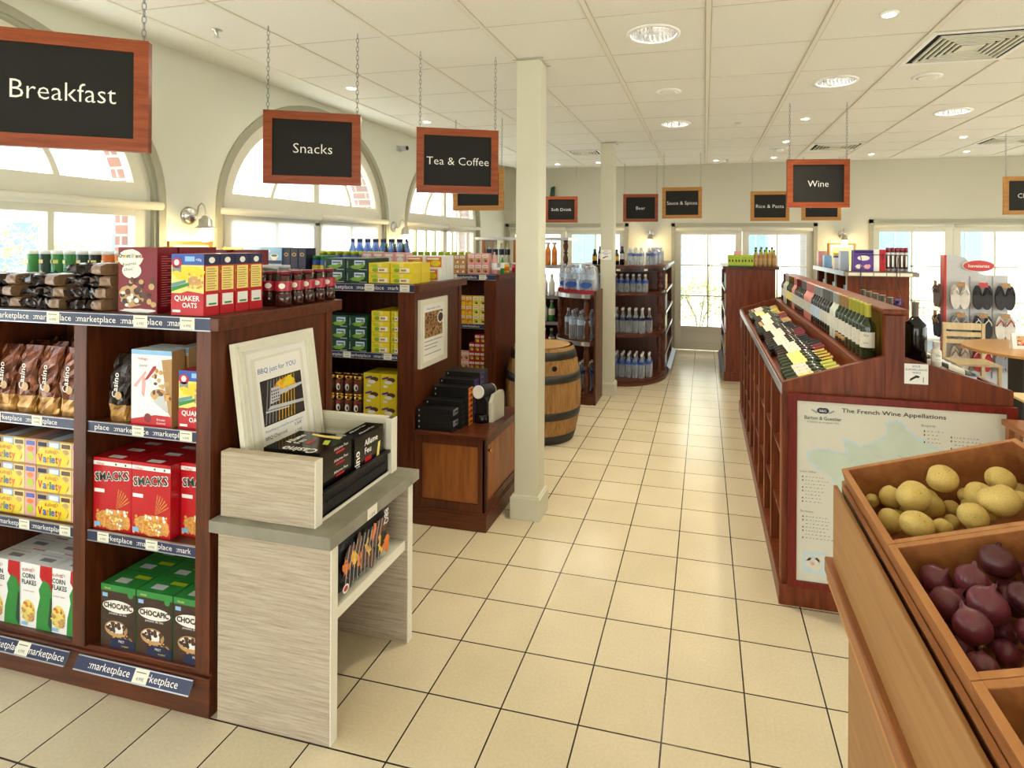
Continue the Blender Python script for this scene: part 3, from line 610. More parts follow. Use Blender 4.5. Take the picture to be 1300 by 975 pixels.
# ------------------------------------------------------------------ wall lamps and the pictures under them
def wall_lamp(loc, rz, label, power=6):
    """gooseneck lamp: local +Y points away from the wall"""
    t = thing('wall_lamp', label, 'wall lamp', loc, rz, 'gooseneck wall lamps')
    m = MB(); T = Matrix.Rotation(-PI / 2, 4, 'X'); m.lathe([(.062, 0), (.06, .012), (.045, .022), (.02, .026), (.012, .03)], 'steel', 24, M=T); part(m, 'wall_plate', t)
    m = MB(); m.tube([(0, .02, -.0), (0, .06, -.005), (0, .075, .02), (0, .085, .065), (0, .11, .085), (0, .137, .065), (0, .145, .02), (0, .145, -.01)], .0055, 'steel', 8); part(m, 'gooseneck', t)
    m = MB(); T = Matrix.Translation((0, .145, 0)); m.lathe([(.012, 0), (.02, -.005), (.026, -.02), (.04, -.028), (.042, -.07), (.052, -.078), (.07, -.088), (.068, -.09), (.04, -.08)], 'steel', 24, M=T, caps=False); sh = part(m, 'shade', t)
    m = MB(); m.ball((0, .145, -.135), .046, .046, .05, 'bulb', 16, 10); part(m, 'globe_bulb', sh)
    d = bpy.data.lights.new('lamp_glow', 'POINT'); d.energy = power; d.color = (1, .78, .42); d.shadow_soft_size = .05
    o = bpy.data.objects.new('lamp_glow', d); COL.objects.link(o); o.parent = t; o.location = (0, .2, -.17)
    return t
wall_lamp((XL, 3.17, 1.94), -PI / 2, 'steel gooseneck wall lamp left of the middle arched window')
wall_lamp((XL, 5.82, 1.94), -PI / 2, 'steel gooseneck wall lamp between the middle and far arched windows')
wall_lamp((-.88, YB, 1.93), PI, 'steel gooseneck wall lamp above the water bottle packs')
wall_lamp((2.09, YB, 1.93), PI, 'steel gooseneck wall lamp between the back door and right window')
def picture(loc, rz, w, h, label):
    t = thing('picture_frame', label, 'picture', loc, rz, 'pictures under the wall lamps'); m = MB(); f = .025
    for b in ((-w / 2, 0, w / 2, f), (-w / 2, h - f, w / 2, h), (-w / 2, f, -w / 2 + f, h - f), (w / 2 - f, f, w / 2, h - f)): m.box(b[0], 0.0, b[1], b[2], .02, b[3], 'sign_wood_light')
    part(m, 'frame', t); m = MB(); m.box(-w / 2 + f, .001, f, w / 2 - f, .008, h - f, 'paper'); m.box(-w / 2 + f + .03, .0085, f + .03, w / 2 - f - .03, .009, h - f - .03, 'pale_yellow'); part(m, 'print', t)
picture((XL, 3.18, 1.33), -PI / 2, .34, .43, 'wood framed picture on the left wall under the lamp')
picture((2.08, YB, 1.36), PI, .38, .43, 'wood framed picture on the back wall under the right lamp')

# ------------------------------------------------------------------ shelving helpers
def price_cards(o, t, fr, h, cards):
    for c in cards:
        m = MB(); m.rect(fr, c, h * .1, c + h * 1.35, h * .98, 'price_card', 3); m.rect(fr, c + h * .15, h * .72, c + h * 1.1, h * .78, 'ink_grey', 4); m.txt(fr, '4.99€', c + h * .68, h * .25, h * .22, 'ink_grey', 4); subpart(m, 'price_card', o, t)
def rail_art(m, fr, w, h, cards=(), words=None, size=None, seed=0):
    """printed price rail on a frame whose origin is the lower-left corner"""
    m.rect(fr, 0, 0, w, h, 'navy', 1); m.rect(fr, 0, h * .93, w, h, 'rail_silver', 2); m.rect(fr, 0, 0, w, h * .09, 'rail_silver', 2)
    s = size or h * .5; step = s * 9.0; x = -step * (.3 + .2 * (seed % 3))
    while x < w:
        if x > -s * .5 and x + s * 8 < w: m.txt(fr, ':marketplace', x, h * .30, s, 'letter', 2, align='l', w=s * 8.0)
        elif x > -s * .5 and w - x > s * 3.6: m.txt(fr, ':mark', x, h * .30, s, 'letter', 2, align='l', w=s * 3.2)
        elif x <= -s * .5 and x + s * 8.0 > s * 3.6: m.txt(fr, 'place', x + s * 4.4 if x + s * 4.4 > s * .2 else s * .2, h * .30, s, 'letter', 2, align='l', w=s * 3.4)
        x += step
    return m
FX = lambda x, y, z: Fr((x, y, z), (1, 0, 0), (0, 0, 1))
FY = lambda x, y, z: Fr((x, y, z), (0, 1, 0), (0, 0, 1))     # faces +x
def gondola(name, label, x0, x1, yf, yb, zt, stiles, shelves, zbase=.165, cat='shelving unit', endmat='mahogany', over=.035, railh=.042, cardset=None, frontonly=False):
    """island shelf with its open side towards -y and its end panel at x1"""
    t = thing(name, label, cat, ((x0 + x1) / 2, (yf + yb) / 2, 0)); ym = (yf + yb) / 2 + (.0 if not frontonly else (yb - yf) / 2 - .02)
    m = MB(); m.box(x0, yf, 0, x1, yb, zbase - .02, 'mahogany_x'); m.box(x0, yf + .012, zbase - .02, x1 - .0, yb, zbase, 'mahogany_x'); m.build('base', t, bev=.003)
    m = MB(); m.box(x0 - .01, yf - .004, zt - .05, x1 + over, yb + .05, zt - .004, 'mahogany_x'); m.box(x0 - .01, yf + .02, zt - .004, x1 + over, yb + .05, zt, 'mahogany_x'); m.build('top_board', t, bev=.006)
    m = MB(); m.box(x1 - .012, yf + .0222, zbase, x1, yb, zt - .05, endmat); m.box(x1 - .012, yb - .03, zbase, x1 + .008, yb + .012, zt - .05, endmat); m.build('end_panel', t)
    m = MB(); m.box(x0, yf + .0222, zbase, x0 + .012, yb, zt - .05, endmat); m.build('end_panel', t)
    m = MB(); m.box(x0 + .0121, ym - .01, zbase, x1 - .012, ym + .01, zt - .05, 'mahogany'); m.build('back_panel', t)
    for a, b in stiles:
        m = MB(); m.box(a, yf, zbase, b, yf + .022, zt - .05, 'mahogany')
        if b < x1 - .03: m.box(b - .03, yf + .022, zbase, b - .0005, ym - .01, zt - .05, 'mahogany'); m.box(b - .004, yf, zbase, b - .0003, yf + .03, zt - .05, 'mahogany')
        m.build('stile', t)
    bays = []; st = sorted(stiles)
    for (a, b), (c, d) in zip(st[:-1], st[1:]): bays.append((b, c))
    m = MB(); fr = FX(x0, yf - .0045, zt - .052); rail_art(m, fr, x1 - x0 + .0, .05, seed=1); m.box(x0, yf - .0043, zt - .052, x1, yf - .001, zt - .002, 'rail_silver'); price_cards(m.build('price_rail', t), t, fr, .05, [x1 - x0 - q for q in (.09, .42, .8, 1.2)] if cardset is None else cardset)
    for zi, z in enumerate(shelves):
        for bi, (a, b) in enumerate(bays):
            m = MB(); m.box(a + .001, yf + .012, z - .02, b - .001, ym - .012, z, 'mahogany_x'); m.build('shelf_board', t)
            m = MB(); m.box(a + .001, yf + .004, z - railh + .004, b - .001, yf + .0115, z + .004, 'rail_silver'); fr = FX(a + .001, yf + .004, z - railh + .004); rail_art(m, fr, b - a - .002, railh, seed=zi + bi); price_cards(m.build('price_rail', t), t, fr, railh, [(b - a) * q for q in ((.42, .85) if (zi + bi) % 2 else (.1, .55))])
    return t, bays
def tilt_plate(t, xa, xb, y, z, h=.05, seed=0):
    m = MB(); fr = Fr((xa, y - .03, z - h), (1, 0, 0), (0, .45, .9)); o = fr
    m.add([fr.p(0, 0, 0), fr.p(xb - xa, 0, 0), fr.p(xb - xa, h, 0), fr.p(0, h, 0), fr.p(0, 0, -.004), fr.p(xb - xa, 0, -.004), fr.p(xb - xa, h, -.004), fr.p(0, h, -.004)], [(0, 1, 2, 3), (7, 6, 5, 4), (0, 4, 5, 1), (1, 5, 6, 2), (2, 6, 7, 3), (3, 7, 4, 0)], 'rail_silver')
    rail_art(m, fr, xb - xa, h, seed=seed); price_cards(m.build('price_plate', t), t, fr, h, [(xb - xa) * .52])

# ------------------------------------------------------------------ packets
def carton(w, d, h, body, art=None, side=None, top=None, sideart=None, topart=None):
    m = MB(); m.box(-w / 2, -d / 2, 0, w / 2, d / 2, h, body)
    if side: m.rect(Fr((w / 2, -d / 2, 0), (0, 1, 0), (0, 0, 1)), 0, 0, d, h, side, 1); m.rect(Fr((-w / 2, d / 2, 0), (0, -1, 0), (0, 0, 1)), 0, 0, d, h, side, 1)
    if top: m.rect(Fr((-w / 2, -d / 2, h), (1, 0, 0), (0, 1, 0)), 0, 0, w, d, top, 1)
    if art: art(m, Fr((-w / 2, -d / 2, 0), (1, 0, 0), (0, 0, 1)), w, h)
    if sideart: sideart(m, Fr((w / 2, -d / 2, 0), (0, 1, 0), (0, 0, 1)), d, h)
    if topart: topart(m, Fr((-w / 2, -d / 2, h), (1, 0, 0), (0, 1, 0)), w, d)
    return m
def scatter(m, fr, a0, b0, a1, b1, n, r, ks, L, seed=1):
    R = random.Random(seed)
    for i in range(n): m.ell(fr, R.uniform(a0, a1), R.uniform(b0, b1), r * R.uniform(.7, 1.3), r * R.uniform(.6, 1.1), R.choice(ks), L + i * .06, n=7)
def art_smacks(m, fr, w, h):
    m.rect(fr, 0, h * .90, w, h * .955, 'white', 1); m.txt(fr, "Kellogg's", w * .2, h * .91, h * .03, 'red', 2); m.ell(fr, w * .6, h * .927, h * .018, h * .018, 'green', 2, 10); m.ell(fr, w * .85, h * .927, h * .018, h * .018, 'green', 2, 10)
    m.txt(fr, 'SMACKS', w * .5, h * .70, h * .125, 'white', 2, w=w * .92, bold=.05, rot=.10); m.txt(fr, 'SMACKS', w * .5, h * .705, h * .115, 'dark_green', 3, w=w * .88, bold=.02, rot=.10)
    m.rect(fr, w * .03, h * .52, w * .3, h * .57, 'white', 2)
    m.blob(fr, w * .55, h * .16, w * .45, h * .15, 'flake', 1, j=.15, seed=4); scatter(m, fr, w * .06, h * .04, w * .94, h * .3, 46, w * .035, ['flake', 'pale_yellow', 'orange', 'white'], 2, 2)
    for i in range(6): a = .5 + i * .18; m.poly(fr, [(w * .6, h * .3), (w * (.6 + .4 * math.cos(a)), h * (.3 + .3 * math.sin(a))), (w * (.62 + .38 * math.cos(a)), h * (.28 + .3 * math.sin(a)))], 'flake', 1)
    m.rect(fr, w * .04, h * .05, w * .2, h * .11, 'sky_blue', 6)
def art_choc(m, fr, w, h):
    m.rect(fr, 0, h * .90, w, h, 'green', 1); m.txt(fr, 'Nestlé', w * .2, h * .925, h * .035, 'pale_yellow', 2); m.rect(fr, w * .05, h * .8, w * .2, h * .86, 'sky_blue', 2); m.ell(fr, w * .86, h * .88, w * .08, h * .05, 'green', 2)
    m.ell(fr, w * .5, h * .66, w * .45, h * .10, 'paper', 1); m.txt(fr, 'CHOCAPIC', w * .5, h * .63, h * .085, 'choc', 3, w=w * .82, bold=.04)
    m.txt(fr, 'pétales de blé', w * .5, h * .53, h * .035, 'white', 2, w=w * .5)
    m.ell(fr, w * .45, h * .3, w * .33, h * .13, 'tan', 1); m.ell(fr, w * .45, h * .32, w * .28, h * .09, 'white', 2); scatter(m, fr, w * .2, h * .25, w * .72, h * .4, 22, w * .05, ['choc', 'brown', 'tan'], 3, 5)
    scatter(m, fr, w * .05, h * .14, w * .95, h * .24, 22, w * .03, ['tan', 'brown', 'flake'], 3, 6)
    m.poly(fr, [(w * .3, 0), (w * 1.0, 0), (w * 1.0, h * .15), (w * .7, h * .18), (w * .3, h * .15)], 'ink_navy', 5); m.txt(fr, 'PRET', w * .62, h * .10, h * .04, 'white', 6); m.txt(fr, 'complet?', w * .72, h * .04, h * .03, 'yellow', 6)
def art_corn(m, fr, w, h):
    m.txt(fr, "Kellogg's", w * .25, h * .88, h * .05, 'red', 2, w=w * .38, rot=.12); m.txt(fr, 'CORN', w * .25, h * .77, h * .075, 'ink', 2, w=w * .4, bold=.02); m.txt(fr, 'FLAKES', w * .27, h * .67, h * .075, 'ink', 2, w=w * .46, bold=.02)
    m.poly(fr, [(w * .62, h), (w, h), (w, h * .6), (w * .72, h * .72), (w * .6, h * .82)], 'red', 1); m.poly(fr, [(w * .5, h * .0), (w, 0), (w, h * .6), (w * .9, h * .74), (w * .72, h * .78), (w * .58, h * .62), (w * .62, h * .5), (w * .52, h * .25)], 'green', 2)
    m.poly(fr, [(w * .88, h * .1), (w, 0), (w, h * .5), (w * .95, h * .55)], 'dark_green', 3)
    m.ell(fr, w * .24, h * .25, w * .22, h * .18, 'pale_yellow', 1); scatter(m, fr, w * .05, h * .1, w * .42, h * .38, 30, w * .045, ['flake', 'pale_yellow', 'tan', 'orange'], 3, 3); m.rect(fr, w * .05, h * .03, w * .25, h * .08, 'sky_blue', 6)
    m.txt(fr, 'la recette originale', w * .26, h * .56, h * .025, 'red', 2, w=w * .35)
def art_special(m, fr, w, h):
    m.rect(fr, 0, h * .94, w, h, 'sky_blue', 1); m.txt(fr, "Kellogg's", w * .3, h * .87, h * .035, 'red', 2)
    m.txt(fr, 'Special', w * .3, h * .78, h * .035, 'ink_grey', 2)
    # the big K as two brush strokes
    m.poly(fr, [(w * .05, h * .52), (w * .12, h * .50), (w * .38, h * .70), (w * .36, h * .73)], 'pink', 1); m.poly(fr, [(w * .26, h * .42), (w * .33, h * .38), (w * .36, h * .55), (w * .33, h * .66), (w * .27, h * .6)], 'pink', 2); m.poly(fr, [(w * .33, h * .6), (w * .42, h * .62), (w * .62, h * .76), (w * .62, h * .80), (w * .55, h * .79)], 'crimson', 3)
    m.poly(fr, [(w * .75, h * .88), (w, h * .9), (w, h * .12), (w * .92, h * .2)], 'kraft', 1); m.ell(fr, w * .7, h * .42, w * .22, h * .08, 'tan', 2); scatter(m, fr, w * .55, h * .36, w * .95, h * .75, 22, w * .05, ['flake', 'tan', 'brown'], 3, 8); m.poly(fr, [(w * .55, h * .33), (w * .8, h * .45), (w * .92, h * .2), (w * .88, h * .2)], 'light_grey', 3)
    m.poly(fr, [(0, 0), (w, 0), (w, h * .15), (w * .6, h * .155), (0, h * .08)], 'red', 2); m.ell(fr, w * .42, h * .11, w * .09, h * .06, 'dark_red', 3); m.txt(fr, 'Bracelet', w * .75, h * .085, h * .03, 'white', 4); m.txt(fr, "d'activité", w * .75, h * .04, h * .03, 'white', 4)
def art_oats(m, fr, w, h):
    m.rect(fr, 0, h * .82, w, h, 'blue', 1); m.ell(fr, w * .17, h * .85, w * .16, h * .085, 'red', 3); m.ell(fr, w * .17, h * .86, w * .08, h * .05, 'white', 4); m.poly(fr, [(w * .03, h * .80), (w * .31, h * .80), (w * .31, h * .70), (w * .17, h * .73), (w * .03, h * .70)], 'grey', 3)
    m.rect(fr, w * .42, h * .88, w * .72, h * .96, 'sky_blue', 2); m.txt(fr, '+50g', w * .84, h * .89, h * .04, 'white', 2)
    m.rect(fr, 0, h * .36, w, h * .82, 'pale_yellow', 1); m.blob(fr, w * .55, h * .68, w * .5, h * .12, 'yellow', 2, j=.1); m.poly(fr, [(0, h * .38), (w * .62, h * .50), (w * .62, h * .55), (0, h * .45)], 'green', 3); m.poly(fr, [(0, h * .45), (w * .45, h * .53), (w * .45, h * .58), (0, h * .52)], 'teal', 3)
    m.ell(fr, w * .72, h * .56, w * .2, h * .08, 'tan', 4); scatter(m, fr, w * .55, h * .45, w * .98, h * .68, 30, w * .04, ['flake', 'tan', 'pale_yellow'], 5, 9)
    m.poly(fr, [(0, 0), (w, 0), (w, h * .36), (w * .5, h * .40), (0, h * .30)], 'red', 4); m.txt(fr, 'QUAKER', w * .5, h * .24, h * .085, 'white', 6, w=w * .78, bold=.02); m.txt(fr, 'OATS', w * .58, h * .13, h * .08, 'white', 6, w=w * .45, bold=.02); m.rect(fr, w * .05, h * .05, w * .3, h * .09, 'white', 6)
def side_oats(m, fr, w, h):
    m.rect(fr, 0, 0, w, h, 'red', 1); m.rect(fr, 0, h * .82, w, h, 'ink_navy', 2); m.ell(fr, w * .5, h * .90, w * .2, h * .05, 'paper', 3); m.rect(fr, w * .1, h * .40, w * .92, h * .80, 'pale_yellow', 2); m.rect(fr, w * .15, h * .15, w * .9, h * .34, 'paper', 2)
    for i in range(9): m.rect(fr, w * .18, h * (.43 + .04 * i), w * (.8 if i % 2 else .7), h * (.445 + .04 * i), 'kraft', 3)
    m.rect(fr, w * .3, h * .17, w * .8, h * .2, 'green', 3)
def art_crunch(m, fr, w, h):
    m.blob(fr, w * .32, h * .83, w * .33, h * .14, 'paper', 1, j=.10, seed=9); m.ell(fr, w * .35, h * .64, w * .25, h * .12, 'paper', 1.5)
    for i, (ch, c) in enumerate(zip('Croustillants', ['green', 'blue', 'orange', 'yellow', 'green', 'blue', 'orange', 'green', 'yellow', 'blue', 'orange', 'green', 'red'])): m.txt(fr, ch, w * (.05 + .048 * i), h * .84, h * .06, c, 3, bold=.04)
    m.txt(fr, 'Fourrés', w * .3, h * .72, h * .05, 'ink', 3, w=w * .34, rot=.1); m.txt(fr, "choc'", w * .28, h * .64, h * .05, 'ink', 3, w=w * .26, rot=.1)
    m.blob(fr, w * .35, h * .25, w * .32, h * .18, 'tan', 1, j=.1, seed=2); scatter(m, fr, w * .1, h * .12, w * .95, h * .5, 34, w * .07, ['brown', 'choc', 'tan', 'brown'], 2, 11); scatter(m, fr, w * .1, h * .06, w * .5, h * .3, 8, w * .05, ['white'], 5, 12); m.blob(fr, w * .5, h * .03, w * .45, h * .03, 'white', 3, seed=5)
def side_crunch(m, fr, w, h):
    for i in range(22): m.rect(fr, w * .2, h * (.1 + .036 * i), w * (.75 if i % 3 else .5), h * (.108 + .036 * i), 'pink', 1)
def art_variety(m, fr, w, h):
    cw = w / 4; cols = ['tan', 'sky_blue', 'pale_yellow', 'pink']
    for i in range(4): m.rect(fr, i * cw + .002, h * .05, (i + 1) * cw - .002, h * .95, cols[i], 1); m.rect(fr, i * cw + .008, h * .74, (i + 1) * cw - .008, h * .9, ['ink_navy', 'white', 'brown', 'blue'][i], 2); m.ell(fr, (i + .5) * cw, h * .6, cw * .3, h * .1, ['pale_yellow', 'red', 'tan', 'orange'][i], 3, 8); m.ell(fr, (i + .5) * cw, h * .3, cw * .3, h * .18, ['orange', 'blue', 'flake', 'lime'][i], 2, 10)
    m.poly(fr, [(w * .0, h * .04), (w * .62, h * .04), (w * .70, h * .40), (w * .52, h * .68), (w * .3, h * .76), (w * .08, h * .62), (w * .0, h * .4)], 'yellow', 4); m.txt(fr, "Kellogg's", w * .34, h * .52, h * .14, 'red', 5, w=w * .28, rot=.1)
    x = w * .04
    for ch, c, ww in zip('Variety', ['red', 'blue', 'orange', 'green', 'blue', 'red', 'orange'], [.11, .085, .055, .04, .085, .055, .09]): m.txt(fr, ch, x, h * .16, h * .30, c, 6, align='l', w=w * ww * .9, bold=.03); x += w * ww
def pouch_mesh(w, d, h, k, txt=None, band=None, seed=1, flip=False, trim='foil_gold'):
    R = random.Random(seed); m = MB(); nz, na = 12, 24; vs = []
    for j in range(nz + 1):
        t = j / nz; pin = 1 - max(0, (t - .55) / .45) ** 1.3 * .93; ww = w * (1 + .10 * math.sin(PI * t) - .04); dd = d * pin
        for i in range(na):
            a = 2 * PI * i / na; c, s = math.cos(a), math.sin(a); e = .45
            x = ww / 2 * math.copysign(abs(c) ** e, c); y = dd / 2 * math.copysign(abs(s) ** e, s); q = .006 if 0 < j < nz else 0
            vs.append((x + R.uniform(-q, q) * .5, y + R.uniform(-q, q), h * t + (R.uniform(-.003, .003) if 0 < j < nz else 0)))
    fs = [(j * na + i, j * na + (i + 1) % na, (j + 1) * na + (i + 1) % na, (j + 1) * na + i) for j in range(nz) for i in range(na)]
    lo = [f for n_, f in enumerate(fs) if n_ // na < 3]; hi = [f for n_, f in enumerate(fs) if n_ // na >= 3]
    m.add(vs, hi + [tuple(nz * na + i for i in range(na))], k); m.add(vs, lo + [tuple(reversed(range(na)))], trim)
    fr = Fr((-w / 2, -d / 2 - .008, 0), (1, 0, 0), (0, 0, 1))
    if txt: m.txt(fr, txt, w * .60, h * .55, w * .26, 'letter', 2, rot=PI / 2 - .12, bold=.01)
    if band: m.ell(fr, w * .62, h * .4, w * .17, w * .16, band, 2, 14)
    return m
def stock(name, me, pts, label, cat, group, rz=0.0, jit=0.0, rot=None):
    R = random.Random(hash(group) % 999 if False else len(group)); out = []
    for i, p in enumerate(pts):
        lb = label(i, p) if callable(label) else label
        out.append(place(name, me, (p[0], p[1], p[2]), rot or (0, 0, rz + R.uniform(-jit, jit)), lb, cat, group))
    return out
def grid(xs, ys, zs): return [(x, y, z) for z in zs for y in ys for x in xs]
def rowlab(desc, nx, ny=1, nz=1, tail=''):
    def f(i, p):
        a = i % nx; b = (i // nx) % ny; c = i // (nx * ny); s = desc
        if nz > 1: s += ', ' + ['bottom', 'second', 'third', 'fourth', 'fifth', 'sixth'][c] + ' layer'
        if ny > 1: s += ', ' + (['front', 'second', 'third', 'fourth', 'fifth', 'sixth'][b]) + ' row'
        if nx > 1: s += ', ' + ORD[a] + ' from left'
        return s + tail
    return f

# ================================================================== breakfast shelf (front left)
Y1 = 1.693
g1, bays = gondola('display_shelf', 'long dark mahogany island shelf full of breakfast cereals at the front left', -3.42, -1.764, Y1, 2.36, 1.48, [(-1.829, -1.764), (-2.423, -2.326 - .03), (-2.99, -2.93), (-3.42, -3.37)], [.62, 1.048], cardset=[.10, .52, .86, 1.30, 1.52])
tilt_plate(g1, -2.372, -1.822, Y1 - .004, .148, .05, 2); tilt_plate(g1, -2.97, -2.42, Y1 - .004, .148, .05, 1)
EPS = .0006
me = carton(.188, .07, .283, 'red', art_smacks, topart=lambda m, fr, w, d: (m.rect(fr, w * .3, d * .15, w * .68, d * .5, 'white', 1), m.rect(fr, w * .1, d * .6, w * .4, d * .8, 'crimson', 1))).mesh('cereal_carton')
xs = [-2.259, -2.066, -1.873 + .0]; xs = [-2.2575, -2.066, -1.8745]
stock('cereal_carton', me, grid(xs[:2], [1.752, 1.826, 1.9, 1.974], [.62 + EPS]) , rowlab('red carton of honey wheat puffs on the middle shelf', 2, 4), 'cereal box', 'red wheat puff cartons', jit=.01)
me2 = carton(.095, .07, .283, 'red', None).mesh('x')
# third column is partly behind the end stile
stock('cereal_carton', me, [(-1.8745 - .0, y, .62 + EPS) for y in (1.792, 1.866, 1.94)], lambda i, p: 'red carton of wheat puffs beside the end stile, %s row' % ['front', 'second', 'third'][i], 'cereal box', 'red wheat puff cartons')
me = carton(.172, .095, .243, 'choc', art_choc, side='green', top='green', topart=lambda m, fr, w, d: (m.rect(fr, w * .25, d * .2, w * .6, d * .5, 'light_grey', 2), m.rect(fr, w * .55, d * .6, w * .95, d * .8, 'lime', 2))).mesh('cereal_carton')
stock('cereal_carton', me, grid([-2.225, -2.047, -1.869], [1.765, 1.865, 1.965], [.165 + EPS]), rowlab('brown and green chocolate cereal carton, bottom shelf', 3, 3), 'cereal box', 'chocolate cereal cartons', jit=.0)
me = carton(.194, .055, .292, 'white', art_special, side='kraft').mesh('cereal_carton')
stock('cereal_carton', me, [(-2.062, 1.74, 1.048 + EPS), (-1.945, 1.87, 1.048 + EPS), (-2.062, 1.81, 1.048 + EPS)], lambda i, p: 'white slimming cereal carton with pink strokes, ' + ['frontmost', 'at the rear right', 'second from front'][i], 'cereal box', 'white slimming cereal cartons')
oats_small = carton(.142, .07, .222, 'red', art_oats, sideart=side_oats).mesh('cereal_carton')
place('cereal_carton', oats_small, (-1.8685, 1.755, 1.048 + EPS), (0, 0, 0), 'red and blue oats carton on the upper shelf beside the end stile', 'cereal box')
pm = [pouch_mesh(.10, .075, .262, 'foil_dark', 'Casino', 'tan', s).mesh('coffee_pouch') for s in (1, 2)]
stock('foil_pouch', pm[0], [(-2.245 + .0, 1.765, 1.048 + EPS), (-2.245, 1.86, 1.048 + EPS), (-2.245, 1.955, 1.048 + EPS)], lambda i, p: 'dark foil pouch left of the white carton, %s of three' % ['frontmost', 'middle', 'rearmost'][i], 'food pouch', 'dark foil pouches on the upper shelf')
# left bay
me = carton(.172, .085, .262, 'white', art_corn, topart=lambda m, fr, w, d: (m.rect(fr, w * .35, d * .3, w * .75, d * .55, 'grey', 1), m.rect(fr, w * .1, d * .7, w * .8, d * .76, 'light_grey', 1))).mesh('cereal_carton')
stock('cereal_carton', me, grid([-2.838, -2.66, -2.508 - .02 + .0][:2] + [-2.4955 - .0], [1.765, 1.855, 1.945], [.165 + EPS])[:9], rowlab('white and green corn flakes carton, bottom shelf', 3, 3), 'cereal box', 'corn flakes cartons', jit=.0)
me = carton(.252, .13, .107, 'kraft', art_variety, topart=lambda m, fr, w, d: [m.rect(fr, w * .25 * i + .004, .004, w * .25 * (i + 1) - .004, d - .004, ['grey', 'pale_blue', 'kraft', 'pink'][i], 1) for i in range(4)]).mesh('cereal_multipack')
stock('cereal_multipack', me, grid([-2.795, -2.5405 - .0], [1.79, 1.925], [.62 + EPS, .728 + EPS, .836 + EPS]), rowlab('small cereal variety multipack', 2, 2, 3), 'cereal box', 'cereal variety multipacks')
pb = [pouch_mesh(.108, .075, .272, 'foil_brown', 'Casino', 'tan', s).mesh('foil_pouch') for s in (3, 4, 5, 6)]
k = 0
for j, y in enumerate((1.765, 1.86, 1.955)):
    for i, x in enumerate((-2.855, -2.736, -2.617, -2.498)):
        mm = pb[k % 4]; k += 1
        place('foil_pouch', mm, (x - .002, y, 1.048 + EPS), (0, 0, 0), 'brown foil pouch on the upper left shelf, %s row, %s from left' % (['front', 'second', 'third'][j], ORD[i]), 'food pouch', 'brown foil pouches')
# on top
T1 = 1.48 + EPS
me = carton(.192, .085, .255, 'dark_red', art_crunch, sideart=side_crunch).mesh('cereal_carton')
stock('cereal_carton', me, [(-2.157, 1.775, T1), (-2.22, 2.02, T1), (-2.157, 1.87, T1)], lambda i, p: 'large dark red filled cereal carton, ' + ['front one on top of the breakfast shelf', 'rear one on top of the breakfast shelf', 'middle one on top of the breakfast shelf'][i], 'cereal box', 'large dark red cereal cartons')
me = carton(.15, .068, .232, 'red', art_oats, sideart=side_oats).mesh('cereal_carton')
stock('cereal_carton', me, [(-1.892, 1.745 + .072 * i, T1) for i in range(4)], lambda i, p: 'red and blue oats carton on the shelf top, %s' % ['frontmost', 'second from front', 'third from front', 'rearmost'][i], 'cereal box', 'oats cartons on the shelf top', jit=.01)
me = carton(.14, .07, .24, 'dark_red', None, topart=lambda m, fr, w, d: m.rect(fr, w * .2, d * .3, w * .8, d * .7, 'crimson', 1)).mesh('cereal_carton')
stock('cereal_carton', me, [(-2.49, 2.29, T1), (-2.33, 2.29, T1), (-2.17, 2.31, T1)], rowlab('plain dark red carton behind the oats cartons on the shelf top', 3), 'cereal box', 'dark red cartons at the rear')
# brioche style bags lying in piles
def bag_mesh(L, D, H, seed):
    R = random.Random(seed); m = MB(); nx, na = 12, 18; vs = []
    for j in range(nx + 1):
        t = j / nx; pin = 1 if t > .3 else .35 + .65 * (t / .3) ** .8
        for i in range(na):
            a = 2 * PI * i / na; c, s = math.cos(a), math.sin(a); e = .5
            q = .010 if t < .7 else .002
            y = D / 2 * (.9 + .1 * pin) * math.copysign(abs(c) ** e, c); z = H / 2 + H / 2 * pin * math.copysign(abs(s) ** e, s)
            z = max(0.0, z + R.uniform(-q, q)); z = min(H, z)
            vs.append((-L / 2 + L * t, y + R.uniform(-q, q), z if not (t < .3) else min(H, max(0, z))))
    fs = [(j * na + i, j * na + (i + 1) % na, (j + 1) * na + (i + 1) % na, (j + 1) * na + i) for j in range(nx) for i in range(na)]
    m.add(vs, [tuple(range(na))] + [f for n_, f in enumerate(fs) if n_ // na < 9], 'foil_dark', smooth=False); m.add(vs, [f for n_, f in enumerate(fs) if n_ // na >= 9] + [tuple(reversed([nx * na + i for i in range(na)]))], 'bag_end')
    return m.mesh('foil_bag')
bm = [bag_mesh(.212, .13, .047, s) for s in range(5)]
for a, (x, n, y) in enumerate([(-2.395, 4, 1.775), (-2.63, 3, 1.77), (-2.865, 3, 1.77), (-3.1, 3, 1.77)]):
    for i in range(n): place('foil_bag', bm[(a + i) % 5], (x + .012 * ((i * 7 + a) % 3 - 1), y, T1 + i * .0475), (0, 0, .06 * ((i + a) % 3 - 1)), 'brown foil bag, %s in %s pile from right' % (['bottom', 'second', 'third', 'top'][i] if n == 4 or i < 3 else 'top', ORD[a]), 'food bag', 'foil bags lying on the breakfast shelf')
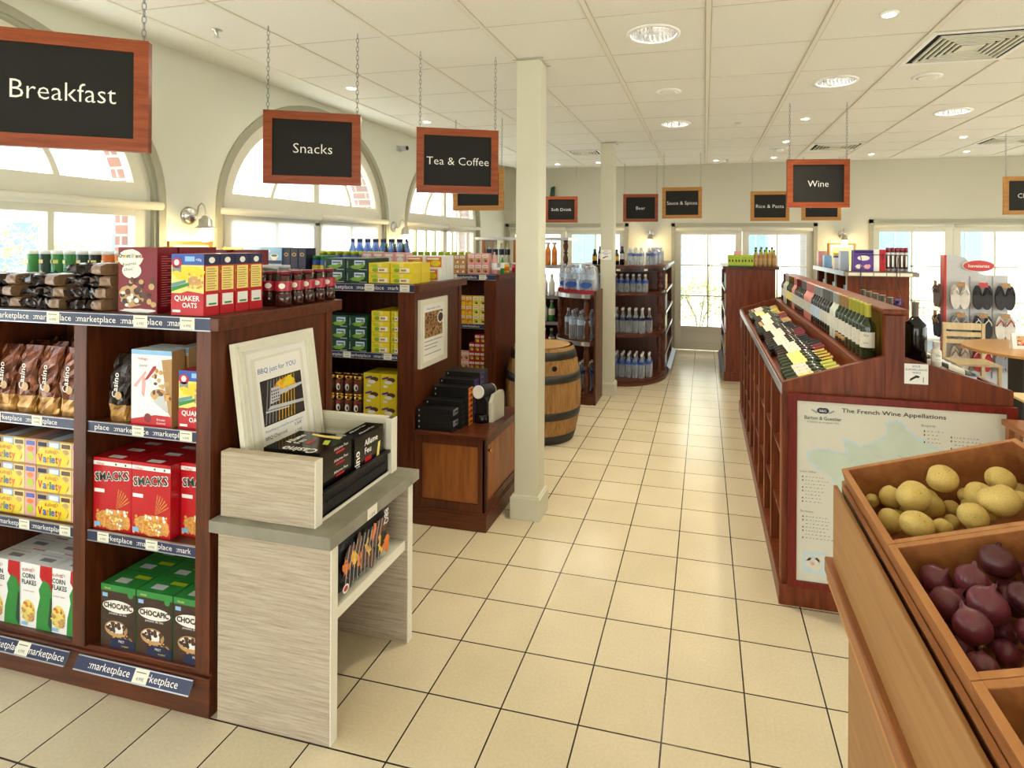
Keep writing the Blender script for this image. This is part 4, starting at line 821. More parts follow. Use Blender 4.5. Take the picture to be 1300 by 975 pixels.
def can_mesh(r, h, body, lid='white', band=None, seg=18):
    m = MB(); m.lathe([(r * .97, 0), (r, .003), (r, h - .016), (r * .98, h - .015)], body, seg); m.lathe([(r * 1.02, h - .018), (r * 1.02, h - .002), (r * .95, h), (0, h)], lid, seg)
    if band:
        for a in (-PI / 2 - .2, .3, -2.6):
            fr = Fr((r * 1.004 * math.cos(a), r * 1.004 * math.sin(a), 0), (-math.sin(a), math.cos(a), 0), (0, 0, 1)); m.ell(fr, 0, h * .45, r * .3, h * .12, band, 2, 12); m.ell(fr, 0, h * .45, r * .2, h * .06, 'paper', 3, 12); m.rect(fr, -r * .3, h * .72, r * .3, h * .8, 'pale_yellow', 2)
    return m.mesh('crisp_can')
cans = {c: can_mesh(.039, .228, c, 'white', b) for c, b in (('green', 'dark_green'), ('orange', 'brown'), ('charcoal_print', 'orange'), ('dark_green', 'lime'))}
ck = ['green', 'dark_green', 'green', 'green', 'dark_green', 'charcoal_print', 'orange', 'orange', 'orange', 'charcoal_print']
for j, y in enumerate((2.19, 2.28)):
    for i, k in enumerate(ck):
        x = -3.36 + i * .0825
        nm_ = {'green': 'green', 'dark_green': 'dark green', 'orange': 'orange', 'charcoal_print': 'black and brown'}[k]
        place('crisp_can', cans[k], (x, y - (.0 if j else .02), T1), (0, 0, .3 * (i % 3)), '%s tube of crisps with white lid, %s row, %s from left' % (nm_, ['front', 'rear'][j], ORD[i]), 'crisp tube', 'crisp tubes behind the foil bags')
me = can_mesh(.034, .085, 'green', 'light_grey', 'dark_green', 16)
stock('food_can', me, grid([-2.075, -2.0, -1.925], [2.16, 2.235], [T1, T1 + .0856]), rowlab('small green can behind the oats cartons', 3, 2, 2), 'can', 'small green cans')
def bottle(r, h, body, cap, label=None, lab=(.2, .5), neck=.3, shoulder=.55, capm=.9, seg=14, waist=False, capr=None):
    m = MB(); nr = r * neck
    prof = [(r * .85, 0), (r, h * .02), (r, h * .3 if waist else h * shoulder * .98)]
    if waist: prof += [(r * .88, h * .36), (r * .88, h * .42), (r, h * .48), (r, h * shoulder)]
    prof += [(r * .93, h * (shoulder + .06)), (r * .65, h * (shoulder + .14)), (nr * 1.1, h * (shoulder + .24)), (nr, h * capm)]
    m.lathe(prof, body, seg); cr = capr or nr * 1.15
    m.lathe([(cr, h * capm - .001), (cr, h * .995), (cr * .8, h), (0, h)], cap, seg)
    if label: m.lathe([(r * 1.012, h * lab[0]), (r * 1.012, h * lab[1])], label, seg, caps=False)
    return m
me = bottle(.033, .152, 'sauce', 'dark_red', 'crimson', (.45, .72), neck=.6, shoulder=.62, capm=.92, waist=True, capr=.026)
fr = FX(0, -.0335, 0); me.ell(fr, 0, .09, .014, .012, 'paper', 2, 10); me = me.mesh('sauce_bottle')
pts = [(-1.775, 2.07 + .0735 * i, T1) for i in range(5)] + [(-1.849, 2.075, T1), (-1.849, 2.15, T1), (-1.849, 2.225, T1)]
stock('sauce_bottle', me, pts, lambda i, p: 'brown barbecue sauce bottle, %s' % (('aisle side row, %s from front' % ORD[i]) if i < 5 else ('inner row, %s from front' % ORD[i - 5])), 'bottle', 'brown sauce bottles', rz=.5)

# ================================================================== whitewashed barbecue table in front of the shelf end
bt = thing('display_table', 'whitewashed rough timber barbecue display table with grey top beside the cereal shelf', 'display table', (-1.5, 1.97, 0))
for ya, yb in ((1.70, 1.738), (2.222, 2.26)):
    m = MB(); m.box(-1.735, ya, 0, -1.262, yb, .70, 'whitewash'); m.box(-1.262, ya, 0, -1.256, yb, .70, 'cream_lacquer'); m.build('side_panel', bt, bev=.003)
m = MB(); m.box(-1.75, 1.672, .70, -1.238, 2.285, .745, 'board_grey'); m.build('top_board', bt, bev=.004)
m = MB(); m.box(-1.735, 1.738, .41, -1.27, 2.222, .452, 'cream_lacquer'); m.build('lower_shelf', bt, bev=.003)
m = MB(); fr = FY(-1.2375, 1.885, .715); m.rect(fr, 0, -.012, .065, .03, 'price_card', 1); m.txt(fr, '1.20€', .033, -.006, .012, 'ink_grey', 2); m.build('price_tag', bt)
ct = thing('wooden_crate', 'whitewashed wooden crate open to the aisle on top of the barbecue table', 'crate', (-1.55, 1.98, .745))
m = MB(); m.box(-1.735, 1.71, .7455, -1.335, 1.75, .985, 'whitewash'); m.box(-1.335, 1.71, .7455, -1.330, 1.75, .985, 'cream_lacquer'); m.build('side_panel', ct, bev=.003)
m = MB(); m.box(-1.735, 2.215, .7455, -1.335, 2.25, .985, 'cream_lacquer')
for z in (.80, .86, .92): m.box(-1.735, 2.211, z, -1.34, 2.215, z + .045, 'cream_lacquer')
m.box(-1.36, 2.205, .7455, -1.33, 2.2505, .985, 'cream_lacquer'); m.build('side_panel', ct, bev=.003)
m = MB(); m.box(-1.735, 1.75, .7455, -1.715, 2.215, .93, 'cream_lacquer'); m.build('back_panel', ct)
m = MB(); m.box(-1.715, 1.75, .7455, -1.34, 2.205, .757, 'cream_lacquer'); m.build('bottom_board', ct)
# leaning poster
ps = thing('framed_poster', 'cream framed BBQ just for YOU poster leaning against the cereal shelf end', 'poster', (-1.662, 1.985, .775)); ps.rotation_euler = (0, 0, PI / 2)
# local frame: x along the world y axis, z up the leaning board, y into the shelf (world -x)
lean = math.atan2(.085, .6); LT = Matrix.Rotation(-lean, 4, 'X'); W, H = .44, .60
m = MB(); f = .05
for d, kk in ((.0, 'cream_lacquer'),):
    m.prism([(-W / 2, 0), (W / 2, 0), (W / 2 - f, f), (-W / 2 + f, f)], -.012, .010, kk, M=LT); m.prism([(-W / 2, H), (-W / 2 + f, H - f), (W / 2 - f, H - f), (W / 2, H)], -.012, .010, kk, M=LT)
    m.prism([(-W / 2, 0), (-W / 2 + f, f), (-W / 2 + f, H - f), (-W / 2, H)], -.012, .010, kk, M=LT); m.prism([(W / 2, 0), (W / 2, H), (W / 2 - f, H - f), (W / 2 - f, f)], -.012, .010, kk, M=LT)
for q, yy in ((.014, -.015), (.036, -.015)):
    a = W / 2 - q; m.box(-a, yy, q, a, -.012, q + .005, 'cream_lacquer', M=LT); m.box(-a, yy, H - q - .005, a, -.012, H - q, 'cream_lacquer', M=LT); m.box(-a, yy, q, -a + .005, -.012, H - q, 'cream_lacquer', M=LT); m.box(a - .005, yy, q, a, -.012, H - q, 'cream_lacquer', M=LT)
part(m, 'frame', ps)
m = MB(); m.box(-W / 2 + f, -.002, f, W / 2 - f, .006, H - f, 'paper', M=LT)
o3 = LT @ Vector((-W / 2 + f, -.0022, f)); fr = Fr(o3, (1, 0, 0), LT.to_3x3() @ Vector((0, 0, 1))); w, h = W - 2 * f, H - 2 * f
m.rect(fr, w * .08, h * .0, w * .93, h * .95, 'cream_lacquer', 1); m.rect(fr, w * .14, h * .02, w * .88, h * .93, 'paper', 2)
m.txt(fr, 'BBQ just for YOU', w * .48, h * .82, h * .042, 'blue', 3, w=w * .62)
m.rect(fr, w * .18, h * .40, w * .86, h * .76, 'photo_dark', 3)
for i in range(12): m.poly(fr, [(w * (.2 + .052 * i), h * .41), (w * (.215 + .052 * i), h * .41), (w * (.31 + .048 * i), h * .75), (w * (.3 + .048 * i), h * .75)], 'grey' if i < 4 else 'flame', 4) if i < 10 else None
m.blob(fr, w * .6, h * .68, w * .16, h * .07, 'flame', 5, j=.3, seed=4); m.blob(fr, w * .64, h * .70, w * .08, h * .04, 'yellow', 6, j=.3, seed=6); m.blob(fr, w * .42, h * .66, w * .04, h * .05, 'orange', 5, j=.3, seed=5)
m.poly(fr, [(w * .30, h * .56), (w * .46, h * .57), (w * .48, h * .68), (w * .34, h * .685)], 'light_grey', 7)
for i in range(4):
    for j in range(4): m.rect(fr, w * (.335 + .033 * i), h * (.575 + .025 * j), w * (.353 + .033 * i), h * (.588 + .025 * j), 'black', 8)
m.poly(fr, [(w * .47, h * .61), (w * .86, h * .64), (w * .86, h * .66), (w * .47, h * .65)], 'light_grey', 7); m.poly(fr, [(w * .25, h * .52), (w * .86, h * .49), (w * .86, h * .515), (w * .3, h * .545)], 'light_grey', 7); m.poly(fr, [(w * .22, h * .5), (w * .6, h * .485), (w * .6, h * .495), (w * .22, h * .515)], 'light_grey', 7)
m.txt(fr, 'Everything you need for your barbecue', w * .5, h * .35, h * .018, 'blue', 3, w=w * .62)
m.txt(fr, 'BBQ Charcoal', w * .18, h * .29, h * .028, 'ink', 3, align='l', w=w * .34); m.txt(fr, '5.50€', w * .72, h * .315, h * .026, 'ink', 3); m.txt(fr, 'BBQ Fire blocks', w * .18, h * .23, h * .028, 'ink', 3, align='l', w=w * .38); m.txt(fr, '1.20€', w * .72, h * .255, h * .026, 'ink', 3)
m.rect(fr, w * .17, h * .12, w * .86, h * .123, 'ink_grey', 3); part(m, 'print', ps)
# black plastic tray and fire lighter boxes
tr = thing('plastic_tray', 'black plastic tray standing in the whitewashed crate', 'tray', (-1.48, 1.98, .7575))
m = MB(); X0, X1, Ya, Yb, z0, z1 = -1.625, -1.345, 1.762, 2.198, .7576, .852
m.box(X0, Ya, z0, X1, Yb, z0 + .008, 'matt_black')
for b in ((X0, Ya, X1, Ya + .006), (X0, Yb - .006, X1, Yb), (X0, Ya, X0 + .006, Yb), (X1 - .006, Ya, X1, Yb)): m.box(b[0], b[1], z0, b[2], b[3], z1, 'matt_black')
m.build('tub', tr)
m = MB()
for b in ((X1, Ya - .004, X1 + .012, Yb + .004),): m.box(b[0], b[1], z1 - .012, b[2], b[3], z1, 'matt_black'); m.box(b[0], b[1] + .03, z0 + .045, b[2] - .006, b[3] - .03, z0 + .05, 'matt_black')
m.build('rim', tr, bev=.002)
def fire_front(m, fr, w, h):
    m.txt(fr, 'Casino', w * .16, h * .42, h * .17, 'letter', 2, rot=PI / 2, w=h * .62, bold=.02); m.txt(fr, 'Allume', w * .55, h * .76, h * .12, 'letter', 2, w=w * .46, bold=.02); m.txt(fr, 'Feu', w * .44, h * .60, h * .12, 'letter', 2, w=w * .22, bold=.02); m.rect(fr, w * .34, h * .43, w * .56, h * .52, 'red', 2)
    m.poly(fr, [(w * .72, h * .1), (w * .86, h * .12), (w * .84, h * .45), (w * .88, h * .7), (w * .8, h * .68), (w * .74, h * .4)], 'pale_yellow', 2); m.poly(fr, [(w * .4, h * .12), (w * .62, h * .2), (w * .6, h * .3), (w * .4, h * .22)], 'lime', 2); m.ell(fr, w * .93, h * .2, w * .05, h * .1, 'grey', 2)
def box_yz(t, w, h):
    """upright box whose printed face looks to +x"""
    m = MB(); m.box(-t, -w / 2, 0, 0, w / 2, h, 'gloss_black'); fire_front(m, Fr((0, -w / 2, 0), (0, 1, 0), (0, 0, 1)), w, h); m.txt(Fr((-t, -w / 2, h), (0, 1, 0), (-1, 0, 0)), 'Allume Feu', w * .55, -t * .6, t * .3, 'letter', 2, w=w * .5); m.rect(Fr((-t, -w / 2, 0), (1, 0, 0), (0, 0, 1)), t * .3, h * .1, t * .7, h * .5, 'grey', 1); return m.mesh('firelighter_box')
me = box_yz(.042, .205, .205)
for i in range(2): place('firelighter_box', me, (-1.354 - .044 * i, 2.075, .7665), (0, 0, 0), 'black firelighter box standing upright in the tray, ' + ['nearest the aisle', 'behind the first'][i], 'box', 'black firelighter boxes')
m = MB(); m.box(-.245, 0, 0, 0, .195, .043, 'gloss_black'); fr = Fr((0, 0, 0), (0, 1, 0), (0, 0, 1)); m.txt(fr, 'Allume Feu', .12, .022, .011, 'letter', 2, w=.085); m.rect(fr, .09, .008, .14, .016, 'red', 2); fr = Fr((-.25, 0, .043), (0, 1, 0), (-1, 0, 0)); fr = Fr((0, 0, .043), (0, 1, 0), (-1, 0, 0)); fire_front(m, fr, .2, .24); me = m.mesh('firelighter_box')
for i in range(5): place('firelighter_box', me, (-1.362, 1.7765, .7690 + .0438 * i), (0, 0, 0), 'black firelighter box lying flat in the stack, %s from the bottom' % ORD[i], 'box', 'black firelighter boxes')
# charcoal bag on the lower shelf
R = random.Random(3); m = MB(); fr = Fr((-1.345, 1.815, .4525), (0, 1, 0), (0, 0, 1)); nz, na = 10, 28; vs = []
for j in range(nz + 1):
    t = j / nz; pin = math.sin(PI * min(.5, t * 1.6 + .25)) * (1 if t < .75 else 1 - (t - .75) * 1.6)
    for i in range(na):
        a = 2 * PI * i / na; c, s = math.cos(a), math.sin(a); vs.append((-1.372 + .082 * pin * math.copysign(abs(c) ** .6, c) + R.uniform(-.003, .003), 1.955 + .175 * math.copysign(abs(s) ** .4, s) + R.uniform(-.003, .003), .4525 + .235 * t))
m.add(vs, [(j * na + i, j * na + (i + 1) % na, (j + 1) * na + (i + 1) % na, (j + 1) * na + i) for j in range(nz) for i in range(na)] + [tuple(range(na)), tuple(reversed(range(nz * na, nz * na + na)))], 'matt_black')
fr = Fr((-1.2815, 1.79, .4525), (0, 1, 0), (-.0, 0, 1))
for i in range(22): m.blob(fr, .035 + .0125 * i, .105 + .048 * math.sin(i * 2.3), .022, .036, ['orange', 'brown', 'matt_black', 'bean', 'flame', 'matt_black', 'brown'][i % 7], 1 + i * .05, j=.45, seed=i)
for i in range(10): x = .02 + .024 * i; m.poly(fr, [(x, .02), (x + .0028, .02), (x + .012, .11), (x + .032, .175), (x + .029, .177), (x + .0085, .112)], 'light_grey', 4)
m.txt(fr, 'BBQ', .28, .17, .03, 'letter', 5, rot=-PI / 2, w=.06, bold=.02); m.ell(fr, .025, .03, .018, .016, 'paper', 5); m.ell(fr, .025, .03, .012, .01, 'crimson', 6)
tag(m.build('charcoal_bag', None, at=(-1.372, 1.96, .4525)), 'black and orange charcoal bag lying on the lower shelf of the barbecue table', 'bag')

# ================================================================== tea and coffee shelf
Y2 = 3.19
g2, _ = gondola('display_shelf', 'mahogany island shelf of tea and coffee with a coffee poster on its end', -3.42, -1.77, Y2, 3.86, 1.497, [(-1.885, -1.77), (-2.66, -2.57), (-3.2, -3.14), (-3.42, -3.37)], [.62, 1.048], cardset=[.95, 1.30, 1.55])
p = thing('framed_poster', 'cream framed coffee bean poster on the end of the coffee shelf', 'poster', (-1.7695, 3.42, .955))
m = MB(); f = .035; ya, yb, za, zb_ = 3.232, 3.612, .955, 1.393
m.prism([(ya, za), (yb, za), (yb - f, za + f), (ya + f, za + f)], -1.7695, -1.748, 'cream_lacquer', 'x'); m.prism([(ya, zb_), (ya + f, zb_ - f), (yb - f, zb_ - f), (yb, zb_)], -1.7695, -1.748, 'cream_lacquer', 'x'); m.prism([(ya, za), (ya + f, za + f), (ya + f, zb_ - f), (ya, zb_)], -1.7695, -1.748, 'cream_lacquer', 'x'); m.prism([(yb, za), (yb, zb_), (yb - f, zb_ - f), (yb - f, za + f)], -1.7695, -1.748, 'cream_lacquer', 'x'); m.build('frame', p)
m = MB(); m.box(-1.7693, ya + f, za + f, -1.757, yb - f, zb_ - f, 'paper'); fr = FY(-1.757, ya + f, za + f); w, h = yb - ya - 2 * f, zb_ - za - 2 * f
m.txt(fr, 'Responsible Coffee', w * .5, h * .9, h * .035, 'blue', 2, w=w * .6); m.rect(fr, w * .1, h * .40, w * .92, h * .86, 'kraft', 1)
R = random.Random(5)
for i in range(150):
    a, b, an = w * R.uniform(.13, .89), h * R.uniform(.42, .84), R.uniform(0, PI); rx, ry = w * .035, h * .013; m.poly(fr, [(a + rx * math.cos(q) * math.cos(an) - ry * math.sin(q) * math.sin(an), b + rx * math.cos(q) * math.sin(an) + ry * math.sin(q) * math.cos(an)) for q in [k * PI / 3 for k in range(6)]], ['bean', 'choc', 'brown'][i % 3], 2 + i * .03)
m.ell(fr, w * .80, h * .72, w * .15, h * .11, 'paper', 8); m.ell(fr, w * .80, h * .72, w * .115, h * .085, 'choc', 9)
for b, ww in ((.33, .8), (.26, .6), (.20, .55), (.10, .75)): m.rect(fr, w * .1, h * b, w * (.1 + ww), h * (b + .014), 'grey', 1)
m.build('print', p)
def art_tea(m, fr, w, h):
    m.txt(fr, 'Casino', w * .1, h * .5, h * .13, 'letter', 2, rot=PI / 2, w=h * .6); m.rect(fr, w * .38, h * .45, w * .86, h * .85, 'pale_blue', 1); m.blob(fr, w * .5, h * .3, w * .28, h * .2, 'leaf', 1, j=.3); m.blob(fr, w * .75, h * .45, w * .1, h * .15, 'leaf', 2, j=.3, seed=3); m.rect(fr, w * .42, h * .62, w * .8, h * .7, 'ink_navy', 2); m.rect(fr, w * .6, h * .06, w * .95, h * .1, 'letter', 1)
def art_ytea(m, fr, w, h):
    m.rect(fr, w * .1, h * .55, w * .45, h * .85, 'lime', 1); m.rect(fr, w * .45, h * .12, w * .9, h * .5, 'paper', 1); m.rect(fr, w * .4, h * .62, w * .62, h * .95, 'pale_yellow', 1); m.ell(fr, w * .3, h * .3, w * .14, h * .2, 'leaf', 2, 10); m.rect(fr, w * .5, h * .2, w * .75, h * .4, 'kraft', 2); m.rect(fr, 0, 0, w, h * .04, 'kraft', 2)
gt = carton(.138, .12, .0775, 'dark_green', art_tea).mesh('tea_box'); yt = carton(.13, .12, .0675, 'yellow', art_ytea).mesh('tea_box')
S = 1.048 + EPS
stock('tea_box', gt, grid([-2.475, -2.331, -2.188], [3.275], [S, S + .078, S + .156]), rowlab('dark green tea box on the upper coffee shelf', 3, 1, 3), 'tea box', 'dark green tea boxes on the shelf')
stock('tea_box', yt, grid([-2.021], [3.27, 3.395], [S, S + .068, S + .136, S + .204]), rowlab('yellow tea box on the upper coffee shelf, left column', 1, 2, 4), 'tea box', 'yellow tea boxes on the shelf')
stock('tea_box', carton(.058, .12, .0675, 'yellow', art_ytea).mesh('tea_box'), grid([-1.9195], [3.275], [S, S + .068, S + .136, S + .204]), rowlab('narrow yellow tea box beside the stile', 1, 1, 4), 'tea box', 'narrow yellow tea boxes')
S = .62 + EPS
def tin(r, h, body, band, lid):
    m = MB(); m.lathe([(r, 0), (r, h * .12)], lid, 16); m.lathe([(r * .98, h * .12), (r * .98, h * .8)], body, 16); m.lathe([(r, h * .8), (r, h * .99), (r * .9, h), (0, h)], lid, 16); fr = FX(0, -r * 1.0, 0); m.ell(fr, 0, h * .45, r * .5, h * .17, band, 2, 12); m.ell(fr, r * .1, h * .42, r * .22, h * .1, 'choc', 3, 10); m.rect(fr, -r * .5, h * .66, r * .5, h * .74, 'red', 2); return m.mesh('coffee_tin')
ct_ = tin(.031, .134, 'bean', 'paper', 'brass')
stock('coffee_tin', ct_, grid([-2.46, -2.394, -2.328, -2.262, -2.196], [3.24, 3.31], [S, S + .1346]), rowlab('brown and gold coffee tin', 5, 2, 2), 'tin', 'brown and gold coffee tins')
def art_yel(m, fr, w, h):
    m.poly(fr, [(w * .1, h * .6), (w * .5, h * .7), (w * .5, h * .85), (w * .1, h * .72)], 'purple', 1); m.ell(fr, w * .66, h * .62, w * .25, h * .16, 'brown', 1, 12); m.ell(fr, w * .5, h * .45, w * .25, h * .12, 'paper', 2, 12); m.rect(fr, w * .2, h * .1, w * .45, h * .25, 'white', 1)
yp = carton(.118, .08, .0975, 'yellow', art_yel).mesh('cocoa_pack')
stock('cocoa_pack', yp, grid([-2.088, -1.967], [3.26, 3.345], [S, S + .098, S + .196]), rowlab('yellow and purple cocoa pack', 2, 2, 3), 'cocoa pack', 'yellow cocoa packs')
stock('cocoa_pack', carton(.115, .1, .15, 'crimson', None).mesh('cocoa_pack'), grid([-2.1, -1.96], [3.28], [.165 + EPS]), rowlab('red pack on the bottom coffee shelf', 2), 'food pack', 'red packs at the bottom')
T2 = 1.497 + EPS
gt2 = carton(.162, .12, .0785, 'dark_green', art_tea).mesh('tea_box'); yt2 = carton(.15, .12, .0655, 'yellow', art_ytea).mesh('tea_box')
stock('tea_box', gt2, grid([-2.36, -2.192], [3.265, 3.39], [T2, T2 + .079]), rowlab('dark green tea box atop the coffee shelf', 2, 2, 2), 'tea box', 'dark green tea boxes on top')
stock('tea_box', yt2, grid([-2.03, -1.875], [3.265, 3.39], [T2, T2 + .066]), rowlab('yellow tea box atop the coffee shelf', 2, 2, 2), 'tea box', 'yellow tea boxes on top')
def art_or(m, fr, w, h): m.rect(fr, w * .05, h * .08, w * .95, h * .92, 'orange', 1); m.ell(fr, w * .6, h * .4, w * .3, h * .25, 'yellow', 2, 12); m.rect(fr, w * .1, h * .7, w * .8, h * .82, 'paper', 2)
ob = carton(.13, .055, .085, 'white', art_or, side='white').mesh('tea_box')
stock('tea_box', ob, [(-1.98 + .0, 3.60, T2), (-1.98, 3.60, T2 + .0856), (-1.845, 3.56, T2), (-1.845, 3.62, T2), (-1.845, 3.68, T2), (-1.845, 3.62, T2 + .0856), (-1.845, 3.68, T2 + .0856), (-1.845, 3.74, T2), (-1.98, 3.66, T2 + .0), (-1.98, 3.66, T2 + .0856), (-1.845, 3.74, T2 + .0856)], lambda i, p: 'white and orange tea box behind the yellow boxes, %s' % ORD[i], 'tea box', 'white and orange tea boxes')
me = carton(.085, .1, .095, 'pink', lambda m, fr, w, h: (m.ell(fr, w * .5, h * .45, w * .3, h * .25, 'paper', 1, 12), m.rect(fr, w * .15, h * .72, w * .85, h * .9, 'white', 1), m.rect(fr, 0, 0, w, h * .06, 'crimson', 1))).mesh('tea_box')
stock('tea_box', me, grid([-2.36, -2.272, -2.184, -2.096], [3.62], [T2, T2 + .0956]), rowlab('pink and white box behind the green tea', 4, 1, 2), 'tea box', 'pink boxes on top')
def art_cup(m, fr, w, h): m.rect(fr, 0, h * .0, w, h * .2, 'ink_navy', 1); m.ell(fr, w * .62, h * .48, w * .22, h * .12, 'paper', 1, 14); m.poly(fr, [(w * .42, h * .45), (w * .82, h * .45), (w * .72, h * .2), (w * .52, h * .2)], 'paper', 2); m.ell(fr, w * .62, h * .5, w * .16, h * .07, 'brown', 3, 12); m.rect(fr, w * .1, h * .7, w * .4, h * .85, 'pale_blue', 1)
me = carton(.155, .11, .112, 'grey', art_cup); me.slots = ['sky_blue' if s == 'grey' else s for s in me.slots]; me = me.mesh('coffee_box')
stock('coffee_box', me, grid([-3.055, -2.895], [3.32], [T2, T2 + .1126]), rowlab('pale blue coffee box with white cup picture', 2, 1, 2), 'coffee box', 'pale blue coffee boxes')
me = carton(.058, .1, .11, 'ink_navy', lambda m, fr, w, h: (m.ell(fr, w * .5, h * .6, w * .3, h * .12, 'tan', 1, 10), m.ell(fr, w * .5, h * .6, w * .18, h * .07, 'choc', 2, 10))).mesh('coffee_box')
stock('coffee_box', me, grid([-2.785, -2.722, -2.659], [3.32], [T2, T2 + .1106]), rowlab('navy coffee box beside the cup boxes', 3, 1, 2), 'coffee box', 'navy coffee boxes')
me = carton(.075, .1, .11, 'flame', lambda m, fr, w, h: (m.rect(fr, w * .1, h * .2, w * .9, h * .5, 'paper', 1), m.rect(fr, w * .1, h * .6, w * .9, h * .75, 'brown', 1))).mesh('coffee_box')
stock('coffee_box', me, grid([-3.27, -3.19], [3.32], [T2, T2 + .1106]), rowlab('orange coffee box left of the pale blue boxes', 2, 1, 2), 'coffee box', 'orange coffee boxes')
def jar(r, h, body, lid, label=None):
    m = MB(); m.lathe([(r * .95, 0), (r, .005), (r, h * .78), (r * .8, h * .86)], body, 14); m.lathe([(r * .88, h * .85), (r * .88, h * .985), (r * .8, h), (0, h)], lid, 14)
    if label: m.lathe([(r * 1.01, h * .2), (r * 1.01, h * .62)], label, 14)
    return m.mesh('jar')
me = jar(.033, .195, 'blue', 'lime', 'ink_navy')
stock('jar', me, grid([-2.88 + .07 * i for i in range(8)], [3.78], [T2]), rowlab('blue jar with lime lid at the back of the coffee shelf', 8), 'jar', 'blue jars with lime lids')
stock('jar', jar(.03, .17, 'blue', 'green', 'yellow'), grid([-2.59, -2.525, -2.46][:2], [3.33, 3.4], [T2]), rowlab('blue and yellow jar beside the navy boxes', 2, 2), 'jar', 'blue and yellow jars')

# ------------------------------------------------------------------ coffee cabinet with machine and capsules
cb = thing('wooden_cabinet', 'low mahogany cabinet with lighter wood panels carrying a coffee machine', 'cabinet', (-1.53, 3.5, 0)); CX0, CX1, CY0, CY1 = -1.7665, -1.29, 3.192, 3.82
m = MB(); m.box(CX0, CY0 - .012, 0, CX1 + .012, CY1, .10, 'mahogany_x'); m.box(CX0, CY0 - .006, .10, CX1 + .006, CY1, .112, 'mahogany_x'); m.build('plinth', cb, bev=.003)
m = MB(); m.box(CX0, CY0 + .02, .112, CX1 - .02, CY1, .56, 'mahogany')
for a, b, c, d in ((CX0, .112, CX0 + .05, .56), (CX1 - .05, .112, CX1, .56), (CX0 + .05, .112, CX1 - .05, .16), (CX0 + .05, .51, CX1 - .05, .56)): m.box(a, CY0, b, c, CY0 + .02, d, 'mahogany')
m.build('body', cb, bev=.002)
m = MB(); m.box(CX0 + .05, CY0 + .008, .16, CX1 - .05, CY0 + .016, .51, 'cherry'); m.build('front_panel', cb, bev=.003)
m = MB()
for a, b, c, d in ((CY0, .112, CY0 + .05, .56), (CY1 - .06, .112, CY1, .56), (CY0 + .05, .112, CY1 - .06, .16), (CY0 + .05, .51, CY1 - .06, .56)): m.box(CX1 - .02, a, b, CX1, c, d, 'mahogany')
m.box(CX1 - .016, CY0 + .05, .16, CX1 - .008, CY1 - .06, .51, 'cherry'); dr = m.build('door', cb, bev=.003)
m = MB(); m.lathe([(.007, 0), (.006, .008), (.013, .016), (.012, .024), (0, .028)], 'brass', 14, M=Matrix.Translation((CX1, 3.235, .485)) @ Matrix.Rotation(PI / 2, 4, 'Y')); o = m.build('knob', None, at=tuple(cb.location)); o.parent = dr; o.location = (0, 0, 0)
m = MB(); m.box(CX0, CY0 - .008, .56, CX1 + .012, CY1, .572, 'mahogany_x'); m.box(CX0, CY0 - .014, .572, CX1 + .018, CY1, .585, 'mahogany_x'); m.build('top_board', cb, bev=.004)
ZC2 = .585 + EPS
me_l = []
for e, col in enumerate(('charcoal_print', 'grey', 'orange', 'purple', 'ink_navy')):
    m = MB(); m.box(-.125, -.034, 0, .125, .034, .034, 'matt_black'); fr = FX(-.125, -.034, 0); m.ell(fr, .018, .019, .005, .006, 'light_grey', 1, 8)
    for q in range(5): m.rect(fr, .045 + .035 * q, .012, .07 + .035 * q, .025, 'charcoal_print', 1)
    fr = FY(.125, -.034, 0); m.rect(fr, .0, 0, .068, .034, col, 1); m.rect(fr, .006, .008, .06, .025, 'matt_black', 2); m.rect(fr, .012, .012, .03, .02, col, 3); me_l.append(m.mesh('capsule_box'))
n = 0
for j, (hh, sh, col) in enumerate(((4, .0, 0), (5, .02, 0), (7, .04, 2), (8, .05, 3), (9, .06, 3), (9, .06, 4))):
    for i in range(hh):
        place('capsule_box', me_l[1 if (j == 0 and i % 2) else col], (-1.632 + sh, 3.235 + .07 * j, ZC2 + .0345 * i), (0, 0, 0), 'long black coffee capsule box, %s stack from the front, %s from the bottom' % (ORD[j], ORD[i]), 'capsule box', 'black coffee capsule boxes')
mc = thing('coffee_machine', 'small black and cream capsule coffee machine on the wooden cabinet', 'coffee machine', (-1.41, 3.50, ZC2), -.15)
m = MB()
m.prism([(-.05, .0), (.05, .0), (.05, .14), (.032, .165), (-.032, .165), (-.05, .14)], -.075, .09, 'matt_black'); part(m, 'body', mc, bev=.008)
m = MB(); T = Matrix.Translation((0, -.02, 0)); m.lathe([(.052, 0), (.056, .01), (.054, .05), (.045, .055), (0, .055)], 'gloss_black', 24, M=Matrix.Translation((0, -.045, 0))); part(m, 'drip_cup_stand', mc)
m = MB(); T = Matrix.Translation((0, -.10, .205)) @ Matrix.Rotation(-PI / 2 - .15, 4, 'X'); m.lathe([(.042, -.0), (.044, .005), (.044, .17), (.038, .178), (0, .18)], 'dark_metal', 28, M=T); m.lathe([(.0435, -.002), (.040, -.006), (.035, -.004)], 'white', 28, M=T); m.lathe([(0, -.003), (.034, -.003), (.034, .0)], 'matt_black', 20, M=T); m.lathe([(.0455, .15), (.0455, .165)], 'chrome', 28, M=T); part(m, 'brewing_head', mc)
for s in (-1, 1):
    m = MB(); x0_, x1_ = (.0505, .075) if s > 0 else (-.062, -.0505); m.prism([(-.055, .0), (.11, .0), (.11, .16), (.09, .185), (-.02, .175), (-.055, .13)], x0_, x1_, 'cream_lacquer', 'x'); part(m, 'side_panel', mc, bev=.005)

